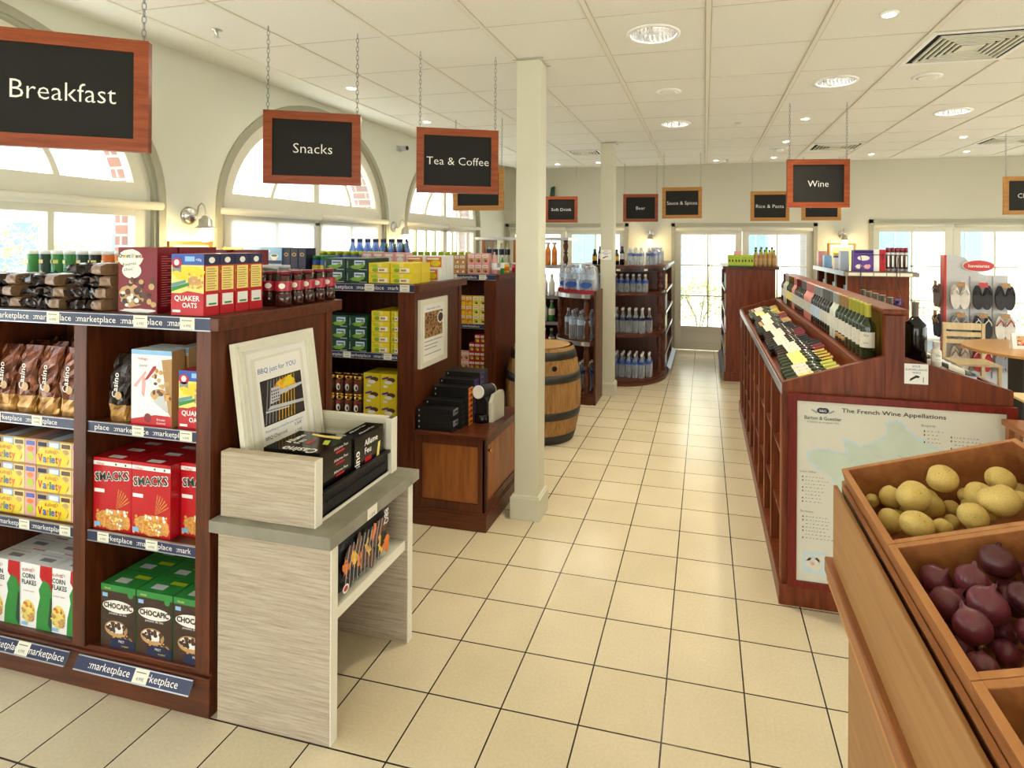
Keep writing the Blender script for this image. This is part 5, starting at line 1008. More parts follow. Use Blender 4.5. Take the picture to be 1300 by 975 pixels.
# ------------------------------------------------------------------ barrel
bx, by = -1.432, 4.94
br = thing('wooden_barrel', 'old oak barrel with black iron hoops behind the nearer column', 'barrel', (bx, by, 0)); HB = .84
prof = [(.27 + .075 * math.sin(PI * min(1, max(0, z / HB))) ** .8 if 0 < z < HB else .27, z) for z in [HB * i / 16 for i in range(17)]]
rr = lambda z: .27 + .075 * math.sin(PI * z / HB) ** .8
m = MB(); seg = 44; vs = []
for r, z in prof:
    for i in range(seg * 2): a = PI * i / seg; q = r - (.003 if i % 4 == 0 else 0); vs.append((q * math.cos(a), q * math.sin(a), z))
n_ = seg * 2; m.add(vs, [(j * n_ + i, j * n_ + (i + 1) % n_, (j + 1) * n_ + (i + 1) % n_, (j + 1) * n_ + i) for j in range(16) for i in range(n_)], 'oak_stave', smooth=False); m.lathe([(.27, HB), (.245, HB), (.245, HB - .035), (0, HB - .035)], 'oak_worn', 44, smooth=False); m.lathe([(0, .01), (.26, .01), (.268, 0)], 'oak_stave', 44); part(m, 'staves', br)
for z in (.045, .26, .58, .775):
    m = MB(); m.lathe([(rr(z - .035) + .001, z - .035), (rr(z - .035) + .0045, z - .034), (rr(z + .035) + .0045, z + .034), (rr(z + .035) + .001, z + .035)] if z > .05 else [(rr(.004) + .001, .004), (rr(.004) + .006, .005), (rr(.08) + .0045, .08), (rr(.08) + .001, .081)], 'hoop', 48, caps=False); part(m, 'hoop', br)
m = MB(); m.lathe([(0, .004), (.022, .002), (.024, -.006)], 'dark_gap', 14, M=Matrix.Translation((rr(.5) * math.cos(-1.0), rr(.5) * math.sin(-1.0), .68)) @ Matrix.Rotation(-1.0, 4, 'Z') @ Matrix.Rotation(PI / 2, 4, 'Y')); part(m, 'bung', br)

# ================================================================== third shelf (snacks and biscuits)
Y3 = 4.68
g3, _ = gondola('display_shelf', 'mahogany island shelf of small juice and soup cartons left of the barrel', -3.42, -1.80, Y3, 5.45, 1.48, [(-1.91, -1.80), (-2.62, -2.56), (-3.42, -3.36)], [.62, 1.03], cardset=[1.18, 1.46])
def art_small(c1, c2):
    def f(m, fr, w, h): m.rect(fr, w * .08, h * .62, w * .92, h * .86, 'paper', 1); m.rect(fr, w * .2, h * .7, w * .8, h * .76, 'red', 2); m.ell(fr, w * .5, h * .32, w * .32, h * .2, c1, 1, 10); m.ell(fr, w * .62, h * .24, w * .2, h * .12, c2, 2, 8)
    return f
c_or = carton(.060, .045, .0835, 'flame', art_small('orange', 'yellow')).mesh('small_carton'); c_ye = carton(.060, .045, .0835, 'pale_yellow', art_small('lime', 'brown')).mesh('small_carton')
c_pk = carton(.052, .045, .079, 'pink', art_small('leaf', 'red')).mesh('small_carton'); c_rd = carton(.052, .045, .079, 'crimson', art_small('leaf', 'yellow')).mesh('small_carton')
S = 1.03 + EPS
for k in range(3):
    for i in range(5): place('small_carton', c_or if i < 3 else c_ye, (-2.195 + .0635 * i - (.004 if i < 3 else 0), 4.735, S + .084 * k), (0, 0, 0), '%s small carton, %s layer, %s from left on the upper shelf' % ('orange' if i < 3 else 'pale yellow', ['bottom', 'middle', 'top'][k], ORD[i]), 'carton', 'small cartons left of the barrel, upper shelf')
S = .62 + EPS
for k in range(2):
    for i in range(6): place('small_carton', c_pk if i < 3 else c_rd, (-2.2 + .0535 * i, 4.73, S + .0795 * k), (0, 0, 0), '%s small carton, %s layer, %s from left on the lower shelf' % ('pink' if i < 3 else 'red', ['bottom', 'second'][k], ORD[i]), 'carton', 'small cartons left of the barrel, lower shelf')
for q, (x, z) in enumerate(((-2.04, 2), (-1.986, 2), (-1.9325, 2), (-1.986, 3), (-1.9325, 3))): place('small_carton', c_rd, (x, 4.73, S + .0795 * z), (0, 0, 0), 'red small carton stacked highest on the lower shelf, %s of five' % ORD[q], 'carton', 'small cartons left of the barrel, lower shelf')
T3 = 1.48 + EPS
c2a = carton(.066, .06, .093, 'pink', art_small('leaf', 'red')).mesh('small_carton'); c2b = carton(.052, .06, .085, 'tan', art_small('orange', 'paper')).mesh('small_carton')
stock('small_carton', c2a, grid([-2.06, -1.992, -1.924], [4.76], [T3, T3 + .0936]), rowlab('pink small carton on top of the third shelf', 3, 1, 2), 'carton', 'small pink cartons on top')
stock('small_carton', c2b, grid([-2.255, -2.2, -2.145], [4.76], [T3, T3 + .0856]), rowlab('tan small carton on top of the third shelf', 3, 1, 2), 'carton', 'small tan cartons on top')
bb = bottle(.04, .315, 'pet_blue', 'ink_navy', 'pale_blue', (.3, .55), neck=.35, shoulder=.58).mesh('water_bottle')
stock('water_bottle', bb, grid([-3.37 + .088 * i for i in range(7)], [4.86, 4.96], [T3]), rowlab('blue tinted water bottle with navy cap', 7, 2), 'bottle', 'blue water bottles')
dk = bottle(.036, .27, 'wine_red', 'green', 'ink_navy', (.3, .6), neck=.35).mesh('drink_bottle')
stock('drink_bottle', dk, grid([-2.93, -2.84, -2.75], [4.74], [T3]), rowlab('dark drink bottle in front of the blue bottles', 3), 'bottle', 'dark drink bottles')
stock('jar', jar(.031, .19, 'leaf', 'lime', 'pale_yellow'), grid([-2.92 + .075 * i for i in range(9)], [5.25], [T3]), rowlab('green jar with lime lid at the back of the third shelf', 9), 'jar', 'green jars with lime lids')
t_ = bottle(.024, .2, 'pink', 'pink', 'white', (.2, .5)).mesh('drink_bottle'); place('drink_bottle', t_, (-1.85, 4.77, T3), (0, 0, 0), 'small pink bottle at the aisle end of the third shelf', 'bottle')
t_ = bottle(.018, .17, 'green', 'white', 'white', (.3, .6)).mesh('drink_bottle'); place('drink_bottle', t_, (-1.80, 4.84, T3), (0, 0, 0), 'slim green and white bottle at the aisle end of the third shelf', 'bottle')
place('jar', jar(.035, .09, 'yellow', 'white', 'orange'), (-1.86, 5.1, T3), (0, 0, 0), 'short yellow jar near the column on the third shelf', 'jar'); place('jar', jar(.035, .09, 'red', 'white', 'crimson'), (-1.80, 5.2, T3), (0, 0, 0), 'short red jar near the column on the third shelf', 'jar')

# ================================================================== round-ended bottled water displays
def turned(x, y, z0, z1, parent, k='mahogany', r=.032):
    m = MB(); h = z1 - z0; pr = [(1, 0), (1, .04), (.6, .05), (1.1, .075), (.6, .10), (.9, .13), (1.15, .22), (1.0, .32), (.6, .42), (.5, .46), (.95, .475), (.95, .52), (.5, .535), (.6, .58), (1.0, .68), (1.15, .78), (.9, .87), (.6, .90), (1.1, .925), (.6, .95), (1, .96), (1, 1)]
    m.lathe([(r * a, z0 + h * b) for a, b in pr], k, 16, M=Matrix.Translation((x, y, 0))); m.build('turned_post', parent)
def arc_pts(cx, cy, rx, ry, a0, a1, n=24): return [(cx + rx * math.cos(a0 + (a1 - a0) * i / n), cy + ry * math.sin(a0 + (a1 - a0) * i / n)) for i in range(n + 1)]
def curved_shelf(pts, extra, z, th, name, parent, k='mahogany_x', rail=None):
    m = MB(); m.prism(pts + extra, z - th, z, k, axis='z'); m.build(name, parent)
    if rail:
        m = MB(); c = Vector((sum(p[0] for p in pts) / len(pts), sum(p[1] for p in pts) / len(pts))); ctr = Vector(rail[1])
        for i, (p, q) in enumerate(zip(pts[:-1], pts[1:])):
            def off(P, d): v = (Vector(P) - ctr).normalized(); return (P[0] + v.x * d, P[1] + v.y * d)
            a, b = off(p, .001), off(q, .001); a2, b2 = off(p, .006), off(q, .006); m.prism([a, b, b2, a2], z - rail[0], z + .004, rail[2], axis='z')
            if i % 6 == 3:
                a3, b3 = off(p, .008), off(q, .008); m.prism([a2, b2, b3, a3], z - rail[0] + .006, z, 'price_card', axis='z')
        m.build('price_rail', parent)
# --- left quarter-round display (between the columns)
q4 = thing('corner_display', 'quarter-round mahogany display with turned posts between the two columns', 'display shelf', (-1.35, 6.25, 0)); C4 = (-1.21, 6.5)
P4 = arc_pts(-1.21, 6.5, .49, .51, PI, 1.5 * PI)
ex = [(-1.165, 5.99), (-1.165, 6.385), (-1.21, 6.385), (-1.21, 6.5)]
m = MB(); m.box(-1.165, 5.975, 0, -1.142, 6.385, 1.245, 'mahogany'); m.build('side_panel', q4, bev=.004)
m = MB(); m.prism([(-1.70, 6.50), (-1.212, 6.50), (-1.212, 6.515), (-1.70, 6.515)], .12, 1.2, 'mahogany', 'z'); m.build('back_panel', q4)
for i, (z, th) in enumerate(((.05, .05), (.085, .034), (.12, .034))): curved_shelf(arc_pts(-1.21, 6.5, .52 - .01 * i, .53 - .01 * i, PI, 1.5 * PI), ex, z, th, 'plinth', q4)
for z, rl in ((.68, 'rail_silver'), (1.20, 'rail_silver')): curved_shelf(P4, ex, z, .03, 'shelf_board', q4, rail=(.042, C4, rl))
for a in (1.47 * PI, 1.13 * PI):
    x, y = -1.21 + .455 * math.cos(a), 6.5 + .475 * math.sin(a); turned(x, y, .1201, .65, q4); turned(x, y, .6801, 1.17, q4)
# --- bottles and shrink-wrapped packs
wb = bottle(.040, .30, 'pet', 'white', 'blue', (.56, .68), neck=.32, shoulder=.55, seg=12); wb_m = wb.mesh('water_bottle')
wb2_m = bottle(.044, .32, 'film', 'light_grey', 'pale_blue', (.5, .68), neck=.32, shoulder=.6, seg=12).mesh('water_bottle')
ws_m = bottle(.034, .225, 'pet', 'white', 'blue', (.5, .66), neck=.36, shoulder=.56, seg=12).mesh('water_bottle')
clr_m = bottle(.040, .31, 'pet', 'white', 'ink_navy', (.5, .62), neck=.32, shoulder=.5, seg=12).mesh('water_bottle')
def pack(x, y, z, rz, label, bm=wb2_m, r=.045, h=.32, nx=3, ny=2, band='crimson', art='blue', group='shrink-wrapped water packs'):
    t = thing('water_pack', label, 'bottle pack', (x, y, z), rz, group)
    for i in range(nx):
        for j in range(ny):
            c = bpy.data.objects.new('bottle', bm); COL.objects.link(c); c.parent = t; c.location = ((i - (nx - 1) / 2) * 2 * r, (j - (ny - 1) / 2) * 2 * r, .0006)
    w, d = nx * r + .003, ny * r + .003; m = MB(); pts = [(-w, -d + .02), (-w + .02, -d), (w - .02, -d), (w, -d + .02), (w, d - .02), (w - .02, d), (-w + .02, d), (-w, d - .02)]; n = 8
    vs = [(a * s, b * s, zz) for zz, s in ((.002, 1), (h * .5, 1.0), (h * .74, .97), (h * .9, .8)) for a, b in pts]; m.add(vs, [(j * n + i, j * n + (i + 1) % n, (j + 1) * n + (i + 1) % n, (j + 1) * n + i) for j in range(3) for i in range(n)], 'film')
    if band: m.box(-w - .0008, -d - .0008, .004, w + .0008, -d + .0002, .045, band); m.blob(FX(-w, -d - .001, 0), w, .10, w * .75, .035, art, 1, j=.15)
    m2 = m; part(m2, 'shrink_film', t); return t
Z4 = 1.2006
pack(-1.272, 6.135, Z4, 0, 'shrink-wrapped water pack with red and blue print, front right on the round shelf', nx=2)
pack(-1.46, 6.235, Z4, 0, 'shrink-wrapped water pack, left one on the quarter-round shelf', nx=2)
pack(-1.575, 6.432, Z4, 0, 'shrink-wrapped water pack, rear left on the quarter-round shelf', nx=2)
pack(-1.30, 6.43, Z4, 0, 'shrink-wrapped water pack, rear one on the quarter-round shelf', bm=wb_m, band=None, nx=2)
R = random.Random(2)
pts = [(-1.56, 6.43), (-1.46, 6.23), (-1.46, 6.33), (-1.46, 6.43), (-1.36, 6.20), (-1.36, 6.30), (-1.36, 6.40), (-1.26, 6.14), (-1.26, 6.25), (-1.26, 6.36)]
for i, (x, y) in enumerate(pts): place('water_bottle', wb2_m, (x, y, .6806), (0, 0, R.random()), 'large clear water bottle on the middle quarter-round shelf, %s' % ORD[i], 'bottle', 'large water bottles, quarter-round middle shelf')
for i, (x, y) in enumerate(pts): place('water_bottle', wb_m, (x, y, .1206), (0, 0, R.random()), 'clear water bottle on the bottom quarter-round shelf, %s' % ORD[i], 'bottle', 'water bottles, quarter-round bottom shelf')
# --- right display with half-round end
q5 = thing('island_shelf', 'mahogany island shelf with a half-round end full of water bottles', 'shelving unit', (-1.06, 8.0, 0)); CX5, CY5, RX5, RY5 = -1.06, 7.6, .57, .73
A5 = lambda k=1.0: arc_pts(CX5, CY5, RX5 * k, RY5 * k, PI, 2 * PI, 36)
ex5 = lambda k=1.0: [(CX5 + RX5 * k, 9.1), (CX5 - RX5 * k, 9.1)]
for z, th, k in ((.04, .04, 1.03), (.065, .024, 1.0)): curved_shelf(A5(k), ex5(k), z, th, 'plinth', q5)
curved_shelf(A5(1.02), ex5(1.02), 1.49, .035, 'top_board', q5)
m = MB(); m.prism(arc_pts(CX5, CY5, RX5 * .985, RY5 * .985, PI, 2 * PI, 36) + ex5(.985), 1.415, 1.4549, 'mahogany_x', 'z'); m.build('cornice', q5)
m = MB(); AA = A5(1.0); 
for i, (p, q) in enumerate(zip(AA[:-1], AA[1:])):
    v = lambda P, d: (P[0] + (P[0] - CX5) * d, P[1] + (P[1] - CY5) * d); m.prism([v(p, -.012), v(q, -.012), v(q, .002), v(p, .002)], 1.42, 1.4545, 'dark_metal', 'z')
    if i % 7 == 4: m.prism([v(p, .002), v(q, .002), v(q, .008), v(p, .008)], 1.425, 1.45, 'price_card', 'z')
m.build('price_rail', q5)
for z in (.63, 1.15): curved_shelf(A5(.97), [(CX5 + RX5 * .97, 7.62), (CX5 - RX5 * .97, 7.62)], z, .03, 'shelf_board', q5)
m = MB(); m.box(CX5 - RX5 + .02, 7.62, .065, CX5 + RX5 - .02, 7.64, 1.415, 'mahogany'); m.box(CX5 - .01, 7.64, .065, CX5 + .01, 9.08, 1.415, 'mahogany'); m.box(CX5 - RX5 + .02, 9.06, .065, CX5 + RX5 - .02, 9.08, 1.415, 'mahogany'); m.build('back_panel', q5)
for a in (1.92 * PI, 1.08 * PI):
    x, y = CX5 + RX5 * .88 * math.cos(a), CY5 + RY5 * .9 * math.sin(a)
    for za, zb_ in ((.0651, .60), (.6301, 1.12), (1.1501, 1.415)): turned(x, y, za, zb_, q5)
for z in (.30, .58, .86, 1.14):
    m = MB(); m.box(CX5 + .012, 7.645, z - .02, CX5 + RX5 - .01, 9.055, z, 'mahogany'); m.build('shelf_board', q5)
    m = MB(); m.box(CX5 + RX5 - .0095, 7.645, z - .035, CX5 + RX5 - .002, 9.055, z + .005, 'rail_silver'); m.build('price_rail', q5)
m = MB(); m.add([(CX5 + RX5 + .002, 7.66, .12), (CX5 + RX5 + .002, 9.05, .12), (CX5 + RX5 + .05, 9.05, .07), (CX5 + RX5 + .05, 7.66, .07), (CX5 + RX5 - .002, 7.66, .117), (CX5 + RX5 - .002, 9.05, .117), (CX5 + RX5 + .046, 9.05, .067), (CX5 + RX5 + .046, 7.66, .067)], [(0, 3, 2, 1), (4, 5, 6, 7), (0, 1, 5, 4), (2, 3, 7, 6), (0, 4, 7, 3), (1, 2, 6, 5)], 'pale_blue'); m.build('price_plate', q5)
m = MB(); m.box(CX5 + RX5 - .001, 7.66, 1.46, CX5 + RX5 + .02, 9.09, 1.4955, 'rail_silver'); m.build('price_rail', q5)
for zi, (z, k) in enumerate(((.0656, 'pale_blue'), (.3006, 'kraft'), (.5806, 'lime'), (.8606, 'grey'), (1.1406, 'flame'))):
    me = carton(.12, .1, .2, k, None).mesh('drink_carton')
    for i in range(3): place('drink_carton', me, (CX5 + RX5 - .075, 7.78 + .135 * i, z), (0, 0, PI / 2), '%s carton on the aisle side of the half-round shelf, %s from front' % ({'pale_blue': 'pale blue', 'kraft': 'brown', 'lime': 'lime', 'grey': 'grey', 'flame': 'yellow'}[k], ORD[i]), 'carton', 'cartons on the aisle side of the half-round shelf')
xs5 = [-1.44 + .084 * i for i in range(10)]
for nm_, bm_, z, ys, lab in (('water_bottle', clr_m, .6306, (7.13, 7.225), 'middle'), ('water_bottle', wb_m, .0656, (7.10, 7.195, 7.29), 'bottom')):
    for j, y in enumerate(ys):
        for i, x in enumerate(xs5):
            if ((x - CX5) / .52) ** 2 + ((y - CY5) / .66) ** 2 > 1: continue
            place(nm_, bm_, (x, y, z), (0, 0, R.random()), 'clear water bottle, %s half-round shelf, %s row, %s from left' % (lab, ORD[j], ORD[i]), 'bottle', 'water bottles on the half-round shelf, %s' % lab)
for j, y in enumerate((7.10, 7.18)):
    for i in range(12):
        x = -1.49 + .076 * i
        if ((x - CX5) / .52) ** 2 + ((y - CY5) / .67) ** 2 > 1: continue
        place('water_bottle', ws_m, (x, y, 1.1506), (0, 0, R.random()), 'small clear water bottle on the top half-round shelf, %s row, %s' % (ORD[j], ORD[i]), 'bottle', 'small water bottles on the half-round shelf')
Z5 = 1.4906
for i, (x, y) in enumerate(((-.86, 7.20), (-.68, 7.42), (-.66, 7.72), (-.66, 8.02), (-.66, 8.32))):
    pack(x, y, Z5, PI / 2 if i else 0, 'wrapped water pack on the half-round shelf top, %s from front' % ORD[i], bm=ws_m, r=.035, h=.15 if 0 else .225, band=None, group='wrapped water packs on the half-round shelf top')
jb = bottle(.033, .20, 'wine_dark', 'ink_navy', 'flame', (.25, .55), neck=.5, shoulder=.6, seg=12).mesh('juice_bottle'); jb2 = bottle(.033, .24, 'wine_dark', 'purple', 'paper', (.3, .6), neck=.5, shoulder=.6, seg=12).mesh('juice_bottle')
for i in range(6):
    for j in range(2):
        if j == 0: place('juice_bottle', jb if i % 2 == 0 else jb2, (-1.40 + .072 * i, 7.22 + .08 * j, Z5), (0, 0, 0), 'small dark bottle with yellow label on the half-round shelf top, %s' % ORD[i], 'bottle', 'small dark bottles on the half-round shelf top')

# --- tall bottle rack further back
rk = thing('bottle_rack', 'tall bottle rack with silver top board and turned posts near the back left', 'shelving unit', (-2.2, 6.8, 0)); 
m = MB(); m.box(-2.82, 6.58, 1.80, -1.60, 7.1, 1.835, 'rail_silver'); m.build('top_board', rk, bev=.003)
for x in (-2.74, -2.32): m = MB(); m.box(x, 6.62, .1, x + .03, 7.08, 1.80, 'cherry'); m.build('side_panel', rk)
m = MB(); m.box(-2.78, 7.06, .1, -1.62, 7.08, 1.1, 'mahogany'); m.build('back_panel', rk)
m = MB(); m.box(-2.8, 6.6, 0, -1.6, 7.1, .1, 'mahogany_x'); m.build('base', rk)
for z in (.45, .80, 1.12, 1.49): m = MB(); m.box(-2.79, 6.6, z - .025, -1.6, 7.06, z, 'mahogany_x'); m.box(-2.79, 6.592, z - .035, -1.6, 6.5995, z + .004, 'rail_silver'); m.build('shelf_board', rk)
for x in (-1.65, -1.72): turned(x, 6.66 if x > -1.7 else 6.9, 1.4901, 1.80, rk, r=.024); turned(x, 6.66 if x > -1.7 else 6.9, .1, 1.08, rk, r=.024)
db = bottle(.033, .27, 'wine_clear', 'yellow', 'ink_navy', (.45, .72), neck=.35, shoulder=.62, seg=12).mesh('syrup_bottle'); ob_ = bottle(.036, .285, 'pet_orange', 'white', 'orange', (.35, .6), neck=.35, shoulder=.6, seg=12, capr=.03).mesh('soft_drink_bottle')
for i in range(4): place('syrup_bottle', db, (-2.67 + .082 * i, 6.70, 1.4906), (0, 0, 0), 'clear bottle with navy label and yellow cap in the rack, %s from left' % ORD[i], 'bottle', 'bottles with navy labels')
for i in range(6): place('soft_drink_bottle', ob_, (-2.22 + .082 * i, 6.70, 1.4906), (0, 0, 0), 'orange soft drink bottle in the rack, %s from left' % ORD[i], 'bottle', 'orange soft drink bottles')
for z, ks in ((1.1206, ('white', 'light_grey', 'white')), (.8006, ('green', 'leaf', 'white')), (.4506, ('wine_dark', 'charcoal_print', 'crimson'))):
    for i in range(12):
        k = ks[i % 3]; place('food_bottle', bottle(.04, .26, k, 'white', 'paper' if i % 2 else None, (.3, .6), neck=.45, seg=12).mesh('food_bottle'), (-2.665 + .092 * i, 6.69, z), (0, 0, 0), 'bottle on a lower shelf of the tall rack, %s shelf, %s from left' % ({1.1206: 'upper', .8006: 'middle', .4506: 'lower'}[z], ORD[i]), 'bottle', 'bottles on the lower rack shelves') if i not in (3, 4, 10, 11) else None

# ================================================================== wine display
WY0, WY1, WX0, WX1 = 2.92, 6.22, .375, 1.357
wd = thing('wine_display', 'long mahogany double-sided wine display with a wine map on its end', 'wine display', (.866, 4.57, 0))
m = MB(); m.box(WX0 - .012, WY0 - .012, 0, WX1 + .012, WY1 + .01, .10, 'mahogany_warm'); m.build('plinth', wd, bev=.004)
out = [(WX0, .10), (WX0, 1.085), (.83, 1.236), (.915, 1.236), (WX1, 1.106), (WX1, .10)]
for y0 in (WY0, WY1 - .03): m = MB(); m.prism(out, y0, y0 + .03, 'mahogany_warm'); m.build('end_panel', wd, bev=.003)
m = MB(); m.box(.832, WY0 - .006, 1.04, .915, WY0 + .05, 1.432, 'mahogany_warm'); m.build('spine_post', wd, bev=.003)
m = MB(); m.box(.832, WY1 - .05, 1.2, .915, WY1 + .004, 1.432, 'mahogany_warm'); m.build('spine_post', wd, bev=.003)
m = MB(); m.box(.815, WY0 - .02, 1.433, .93, WY1 + .015, 1.462, 'mahogany_warm'); m.build('spine_cap', wd, bev=.01)
m = MB(); m.box(.862, WY0 + .05, 1.1, .884, WY1 - .05, 1.432, 'knotty_pine')
for i in range(32): y = WY0 + .1 + .1 * i; m.box(.8612, y - .0015, 1.1, .8618, y + .0015, 1.432, 'choc')
m.build('spine_panel', wd)
m = MB(); m.box(WX0 + .001, WY0 + .03, 1.02, WX0 + .016, WY1 - .03, 1.082, 'mahogany_warm'); m.box(WX0 - .006, WY0 + .01, 1.025, WX0 + .0005, WY1 - .01, 1.072, 'rail_silver'); m.build('front_rim', wd, bev=.002)
def slab_x(m, p0, p1, th, y0, y1, k): m.prism([p0, p1, (p1[0], p1[1] - th), (p0[0], p0[1] - th)], y0, y1, k)
m = MB(); slab_x(m, (WX0 + .017, 1.004), (.716, 1.112), .015, WY0 + .031, WY1 - .031, 'mahogany_warm'); m.build('left_tray', wd)
m = MB(); m.box(.716, WY0 + .031, 1.09, .729, WY1 - .031, 1.186, 'mahogany_warm'); m.box(.716, WY0 + .031, 1.186, .861, WY1 - .031, 1.200, 'mahogany_warm'); m.build('bottle_ledge', wd, bev=.002)
m = MB(); slab_x(m, (1.02, 1.139), (WX1 - .017, 1.03), .015, WY0 + .031, WY1 - .031, 'mahogany_warm'); m.box(WX1 - .016, WY0 + .031, 1.03, WX1 - .001, WY1 - .031, 1.10, 'mahogany_warm'); m.box(.8845, WY0 + .031, 1.17, 1.02, WY1 - .031, 1.184, 'mahogany_warm'); m.box(1.02, WY0 + .031, 1.17, 1.11, WY0 + .23, 1.184, 'mahogany_warm'); m.build('right_tray', wd)
m = MB(); m.box(.74, WY0 + .03, .10, .76, WY1 - .03, 1.08, 'mahogany_warm'); m.build('centre_panel', wd)
for i in range(9):
    y = 2.985 + .37 * i if i else WY0 + .031; m = MB(); y = max(y, WY0 + .031)
    m.box(WX0 + .002, y, .10, .74, y + .022, 1.00, 'mahogany_warm'); m.box(WX0 - .002, y - .002, .10, WX0 + .0019, y + .024, 1.018, 'cherry'); m.build('divider', wd)
m = MB(); m.box(WX0 + .002, WY1 - .06, .10, .74, WY1 - .031, 1.0, 'mahogany_warm'); m.build('divider', wd)
for z in (.38, .70):
    for i in range(9):
        a = (2.985 + .37 * i + .0225) if i else WY0 + .054; b = min(2.985 + .37 * (i + 1) - .0005, WY1 - .061); a = max(a, WY0 + .054)
        m = MB(); m.box(WX0 + .01, a, z - .015, .739, b, z, 'mahogany_warm'); m.build('shelf_board', wd)
# map in a red frame on the near end
mp_ = thing('framed_wine_map', 'framed cream map of French wine appellations on the wine display end', 'poster', (.88, WY0 - .013, .105))
yf_, yb_ = WY0 - .032, WY0 - .0125
m = MB(); a, b, c, d, f = .40, 1.36, .105, 1.04, .04
m.prism([(a, c), (b, c), (b - f, c + .032), (a + f, c + .032)], yf_, yb_, 'mahogany_red'); m.prism([(a, d), (a + f, d - .032), (b - f, d - .032), (b, d)], yf_, yb_, 'mahogany_red'); m.prism([(a, c), (a + f, c + .032), (a + f, d - .032), (a, d)], yf_, yb_, 'mahogany_red'); m.prism([(b, c), (b, d), (b - f, d - .032), (b - f, c + .032)], yf_, yb_, 'mahogany_red'); m.build('frame', mp_, bev=.002)
m = MB(); PX0, PX1, PZ0, PZ1 = a + f, b - f, c + .032, d - .032; m.box(PX0, yf_ + .01, PZ0, PX1, yb_, PZ1, 'map_paper'); fr = FX(0, yf_ + .01, 0)
land = [(.496, .754), (.54, .774), (.581, .774), (.633, .763), (.667, .757), (.671, .788), (.655, .832), (.689, .823), (.72, .797), (.767, .824), (.814, .844), (.838, .863), (.836, .918), (.875, .936), (.894, .932), (.913, .904), (.944, .882), (.966, .857), (.996, .856), (1.034, .83), (1.09, .80), (1.13, .78), (1.12, .74), (1.09, .69), (1.05, .64), (1.07, .60), (1.06, .56), (1.09, .50), (1.08, .45), (1.11, .40), (1.05, .36), (.98, .37), (.92, .34), (.90, .29), (.83, .29), (.77, .28), (.70, .32), (.66, .34), (.67, .40), (.68, .48), (.67, .54), (.63, .60), (.59, .66), (.54, .69), (.50, .72)]
R = random.Random(12); fine = []
for (x0, z0), (x1, z1) in zip(land, land[1:] + land[:1]):
    for q in (0, .5): fine.append((x0 + (x1 - x0) * q + (R.uniform(-.003, .003) if q else 0), z0 + (z1 - z0) * q + (R.uniform(-.003, .003) if q else 0)))
from mathutils.geometry import tessellate_polygon
tris = tessellate_polygon([[Vector((x, z, 0)) for x, z in fine]])
for i, (x, z) in enumerate(fine): m.ell(fr, x, z, .013, .011, 'map_sea', 1 + i * .008, 10)
m.add([fr.p(x, z, 2.2 * LAY) for x, z in fine], [tuple(t) for t in tris], 'map_land')
for i in range(60):
    x, z = R.uniform(.68, 1.05), R.uniform(.34, .80); q_, r_ = R.uniform(.01, .05), R.uniform(-.02, .02); m.poly(fr, [(x, z), (x + q_, z + r_), (x + q_, z + r_ + .002), (x, z + .002)], R.choice(['map_sea', 'grey', 'pink', 'map_sea', 'kraft']), 3 + i * .03)
m.txt(fr, 'The French Wine Appellations', .86, .964, .020, 'ink', 3, w=.44, bold=.01)
m.ell(fr, .548, .965, .018, .014, 'ink_navy', 3); m.ell(fr, .566, .965, .018, .014, 'ink_navy', 4); m.txt(fr, 'B&G', .557, .959, .012, 'paper', 5); 
for s in (-1, 1):
    for q in range(4): m.poly(fr, [(.557 + s * (.024 + .006 * q), .955 + .003 * q), (.557 + s * (.034 + .006 * q), .95 + .004 * q), (.557 + s * (.03 + .006 * q), .962 + .003 * q)], 'grey', 3)
m.txt(fr, 'Barton & Guestier', .557, .920, .018, 'ink', 3, w=.165); m.txt(fr, 'le passeur du vin depuis 1725', .557, .905, .008, 'ink_grey', 3, w=.14)
def notes(x, z, title, n, w, seed):
    R = random.Random(seed); m.txt(fr, title, x, z, .011, 'ink_grey', 3, align='l')
    for i in range(n):
        zz = z - .024 - .017 * i; m.ell(fr, x + .012, zz + .003, .003, .005, 'ink', 3, 6) if i % 3 != 2 else None
        xx = x + .022
        while xx < x + w * (1 - .3 * R.random()): q = R.uniform(.006, .018); m.poly(fr, [(xx, zz), (xx + q * .4, zz + .006), (xx + q, zz + .001), (xx + q * .6, zz + .003)], 'ink_grey', 3); xx += q + .003
notes(.456, .662, 'Loire Valley', 8, .13, 1); notes(.458, .470, 'Bordeaux', 7, .14, 2); notes(.98, .925, 'Burgundy', 4, .10, 3); notes(1.09, .905, '', 4, .14, 4); notes(1.14, .60, 'Rhone', 8, .14, 5); notes(1.14, .40, 'Provence', 6, .14, 6)
m.rect(fr, .468, .178, .575, .283, 'map_sea', 2); m.blob(fr, .52, .225, .038, .030, 'map_paper', 3, j=.35, seed=3); m.blob(fr, .545, .255, .02, .015, 'map_paper', 3, j=.35, seed=5); m.blob(fr, .495, .25, .012, .014, 'map_paper', 3, j=.35, seed=6); m.ell(fr, .515, .225, .010, .009, 'pink', 4, 8)
m.build('map_print', mp_)
m = MB(); fr = FX(.912, WY0 - .0068, 1.115); m.box(.912, WY0 - .0068, 1.115, 1.012, WY0 - .0062, 1.209, 'white'); m.txt(fr, 'SOUS', .05, .078, .010, 'ink', 2); m.txt(fr, 'SURVEILLANCE', .05, .063, .009, 'ink', 2, w=.09); m.txt(fr, 'VIDEO', .05, .049, .009, 'ink', 2)
m.poly(fr, [(.022, .012), (.05, .03), (.058, .028), (.066, .036), (.05, .042), (.024, .024)], 'black', 2); m.poly(fr, [(.078, .008), (.081, .008), (.081, .034), (.078, .034)], 'ink_grey', 2)
for v_ in m.v: pass
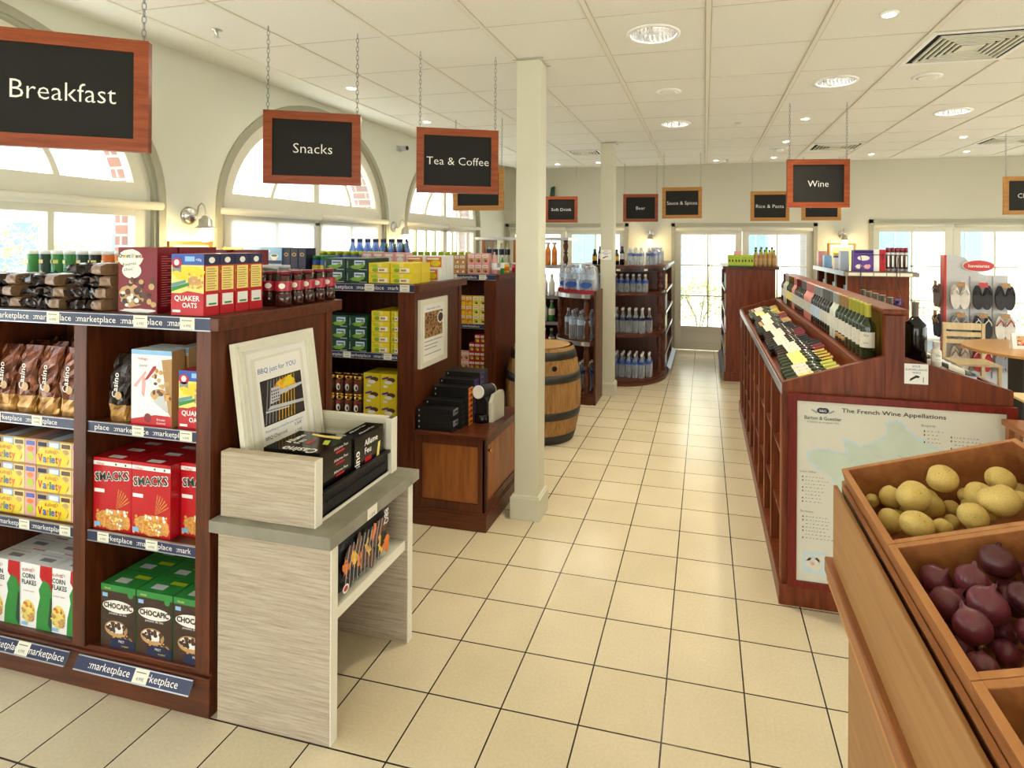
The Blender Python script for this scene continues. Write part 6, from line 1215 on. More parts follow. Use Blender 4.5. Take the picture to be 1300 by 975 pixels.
st = m.build('surveillance_sticker', None, at=(.962, WY0, 1.16)); tag(st, 'white video surveillance sticker beside the spine of the wine display', 'sticker')
# bottles: built upright, origin at the base centre
def wine(body, foil, label='wine_label', h=.270, r=.035, second=None, cap_frac=.27):
    m = MB(); nr = .0135; prof = [(r * .8, 0), (r, .006), (r, h * .58), (r * .93, h * .645), (r * .62, h * .70), (nr * 1.15, h * .76), (nr, h * .80), (nr, h * .995)]
    m.lathe(prof, body, 16); m.lathe([(nr * 1.12, h * (1 - cap_frac)), (nr * 1.12, h * .99), (nr * 1.25, h * .992), (nr * 1.25, h), (0, h)], foil, 14)
    if label:
        vs = []; n = 14; a0, a1 = -PI / 2 - 1.25, -PI / 2 + 1.25
        for zz in (h * .22, h * .50):
            for i in range(n + 1): a = a0 + (a1 - a0) * i / n; vs.append((r * 1.015 * math.cos(a), r * 1.015 * math.sin(a), zz))
        m.add(vs, [(i, i + 1, n + 2 + i, n + 1 + i) for i in range(n)], label, smooth=True)
        fr = FX(0, -r * 1.02, 0); m.txt(fr, 'Vin', 0, h * .42, .012, 'ink', 1, w=.022); m.rect(fr, -.012, h * .3, .012, h * .31, 'ink_grey', 1)
    if second: m.lathe([(r * 1.01, h * .10), (r * 1.01, h * .19)], second, 16)
    return m.mesh('wine_bottle')
Wm = {'lime': wine('wine_green', 'foil_lime'), 'peach': wine('wine_green', 'tan', second='kraft'), 'grey': wine('wine_dark', 'grey'), 'silver': wine('wine_dark', 'light_grey', 'pale_blue'), 'pink': wine('rose', 'pink'), 'red': wine('wine_red', 'dark_red'), 'gold': wine('wine_green', 'brass', 'pale_yellow'), 'black': wine('wine_dark', 'black'), 'clear': wine('wine_clear', 'light_grey')}
NM = {'lime': 'lime', 'peach': 'tan', 'grey': 'grey', 'silver': 'silver', 'pink': 'pink', 'red': 'dark red', 'gold': 'gold', 'black': 'black', 'clear': 'pale blue'}
seq = ['lime'] * 5 + ['peach'] * 3 + ['clear', 'clear'] + ['grey'] * 4 + ['silver'] * 4 + ['pink'] * 4 + ['grey'] * 3 + ['red'] * 3 + ['pink'] * 2 + ['gold'] * 4 + ['clear'] * 3 + ['red'] * 2
for i, k in enumerate(seq):
    y = 3.03 + .077 * i
    if y > WY1 - .1: break
    place('wine_bottle', Wm[k], (.785, y, 1.2006), (0, 0, -.5 if i % 2 else -.45), 'wine bottle with %s foil standing on the ledge, %s from near end' % (NM[k], ORD[i]), 'bottle', 'wine bottles standing on the ledge' )
seq = ['gold'] + ['lime'] * 3 + ['gold'] * 4 + ['red'] * 2 + ['black'] * 5 + ['red'] * 4 + ['black'] * 5 + ['peach'] * 3 + ['red'] * 4 + ['gold'] * 3 + ['lime'] * 2 + ['peach'] * 3
tl = math.atan2(.101, .303)
for i, k in enumerate(seq):
    y = 2.997 + .0762 * i
    if y > WY1 - .08: break
    # lies on the sloping tray, base towards the aisle, label up
    rot = (Matrix.Rotation(-tl, 4, 'Y') @ Matrix.Rotation(PI / 2, 4, 'Y') @ Matrix.Rotation(-PI / 2 + .0, 4, 'Z')).to_euler()
    
    dx = (0, .018, .034, .010, .026)[(i // 4) % 5]; x, z = .4115 + dx, 1.0550 + dx * .3333
    place('wine_bottle', Wm[k], (x, y, z), tuple(rot), 'wine bottle lying in the aisle side tray, %s foil, %s from near end' % (NM[k], ORD[i]), 'bottle', 'wine bottles lying in the aisle side tray')
tr_ = math.atan2(.085, .25)
for i in range(38):
    y = 3.20 + .078 * i
    if y > WY1 - .08: break
    k = ['black', 'gold', 'silver', 'red', 'silver', 'clear'][i * 5 % 6]
    rot = (Matrix.Rotation(tr_, 4, 'Y') @ Matrix.Rotation(-PI / 2, 4, 'Y') @ Matrix.Rotation(PI / 2, 4, 'Z')).to_euler()
    place('wine_bottle', Wm[k], (1.314, y, 1.088), tuple(rot), 'wine bottle lying in the window side tray, %s foil, %s from near end' % (NM[k], ORD[i]), 'bottle', 'wine bottles lying in the window side tray')
mg = wine('gloss_black', 'board_grey', None, h=.30, r=.05); place('wine_bottle', mg, (1.005, 3.06, 1.1846), (0, 0, 0), 'big black bottle standing on the window side of the spine, nearest', 'bottle')
place('wine_bottle', wine('cream_lacquer', 'white', 'paper', h=.12, r=.022), (1.075, 3.0, 1.1846), (0, 0, 0), 'tiny white bottle beside the big black bottle', 'bottle')
for i in range(5): place('wine_bottle', mg, (.962, 3.3 + .13 * i, 1.1846), (0, 0, 0), 'big black bottle behind the spine of the wine display, %s of five' % ORD[i], 'bottle', 'big black bottles behind the spine')

# ================================================================== tall pantry shelf with lime boxes (back, centre)
g6 = thing('display_shelf', 'tall mahogany shelf end with lime boxes on top near the back door', 'shelving unit', (.57, 8.3, 0)); GX0, GX1, GY0, GY1 = .262, .885, 7.5, 9.1
m = MB(); m.box(GX0 - .012, GY0 - .012, 0, GX1 + .012, GY1, .12, 'mahogany_warm'); m.build('base', g6, bev=.003)
m = MB(); m.box(GX0 + .01, GY0, .12, GX1 - .01, GY0 + .02, 1.445, 'mahogany_warm'); m.build('end_panel', g6)
m = MB(); m.box(.56, GY0 + .02, .12, .58, GY1 - .02, 1.445, 'mahogany_warm'); m.box(GX0, GY1 - .02, .12, GX1, GY1, 1.445, 'mahogany_warm'); m.build('centre_panel', g6)
m = MB(); m.box(GX0 - .03, GY0 - .02, 1.445, GX1 + .035, GY1, 1.48, 'mahogany_x'); m.build('top_board', g6, bev=.004)
for z in (.35, .62, .90, 1.18):
    m = MB(); m.box(GX0, GY0 + .021, z - .02, .559, GY1 - .021, z, 'mahogany_warm'); m.box(GX0 - .006, GY0 + .021, z - .03, GX0 - .0005, GY1 - .021, z + .004, 'rail_silver'); m.build('shelf_board', g6)
m = MB(); m.prism([(GX0 - .055, .09), (GX0 - .014, .135), (GX0 - .012, .133), (GX0 - .053, .087)], GY0 + .03, GY1 - .1, 'rail_silver'); m.prism([(GX0 - .0555, .0905), (GX0 - .0145, .1355), (GX0 - .0142, .1352), (GX0 - .0552, .0902)], GY0 + .03, GY1 - .1, 'navy'); m.build('price_plate', g6)
m = MB(); m.box(GX0 - .034, GY0 - .02, 1.44, GX0 - .0305, GY1, 1.478, 'rail_silver'); m.build('price_rail', g6)
for z, k in ((.1206, 'kraft'), (.3506, 'yellow'), (.6206, 'crimson'), (.9006, 'kraft'), (1.1806, 'green')):
    me = carton(.1, .11, .19, k, None).mesh('food_carton')
    for i in range(5): place('food_carton', me, (GX0 + .06, GY0 + .09 + .125 * i, z), (0, 0, 0), '%s carton on the aisle side of the lime box shelf, %s from front' % ({'kraft': 'brown', 'yellow': 'yellow', 'crimson': 'red', 'green': 'green'}[k], ORD[i]), 'carton', 'cartons on the aisle side of the back shelf')
Z6 = 1.4806
def art_lime(m, fr, w, h):
    for i in (0, 1): m.ell(fr, w * (.27 + .46 * i), h * .5, w * .12, h * .13, 'ink_navy', 1, 10)
    m.rect(fr, 0, 0, w, h * .09, 'green', 1); m.rect(fr, w * .1, h * .72, w * .9, h * .8, 'leaf', 1)
me = carton(.078, .1, .145, 'lime', art_lime).mesh('lime_box'); stock('food_box', me, grid([.335 + .0795 * i for i in range(4)], [7.56, 7.67], [Z6]), rowlab('lime green box on the tall back shelf', 4, 2), 'food box', 'lime green boxes')
place('food_box', carton(.10, .06, .05, 'pink', None).mesh('food_box'), (.42, 7.6, Z6 + .1456), (0, 0, 0), 'small pinkish box lying on the lime green boxes', 'food box')
ol = bottle(.027, .215, 'kraft', 'dark_green', 'tan', (.1, .5), neck=.4, shoulder=.6, seg=12).mesh('oil_bottle'); stock('oil_bottle', ol, grid([.64 + .056 * i for i in range(5)], [7.56], [Z6]), rowlab('kraft labelled bottle on the tall back shelf', 5), 'bottle', 'kraft labelled bottles')
ol2 = bottle(.03, .25, 'lime', 'dark_green', 'pale_yellow', (.1, .5), neck=.4, seg=12).mesh('oil_bottle'); stock('oil_bottle', ol2, grid([.65 + .066 * i for i in range(4)], [7.65], [Z6]), rowlab('lime green bottle behind the kraft ones', 4), 'bottle', 'lime green bottles')

# ================================================================== toiletries shelf (back right)
g7 = thing('display_shelf', 'mahogany shelf with purple boxes on top behind the wine display', 'shelving unit', (1.8, 7.4, 0)); HX0, HX1, HY0, HY1 = 1.50, 2.11, 6.60, 8.3
m = MB(); m.box(HX0, HY0, 0, HX1, HY1, .12, 'mahogany_warm'); m.build('base', g7)
m = MB(); m.box(HX0 + .012, HY0, .12, HX1, HY0 + .02, 1.43, 'mahogany_warm'); m.build('end_panel', g7)
m = MB(); m.box(1.79, HY0 + .02, .12, 1.81, HY1, 1.43, 'mahogany_warm'); m.build('centre_panel', g7)
m = MB(); m.box(HX0 - .03, HY0 - .06, 1.445, HX1 + .06, HY1, 1.48, 'mahogany_x'); m.build('top_board', g7)
m = MB(); m.box(HX0 - .035, HY0 - .075, 1.43, HX1 + .07, HY0 - .061, 1.475, 'board_grey'); 
for i in range(5): m.box(HX0 + .0 + .125 * i, HY0 - .078, 1.436, HX0 + .115 + .125 * i, HY0 - .0752, 1.468, 'price_card')
m.box(HX0 - .045, HY0 - .05, 1.43, HX0 - .031, HY1, 1.482, 'rail_silver'); m.build('price_rail', g7)
for i in range(4): y = HY0 + .02 + .55 * i; m = MB(); m.box(HX0, y, .12, HX0 + .02, y + .03, 1.43, 'frame_cream'); m.box(HX0 + .02, y, .12, 1.789, y + .02, 1.43, 'mahogany_warm'); m.build('divider', g7)
for z in (.45, .80, 1.12): m = MB(); m.box(HX0, HY0 + .021, z - .02, 1.789, HY1 - .01, z, 'frame_cream'); m.build('shelf_board', g7)
for z in (.1206, .4506, .8006, 1.1206):
    for i in range(6): k = ['blue', 'white', 'sky_blue', 'charcoal_print'][(i + int(z * 10)) % 4]; place('toiletry_box', carton(.08, .1, .19, k, None).mesh('toiletry_box'), (HX0 + .075, [6.72, 6.86, 7.28, 7.42, 7.84, 7.98][i], z), (0, 0, 0), 'toiletry box in the white framed compartments, %s shelf, %s from front' % ({1206: 'bottom', 4506: 'second', 8006: 'third', 11206: 'top'}[int(round(z * 10000))], ORD[i]), 'box', 'toiletry boxes in the white framed compartments')
Z7 = 1.4806
def put(nm, w, d, h, k, x, y, lab, art=None, cat='box', side=None, grp=None): place(nm, carton(w, d, h, k, art, side=side).mesh(nm), (x, y, Z7), (0, 0, 0), lab, cat, grp)
put('toiletry_box', .10, .12, .20, 'pink', 1.52, 8.05, 'pink box at the far left end of the purple box shelf'); put('toiletry_box', .09, .1, .15, 'sky_blue', 1.53, 7.75, 'pale blue box left of the purple box'); put('toiletry_box', .08, .08, .18, 'flame', 1.68, 7.9, 'yellow box behind the white boxes on the purple box shelf'); put('toiletry_box', .07, .08, .15, 'blue', 1.59, 7.5, 'small blue box on the purple box shelf')
put('toiletry_box', .12, .1, .13, 'white', 1.55, 7.2, 'low white box on the purple box shelf'); put('toiletry_box', .09, .09, .22, 'pale_blue', 1.535, 6.9, 'tall white and blue box just left of the purple pack')
def art_pur(m, fr, w, h): m.rect(fr, w * .02, h * .86, w * .98, h * .95, 'ink_navy', 1); m.ell(fr, w * .5, h * .62, w * .32, h * .12, 'paper', 1); m.blob(fr, w * .25, h * .22, w * .16, h * .12, 'paper', 1, j=.3); m.blob(fr, w * .7, h * .22, w * .18, h * .12, 'pink', 1, j=.3)
put('tissue_pack', .19, .12, .23, 'purple', 1.67, 6.68, 'large purple pack on the back right shelf', art_pur, 'pack'); put('toiletry_box', .055, .1, .235, 'white', 1.80, 6.68, 'slim white box right of the purple pack')
def art_red(m, fr, w, h): m.ell(fr, w * .5, h * .3, w * .3, h * .15, 'crimson', 1); m.ell(fr, w * .5, h * .65, w * .3, h * .15, 'dark_red', 1)
put('toiletry_box', .055, .1, .235, 'red', 1.86, 6.68, 'slim red box between the white box and the spray cans', art_red)
sp = MB(); sp.lathe([(.020, 0), (.0205, .2), (.018, .21), (.018, .25), (.014, .256), (0, .257)], 'light_grey', 14); sp.lathe([(.021, .205), (.0205, .255), (0, .2575)], 'dark_red', 14); sp.lathe([(.0208, .03), (.0208, .18)], 'brown', 14); sp.rect(FX(0, -.0212, 0), -.008, .05, .008, .17, 'white', 1); sp = sp.mesh('spray_can')
stock('spray_can', sp, grid([1.918 + .0435 * i for i in range(5)], [6.66], [Z7]), rowlab('silver and dark spray can on the purple box shelf', 5), 'spray can', 'spray cans in a row')
# wire rack with mugs in front of that shelf
wr = thing('wire_rack', 'black wire rack on the front of the purple box shelf', 'rack', (1.78, 6.45, 1.0)); m = MB(); r = .004
xa, xb, y0, y1 = 1.61, 1.96, 6.30, 6.505
for x in (xa, xb): m.tube([(x, y1, 1.66), (x, y1 - .03, 1.62), (x, y1, 1.62 - .2), (x, y0 + .1, 1.30), (x, y0, 1.20), (x, y0, 1.14), (x, y1, 1.14)], r, 'matt_black', 6)
m.tube([(xa, y1, 1.66), (xb, y1, 1.66)], r, 'matt_black', 6); m.tube([(xa, y0, 1.20), (xb, y0, 1.20)], r, 'matt_black', 6)
for i in range(6): y = y0 + (y1 - y0) * i / 5; m.tube([(xa, y, 1.14), (xb, y, 1.14)], r * .7, 'matt_black', 6)
m.tube([((xa + xb) / 2, y1, 1.3), ((xa + xb) / 2, y1, 1.14)], r, 'matt_black', 6); m.tube([(xa, y1, 1.3), (xb, y1, 1.3)], r, 'matt_black', 6)
for x in (xa, xb): m.tube([(x, y1, 1.52), (x, y1, 1.488), (x, y1 + .06, 1.4852)], r, 'matt_black', 6)
m.build('wire_frame', wr)
for i, k in enumerate(('crimson', 'paper', 'pink', 'purple', 'purple')):
    m = MB(); m.lathe([(.022, 0), (.028, .01), (.030, .07), (.027, .07), (.025, .012), (0, .01)], k, 18); m.ell(FX(0, -.0305, .0), 0, .04, .014, .02, 'matt_black' if k == 'purple' else 'paper', 1, 10)
    t = thing('mug', '%s mug in the black wire rack, %s from left' % ({'crimson': 'red', 'paper': 'white', 'pink': 'pink', 'purple': 'purple'}[k], ORD[i]), 'mug', (1.645 + .07 * i, 6.36, 1.1435), -.3, 'mugs in the wire rack'); part(m, 'cup', t)
    m = MB(); m.tube([(.028, 0, .055), (.045, 0, .05), (.047, 0, .03), (.029, 0, .02)], .004, k, 6); part(m, 'handle', t)

# ================================================================== sandal stand
hv = thing('sandal_stand', 'white sandal display stand with red side and red oval sign', 'display stand', (3.15, 7.65, 0)); 
m = MB(); m.prism([(2.825, .0), (3.47, .0), (3.47, 1.414), (3.22, 1.414), (3.15, 1.45), (3.09, 1.55), (3.02, 1.62), (2.92, 1.645), (2.825, 1.64)], 7.60, 7.70, 'light_grey'); m.build('panel', hv, bev=.004)
m = MB(); m.box(2.80, 7.59, 0, 2.8245, 7.71, 1.65, 'havi_red'); m.build('side_panel', hv)
m = MB(); m.box(2.80, 7.45, 0, 3.50, 7.86, .0, 'light_grey') if 0 else m.box(2.79, 7.52, .0, 3.49, 7.589, .05, 'light_grey'); m.build('foot', hv)
m = MB(); n = 36; cxs, czs = 3.155, 1.525; m.prism([(cxs + .17 * math.cos(2 * PI * i / n), czs + .072 * math.sin(2 * PI * i / n)) for i in range(n)], 7.575, 7.599, 'white'); m.prism([(cxs + .158 * math.cos(2 * PI * i / n), czs + .062 * math.sin(2 * PI * i / n)) for i in range(n)], 7.568, 7.575, 'havi_red'); m.txt(FX(cxs, 7.568, czs), 'havaianas', 0, -.018, .038, 'letter', 1, w=.22, bold=.02); m.build('sign', hv)
for x in (3.075, 3.31): m = MB(); m.box(x - .004, 7.594, .2, x + .004, 7.5995, 1.40, 'grey'); m.build('rail', hv)
def sandal_pair(x, y, z, rz, ka, kb, label, tagc='kraft'):
    t = thing('flip_flops', label, 'sandals', (x, y, z), rz, 'flip flops hanging on the stand')
    for s, k, dy in ((-1, ka, 0), (1, ka, -.0)):
        m = MB(); pts = []; n = 20
        for i in range(n):
            a = 2 * PI * i / n; w = .042 - .008 * math.sin(a); pts.append((s * .042 + w * math.cos(a) + s * .006 * math.sin(a), -.145 + .118 * math.sin(a)))
        m.prism(pts, -.018 + dy, .0, k); part(m, 'sole', t, bev=.003)
        m = MB(); c = s * .042; m.tube([(c - .032, -.02, -.12), (c - .02, -.032, -.09), (c, -.034, -.065), (c, -.02, -.055)], .005, kb, 6); m.tube([(c + .032, -.02, -.12), (c + .02, -.032, -.09), (c, -.034, -.065)], .005, kb, 6); part(m, 'strap', t)
    m = MB(); m.box(-.035, -.03, -.045, .035, -.024, .0, tagc); m.tube([(0, .02, -.01), (0, -.04, -.01), (0, -.045, .01)], .003, 'steel', 6); part(m, 'hanger', t); t.scale = (1.22, 1.22, 1.22); return t
rows = [(1.33, [('foam_white', 'white', 'cream pair, top left'), ('foam_dark', 'black', 'dark grey pair, top middle, with red tag'), ('foam_dark', 'foam_dark', 'dark grey pair, top right')]), (.97, [('grey', 'light_grey', 'grey pair with pale straps, second row left'), ('foam_dark', 'white', 'dark pair with white straps, second row middle'), ('foam_white', 'foam_red', 'red and white patterned pair, second row right')]),
        (.60, [('foam_white', 'kraft', 'cream and green pair, third row left'), ('foam_red', 'white', 'red pair, third row middle'), ('grey', 'white', 'grey pair, third row right')])]
for z, row in rows:
    for (ka, kb, lb), x in zip(row, (2.955, 3.19, 3.42)): sandal_pair(x, 7.565, z, 0, ka, kb, 'hanging flip flops, ' + lb, 'havi_red' if 'red tag' in lb else 'kraft')
sandal_pair(2.760, 7.65, 1.34, -PI / 2, 'brown', 'brown', 'hanging flip flops, brown pair on the left side of the stand'); sandal_pair(2.760, 7.65, .98, -PI / 2, 'foam_navy', 'tan', 'hanging flip flops, navy pair on the left side of the stand')
# white bench with lettering under the right window
wbn = thing('window_bench', 'white low bench under the right window beside the sandal stand', 'bench', (3.2, 9.2, 0)); m = MB(); m.box(2.5, 9.0, .40, 4.7, 9.45, .44, 'white'); m.build('seat', wbn, bev=.004); m = MB(); m.box(2.52, 9.03, 0, 4.68, 9.06, .40, 'pale_blue'); m.build('front_panel', wbn)
for x in (2.55, 4.65): m = MB(); m.box(x - .02, 9.06, 0, x + .02, 9.43, .40, 'white'); m.build('leg', wbn)

# ================================================================== round table with chairs
tb = thing('round_table', 'round light wood table with black central leg at the right', 'table', (3.15, 6.45, 0))
m = MB(); m.lathe([(0, .718), (.56, .718), (.575, .725), (.575, .745), (.565, .75), (0, .75)], 'table_top', 64, smooth=False); part(m, 'tabletop', tb)
m = MB(); m.box(-.14, -.14, .03, .14, .14, .7175, 'matt_black'); part(m, 'leg', tb); m = MB(); m.lathe([(0, .03), (.25, .03), (.28, .015), (.28, 0), (0, 0)], 'matt_black', 36); part(m, 'base', tb)
mn = thing('menu_stand', 'small white card stand with food photo on the round table', 'menu stand', (3.03, 6.42, .7506), .1); m = MB(); m.prism([(-.03, 0), (.03, 0), (.006, .15), (-.006, .15)], -.075, .075, 'white', 'x'); part(m, 'card', mn)
# photo on the sloping face
sl_ = Vector((0, .024, .15)).normalized(); fr = Fr((-.075, -.0305, 0), (1, 0, 0), tuple(sl_)); m = MB(); m.rect(fr, .04, .03, .12, .125, 'tan', 1); scatter(m, fr, .045, .035, .115, .12, 26, .008, ['orange', 'brown', 'red', 'yellow', 'white'], 2, 4); part(m, 'photo', mn)
def chair(x, y, rz, label):
    """seat towards local -y, backrest at local +y"""
    t = thing('dining_chair', label, 'chair', (x, y, 0), rz, 'pale wooden chairs at the round table'); w = .20
    for s in (-1, 1):
        m = MB(); m.box(s * w - .018, .18, 0, s * w + .018, .215, .86, 'pine'); part(m, 'back_leg', t, bev=.004); m = MB(); m.box(s * w - .018, -.2, 0, s * w + .018, -.165, .43, 'pine'); part(m, 'front_leg', t, bev=.004)
        m = MB(); m.box(s * w - .01, -.165, .18, s * w + .01, .18, .205, 'pine'); part(m, 'stretcher', t)
    m = MB(); m.box(-w - .02, -.21, .43, w + .02, .215, .455, 'pine') if 0 else m.box(-w - .02, -.21, .4305, w + .02, .179, .452, 'pine'); part(m, 'seat', t, bev=.004)
    for z0, z1 in ((.78, .86), (.70, .755), (.62, .665)): m = MB(); m.box(-w + .018, .186, z0, w - .018, .206, z1, 'pine'); part(m, 'back_slat', t, bev=.003)
    m = MB(); m.box(-w + .018, .186, .40, w - .018, .206, .43, 'pine'); m.box(-w + .018, .186, .22, w - .018, .206, .25, 'pine'); part(m, 'back_rail', t); return t
chair(2.95, 7.25, .0, 'pale slatted wooden chair behind the round table'); chair(2.86, 5.60, PI - .0, 'pale slatted wooden chair cut off at the right edge')

# ================================================================== wooden side table (right edge)
wt = thing('wooden_stand', 'low wooden slatted stand beside the wine map at the right edge', 'stand', (1.6, 2.52, 0)); m = MB(); m.box(1.275, 2.2, .975, 1.95, 2.845, 1.0, 'crate_wood'); m.build('top_board', wt, bev=.003)
for x, y in ((1.285, 2.80), (1.285, 2.22), (1.92, 2.80), (1.92, 2.22)): m = MB(); m.box(x, y, 0, x + .03, y + .03, .975, 'crate_wood'); m.build('leg', wt)
for i in range(6): y = 2.30 + .085 * i; m = MB(); m.box(1.29, y, .62, 1.302, y + .04, .975, 'crate_wood'); m.build('slat', wt)
m = MB(); m.box(1.285, 2.25, .60, 1.95, 2.80, .62, 'crate_wood'); m.build('shelf_board', wt)

# ================================================================== produce stand in the right foreground
pd = thing('produce_stand', 'light wooden produce stand holding tilted crates of potatoes and onions', 'display stand', (.48, .6, 0)); TL = math.atan2(.094, .322)
SX0, SX1, SY0, SY1 = .288, .70, -.35, 1.38
def wline(x): return 1.26 + (x - .30) * math.tan(TL)
m = MB(); m.box(SX0, SY0, 1.04, SX0 + .009, SY1, 1.215, 'stand_wood'); m.build('front_board', pd, bev=.002)
m = MB(); m.box(SX0 - .014, SY0, 1.005, SX0 + .03, SY1 + .022, 1.04, 'crate_wood'); m.box(SX0 - .010, SY0, .985, SX0 + .03, SY1 + .018, 1.005, 'crate_edge'); m.build('ledge', pd, bev=.004)
m = MB(); m.box(SX0 + .034, SY0, 0, SX0 + .052, SY1, .985, 'stand_wood'); m.build('lower_panel', pd)
for y in (SY0, SY1 - .018): m = MB(); m.prism([(SX0 + .018, 1.04), (SX1, 1.04), (SX1, wline(SX1) - .03), (SX0 + .018, 1.225)], y, y + .018, 'stand_wood'); m.box(SX0 + .052, y, 0, SX1, y + .018, 1.0399, 'stand_wood'); m.build('end_board', pd)
m = MB(); m.box(SX1, SY0, 0, SX1 + .02, SY1, wline(SX1) + .05, 'stand_wood'); m.build('back_panel', pd)
m = MB(); m.box(SX0 + .018, SY0 + .018, 1.02, SX1, SY1 - .018, 1.04, 'stand_wood'); m.build('deck', pd)
def tilted(ob, yy, w=.0): ob.location = (.30, yy, 1.26); ob.rotation_euler = (0, -TL, 0)
CW, CD = .350, .125
def crate(y0, y1, label):
    t = thing('produce_crate', label, 'crate', (0, 0, 0), 0, 'tilted produce crates'); tilted(t, y0); L = y1 - y0; k = 'crate_wood'; e = 'crate_edge'; th = .012
    for nm_, b in (('side_board', (0, 0, th, L)), ('side_board', (CW - th, 0, CW, L)), ('end_board', (th, 0, CW - th, th)), ('end_board', (th, L - th, CW - th, L))):
        m = MB(); m.box(b[0], b[1], -CD, b[2], b[3], -.0012, k); m.box(b[0], b[1], -.0012, b[2], b[3], 0, e); part(m, nm_, t, bev=.0015)
    m = MB(); m.box(th, th, -CD, CW - th, L - th, -CD + .008, k); part(m, 'bottom_board', t); return t
crate(1.035, 1.36, 'tilted wooden crate filled with potatoes, farthest of the three'); crate(.735, 1.0335, 'tilted wooden crate filled with red onions, middle one'); crate(.435, .7335, 'tilted wooden crate of yellow onions cut off at the lower right corner')
m = MB(); m.box(-.012, SY0 + .02, -.115, -.0015, SY1 - .02, -.012, 'mahogany_red', M=Matrix.Translation((.30, 0, 1.26)) @ Matrix.Rotation(-TL, 4, 'Y')) if 0 else m.box(-.010, SY0 + .02, -.115, -.0015, SY1 - .02, -.040, 'crate_wood', M=Matrix.Translation((.30, 0, 1.26)) @ Matrix.Rotation(-TL, 4, 'Y')); m.build('inner_board', pd)
for q in (.04, .30): 
    m = MB(); m.box(q, SY0 + .02, -CD - .021, q + .02, SY1 - .02, -CD - .0005, 'crate_wood', M=Matrix.Translation((.30, 0, 1.26)) @ Matrix.Rotation(-TL, 4, 'Y')); m.build('crate_rail', pd)
POT = [((0.0346, 1.3109, -0.055), 0.0163), ((0.0721, 1.2911, -0.045), 0.027), ((0.097, 1.2237, -0.0192), 0.0353), ((0.1718, 1.2703, -0.0158), 0.0316), ((0.1311, 1.2601, -0.0561), 0.0268), ((0.0392, 1.1918, -0.04), 0.0272), ((0.0662, 1.1236, -0.02), 0.0283), ((0.1141, 1.1378, -0.04), 0.0174), ((0.163, 1.1334, -0.025), 0.0276), ((0.1691, 1.2725, -0.0758), 0.0178), ((0.2104, 1.2274, -0.037), 0.03), ((0.2654, 1.2621, -0.03), 0.029), ((0.2212, 1.1469, -0.015), 0.0329), ((0.2634, 1.1862, -0.04), 0.0203), ((0.0739, 1.3025, -0.0923), 0.0187), ((0.1207, 1.275, -0.097), 0.018), ((0.1555, 1.2437, -0.0871), 0.016), ((0.3157, 1.3295, -0.0908), 0.0185), ((0.0478, 1.3303, -0.0923), 0.0177), ((0.1003, 1.329, -0.096), 0.019), ((0.2053, 1.2775, -0.0813), 0.0193), ((0.2272, 1.2485, -0.0852), 0.0173), ((0.1474, 1.3265, -0.075), 0.0215), ((0.2214, 1.3288, -0.085), 0.0192), ((0.1815, 1.2024, -0.08), 0.0153), ((0.2819, 1.3287, -0.0742), 0.0193), ((0.0748, 1.331, -0.0709), 0.017)]
ONI = [((0.0469, 0.9915, -0.0415), 0.0265), ((0.0906, 0.964, -0.0319), 0.0263), ((0.1392, 0.9901, -0.0238), 0.0279), ((0.0433, 0.9356, -0.0459), 0.0299), ((0.0834, 0.8975, -0.0262), 0.0289), ((0.1451, 0.9951, -0.074), 0.0229), ((0.1852, 0.9953, -0.0524), 0.0227), ((0.1327, 0.9504, -0.0594), 0.0259), ((0.0469, 0.8557, -0.0244), 0.0266), ((0.0344, 0.8164, -0.0506), 0.0224), ((0.0805, 0.8674, -0.0724), 0.0202), ((0.1157, 0.8676, -0.0504), 0.0214), ((0.1355, 0.909, -0.0306), 0.0247), ((0.0335, 0.9597, -0.0908), 0.0192), ((0.1777, 0.951, -0.0332), 0.0263), ((0.1595, 0.877, -0.0585), 0.0241), ((0.1124, 0.8238, -0.0499), 0.0227), ((0.0986, 0.9938, -0.0717), 0.0242), ((0.0345, 0.9072, -0.09), 0.0205), ((0.082, 0.9528, -0.0909), 0.0241), ((0.095, 0.9114, -0.075), 0.0213), ((0.0319, 0.9981, -0.0846), 0.0199)]
TM = Matrix.Translation((.30, 0, 1.26)) @ Matrix.Rotation(-TL, 4, 'Y')
def potato(seed):
    R = random.Random(seed); m = MB(); a = [Vector((R.uniform(-1, 1), R.uniform(-1, 1), R.uniform(-1, 1))).normalized() for _ in range(7)]; e = R.uniform(1.04, 1.16)
    def f(d):
        q = 1.0
        for i, v in enumerate(a):
            c = d.dot(v)
            if i < 4: q += .06 * c * (1 if i % 2 else -1)
            elif c > .86: q -= 1.1 * (c - .86)
        return q
    m.ball((0, 0, 0), .93 * e, .93 / e ** .3, .86, 'potato', 22, 14, fn=f)
    for v in a[4:]: 
        q = f(v) * .985; m.ball((v.x * .93 * e * q, v.y * .93 / e ** .3 * q, v.z * .86 * q), .04, .04, .03, 'brown', 6, 4)
    return m.mesh('potato')
pms = [potato(s) for s in range(6)]
PL = ['small potato in the far left corner', 'potato touching the left end of the big top one', 'largest round potato on top, left half', 'dimpled potato at the back centre of the crate', 'shaded potato right of the largest round one', 'knobbly potato against the left crate edge', 'potato with dark crack at the front left', 'half hidden potato at the front centre',
      'smooth flat potato at the front centre', 'dark potato deep behind the smooth flat one', 'big potato right of the dimpled one', 'freckled potato at the far right of the crate', 'large pale potato at the front right', 'potato tucked at the right edge of the photo', 'buried potato near the left corner', 'buried potato in the middle of the crate', 'buried potato behind the flat one', 'buried potato in the far right corner']
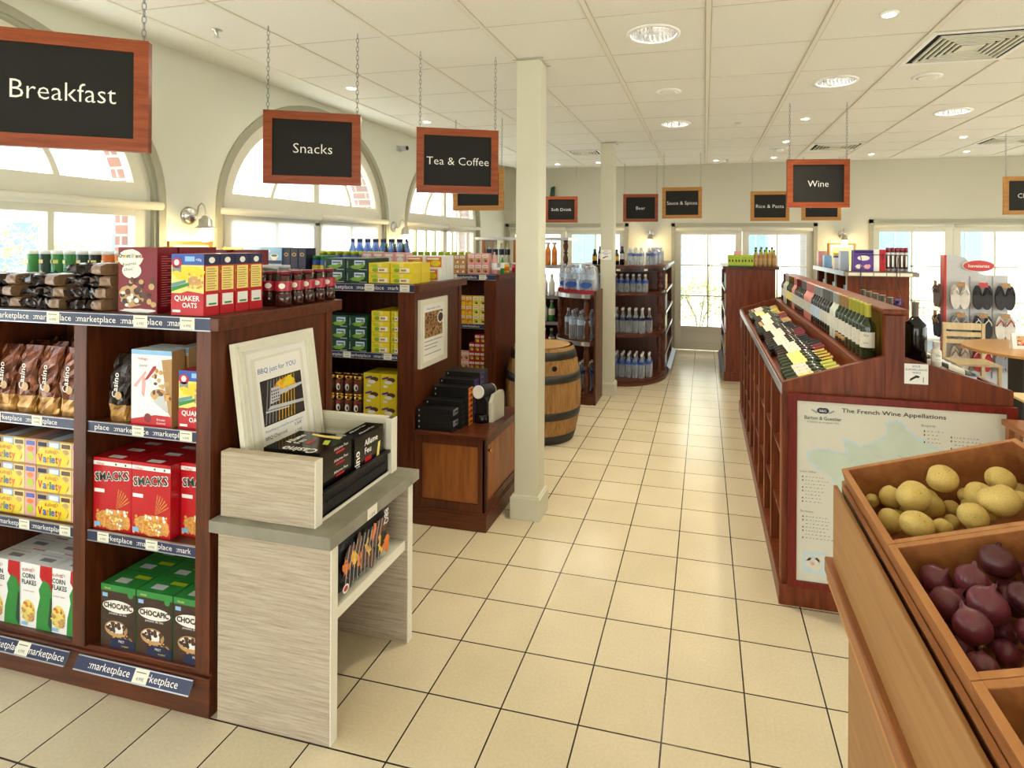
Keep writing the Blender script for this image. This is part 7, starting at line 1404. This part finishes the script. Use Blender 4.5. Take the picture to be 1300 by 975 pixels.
for i, (c, r) in enumerate(POT):
    if i == 18: continue
    R = random.Random(i + 50); p = TM @ Vector(c); o = place('potato', pms[i % 6], p, (R.uniform(-.5, .5), R.uniform(-.4, .4), R.uniform(0, 6)), (PL[i] if i < len(PL) else 'potato deep at the bottom of the far crate, %s one' % ORD[i - len(PL)]), 'potato', 'potatoes in the far crate', scale=(r * .95, r * .95, r * .95))
def onion(seed, k, ragged=False):
    R = random.Random(seed); m = MB(); prof = []
    for i in range(15):
        t = i / 14; th = PI * t; r = math.sin(th) ** .85; z = -math.cos(th) * .86
        if t > .86: r = .16 - .1 * (t - .86) / .14 + (1 - (t - .86) / .14) * .12; z = .70 + (t - .86) / .14 * .55
        prof.append((max(r * .98, 0 if i in (0,) else .02), z))
    prof[0] = (0, -.86); m.lathe(prof, k, 24)
    m.lathe([(.16, -.80), (.10, -.90), (.0, -.93)], 'tan', 10)
    for q in range(6): a = q * 1.05; m.tube([(.12 * math.cos(a), .12 * math.sin(a), -.88), (.2 * math.cos(a), .2 * math.sin(a), -.97)], .012, 'tan', 4)
    for q in range(4 if not ragged else 9): a = q * .9 + seed; m.add([(.05 * math.cos(a), .05 * math.sin(a), 1.05), (.17 * math.cos(a + .3), .17 * math.sin(a + .3), .85), (.12 * math.cos(a + .8), .12 * math.sin(a + .8), 1.3 + .1 * (q % 2)), ], [(0, 1, 2)], k)
    return m.mesh('onion')
oms = [onion(1, 'onion'), onion(2, 'onion'), onion(3, 'onion_dark', True), onion(4, 'onion'), onion(5, 'onion', True)]
OL = ['red onion with loose skin at the left of the pile', 'smooth onion right of the loose skinned one', 'tall pointed red onion at the back of the pile', 'peeling onion against the left crate edge', 'upright red onion in the centre of the pile', 'dark onion buried below the pointed one', 'onion at the back right cut by the photo edge', 'dark onion right of the upright one', 'glossy round red onion in the front half', 'red onion lying at the very front', 'dark onion deep at the front right', 'onion by the right edge, front', 'onion by the right edge, centre', 'buried onion near the left edge', 'onion beyond the right photo edge, back', 'onion beyond the right photo edge, middle', 'onion beyond the right photo edge, front']
for i, (c, r) in enumerate(ONI):
    R = random.Random(i + 80); p = TM @ Vector(c); up = i in (2, 4); place('onion', oms[i % 5], p, (R.uniform(-.25, .25) if up else R.uniform(-1.3, 1.3), R.uniform(-.2, .2) if up else R.uniform(-1.2, 1.2), R.uniform(0, 6)), (OL[i] if i < len(OL) else 'red onion deep at the bottom of the crate, %s one' % ORD[i - len(OL)]), 'onion', 'red onions in the middle crate', scale=(r * .91,) * 3)
skin('onion_yellow', 'b5802f', 'd8ab55', 'b5802f', 20, .35, bands=True)
ym = onion(7, 'onion_yellow')
for i, (u, v, w, r) in enumerate(((.050, .640, -.05, .030), (.058, .575, -.055, .031), (.115, .665, -.055, .031), (.125, .60, -.05, .031), (.055, .510, -.05, .03), (.12, .535, -.055, .03), (.185, .64, -.05, .031), (.19, .57, -.05, .031))):
    p = TM @ Vector((u, v, w)); place('onion', ym, p, (.4 * i, .7, i), ['yellow onion at the left of the corner crate', 'second yellow onion in the corner crate'][i] if i < 2 else 'yellow onion in the corner crate, %s one' % ORD[i], 'onion', 'yellow onions in the corner crate', scale=(r * .97,) * 3)
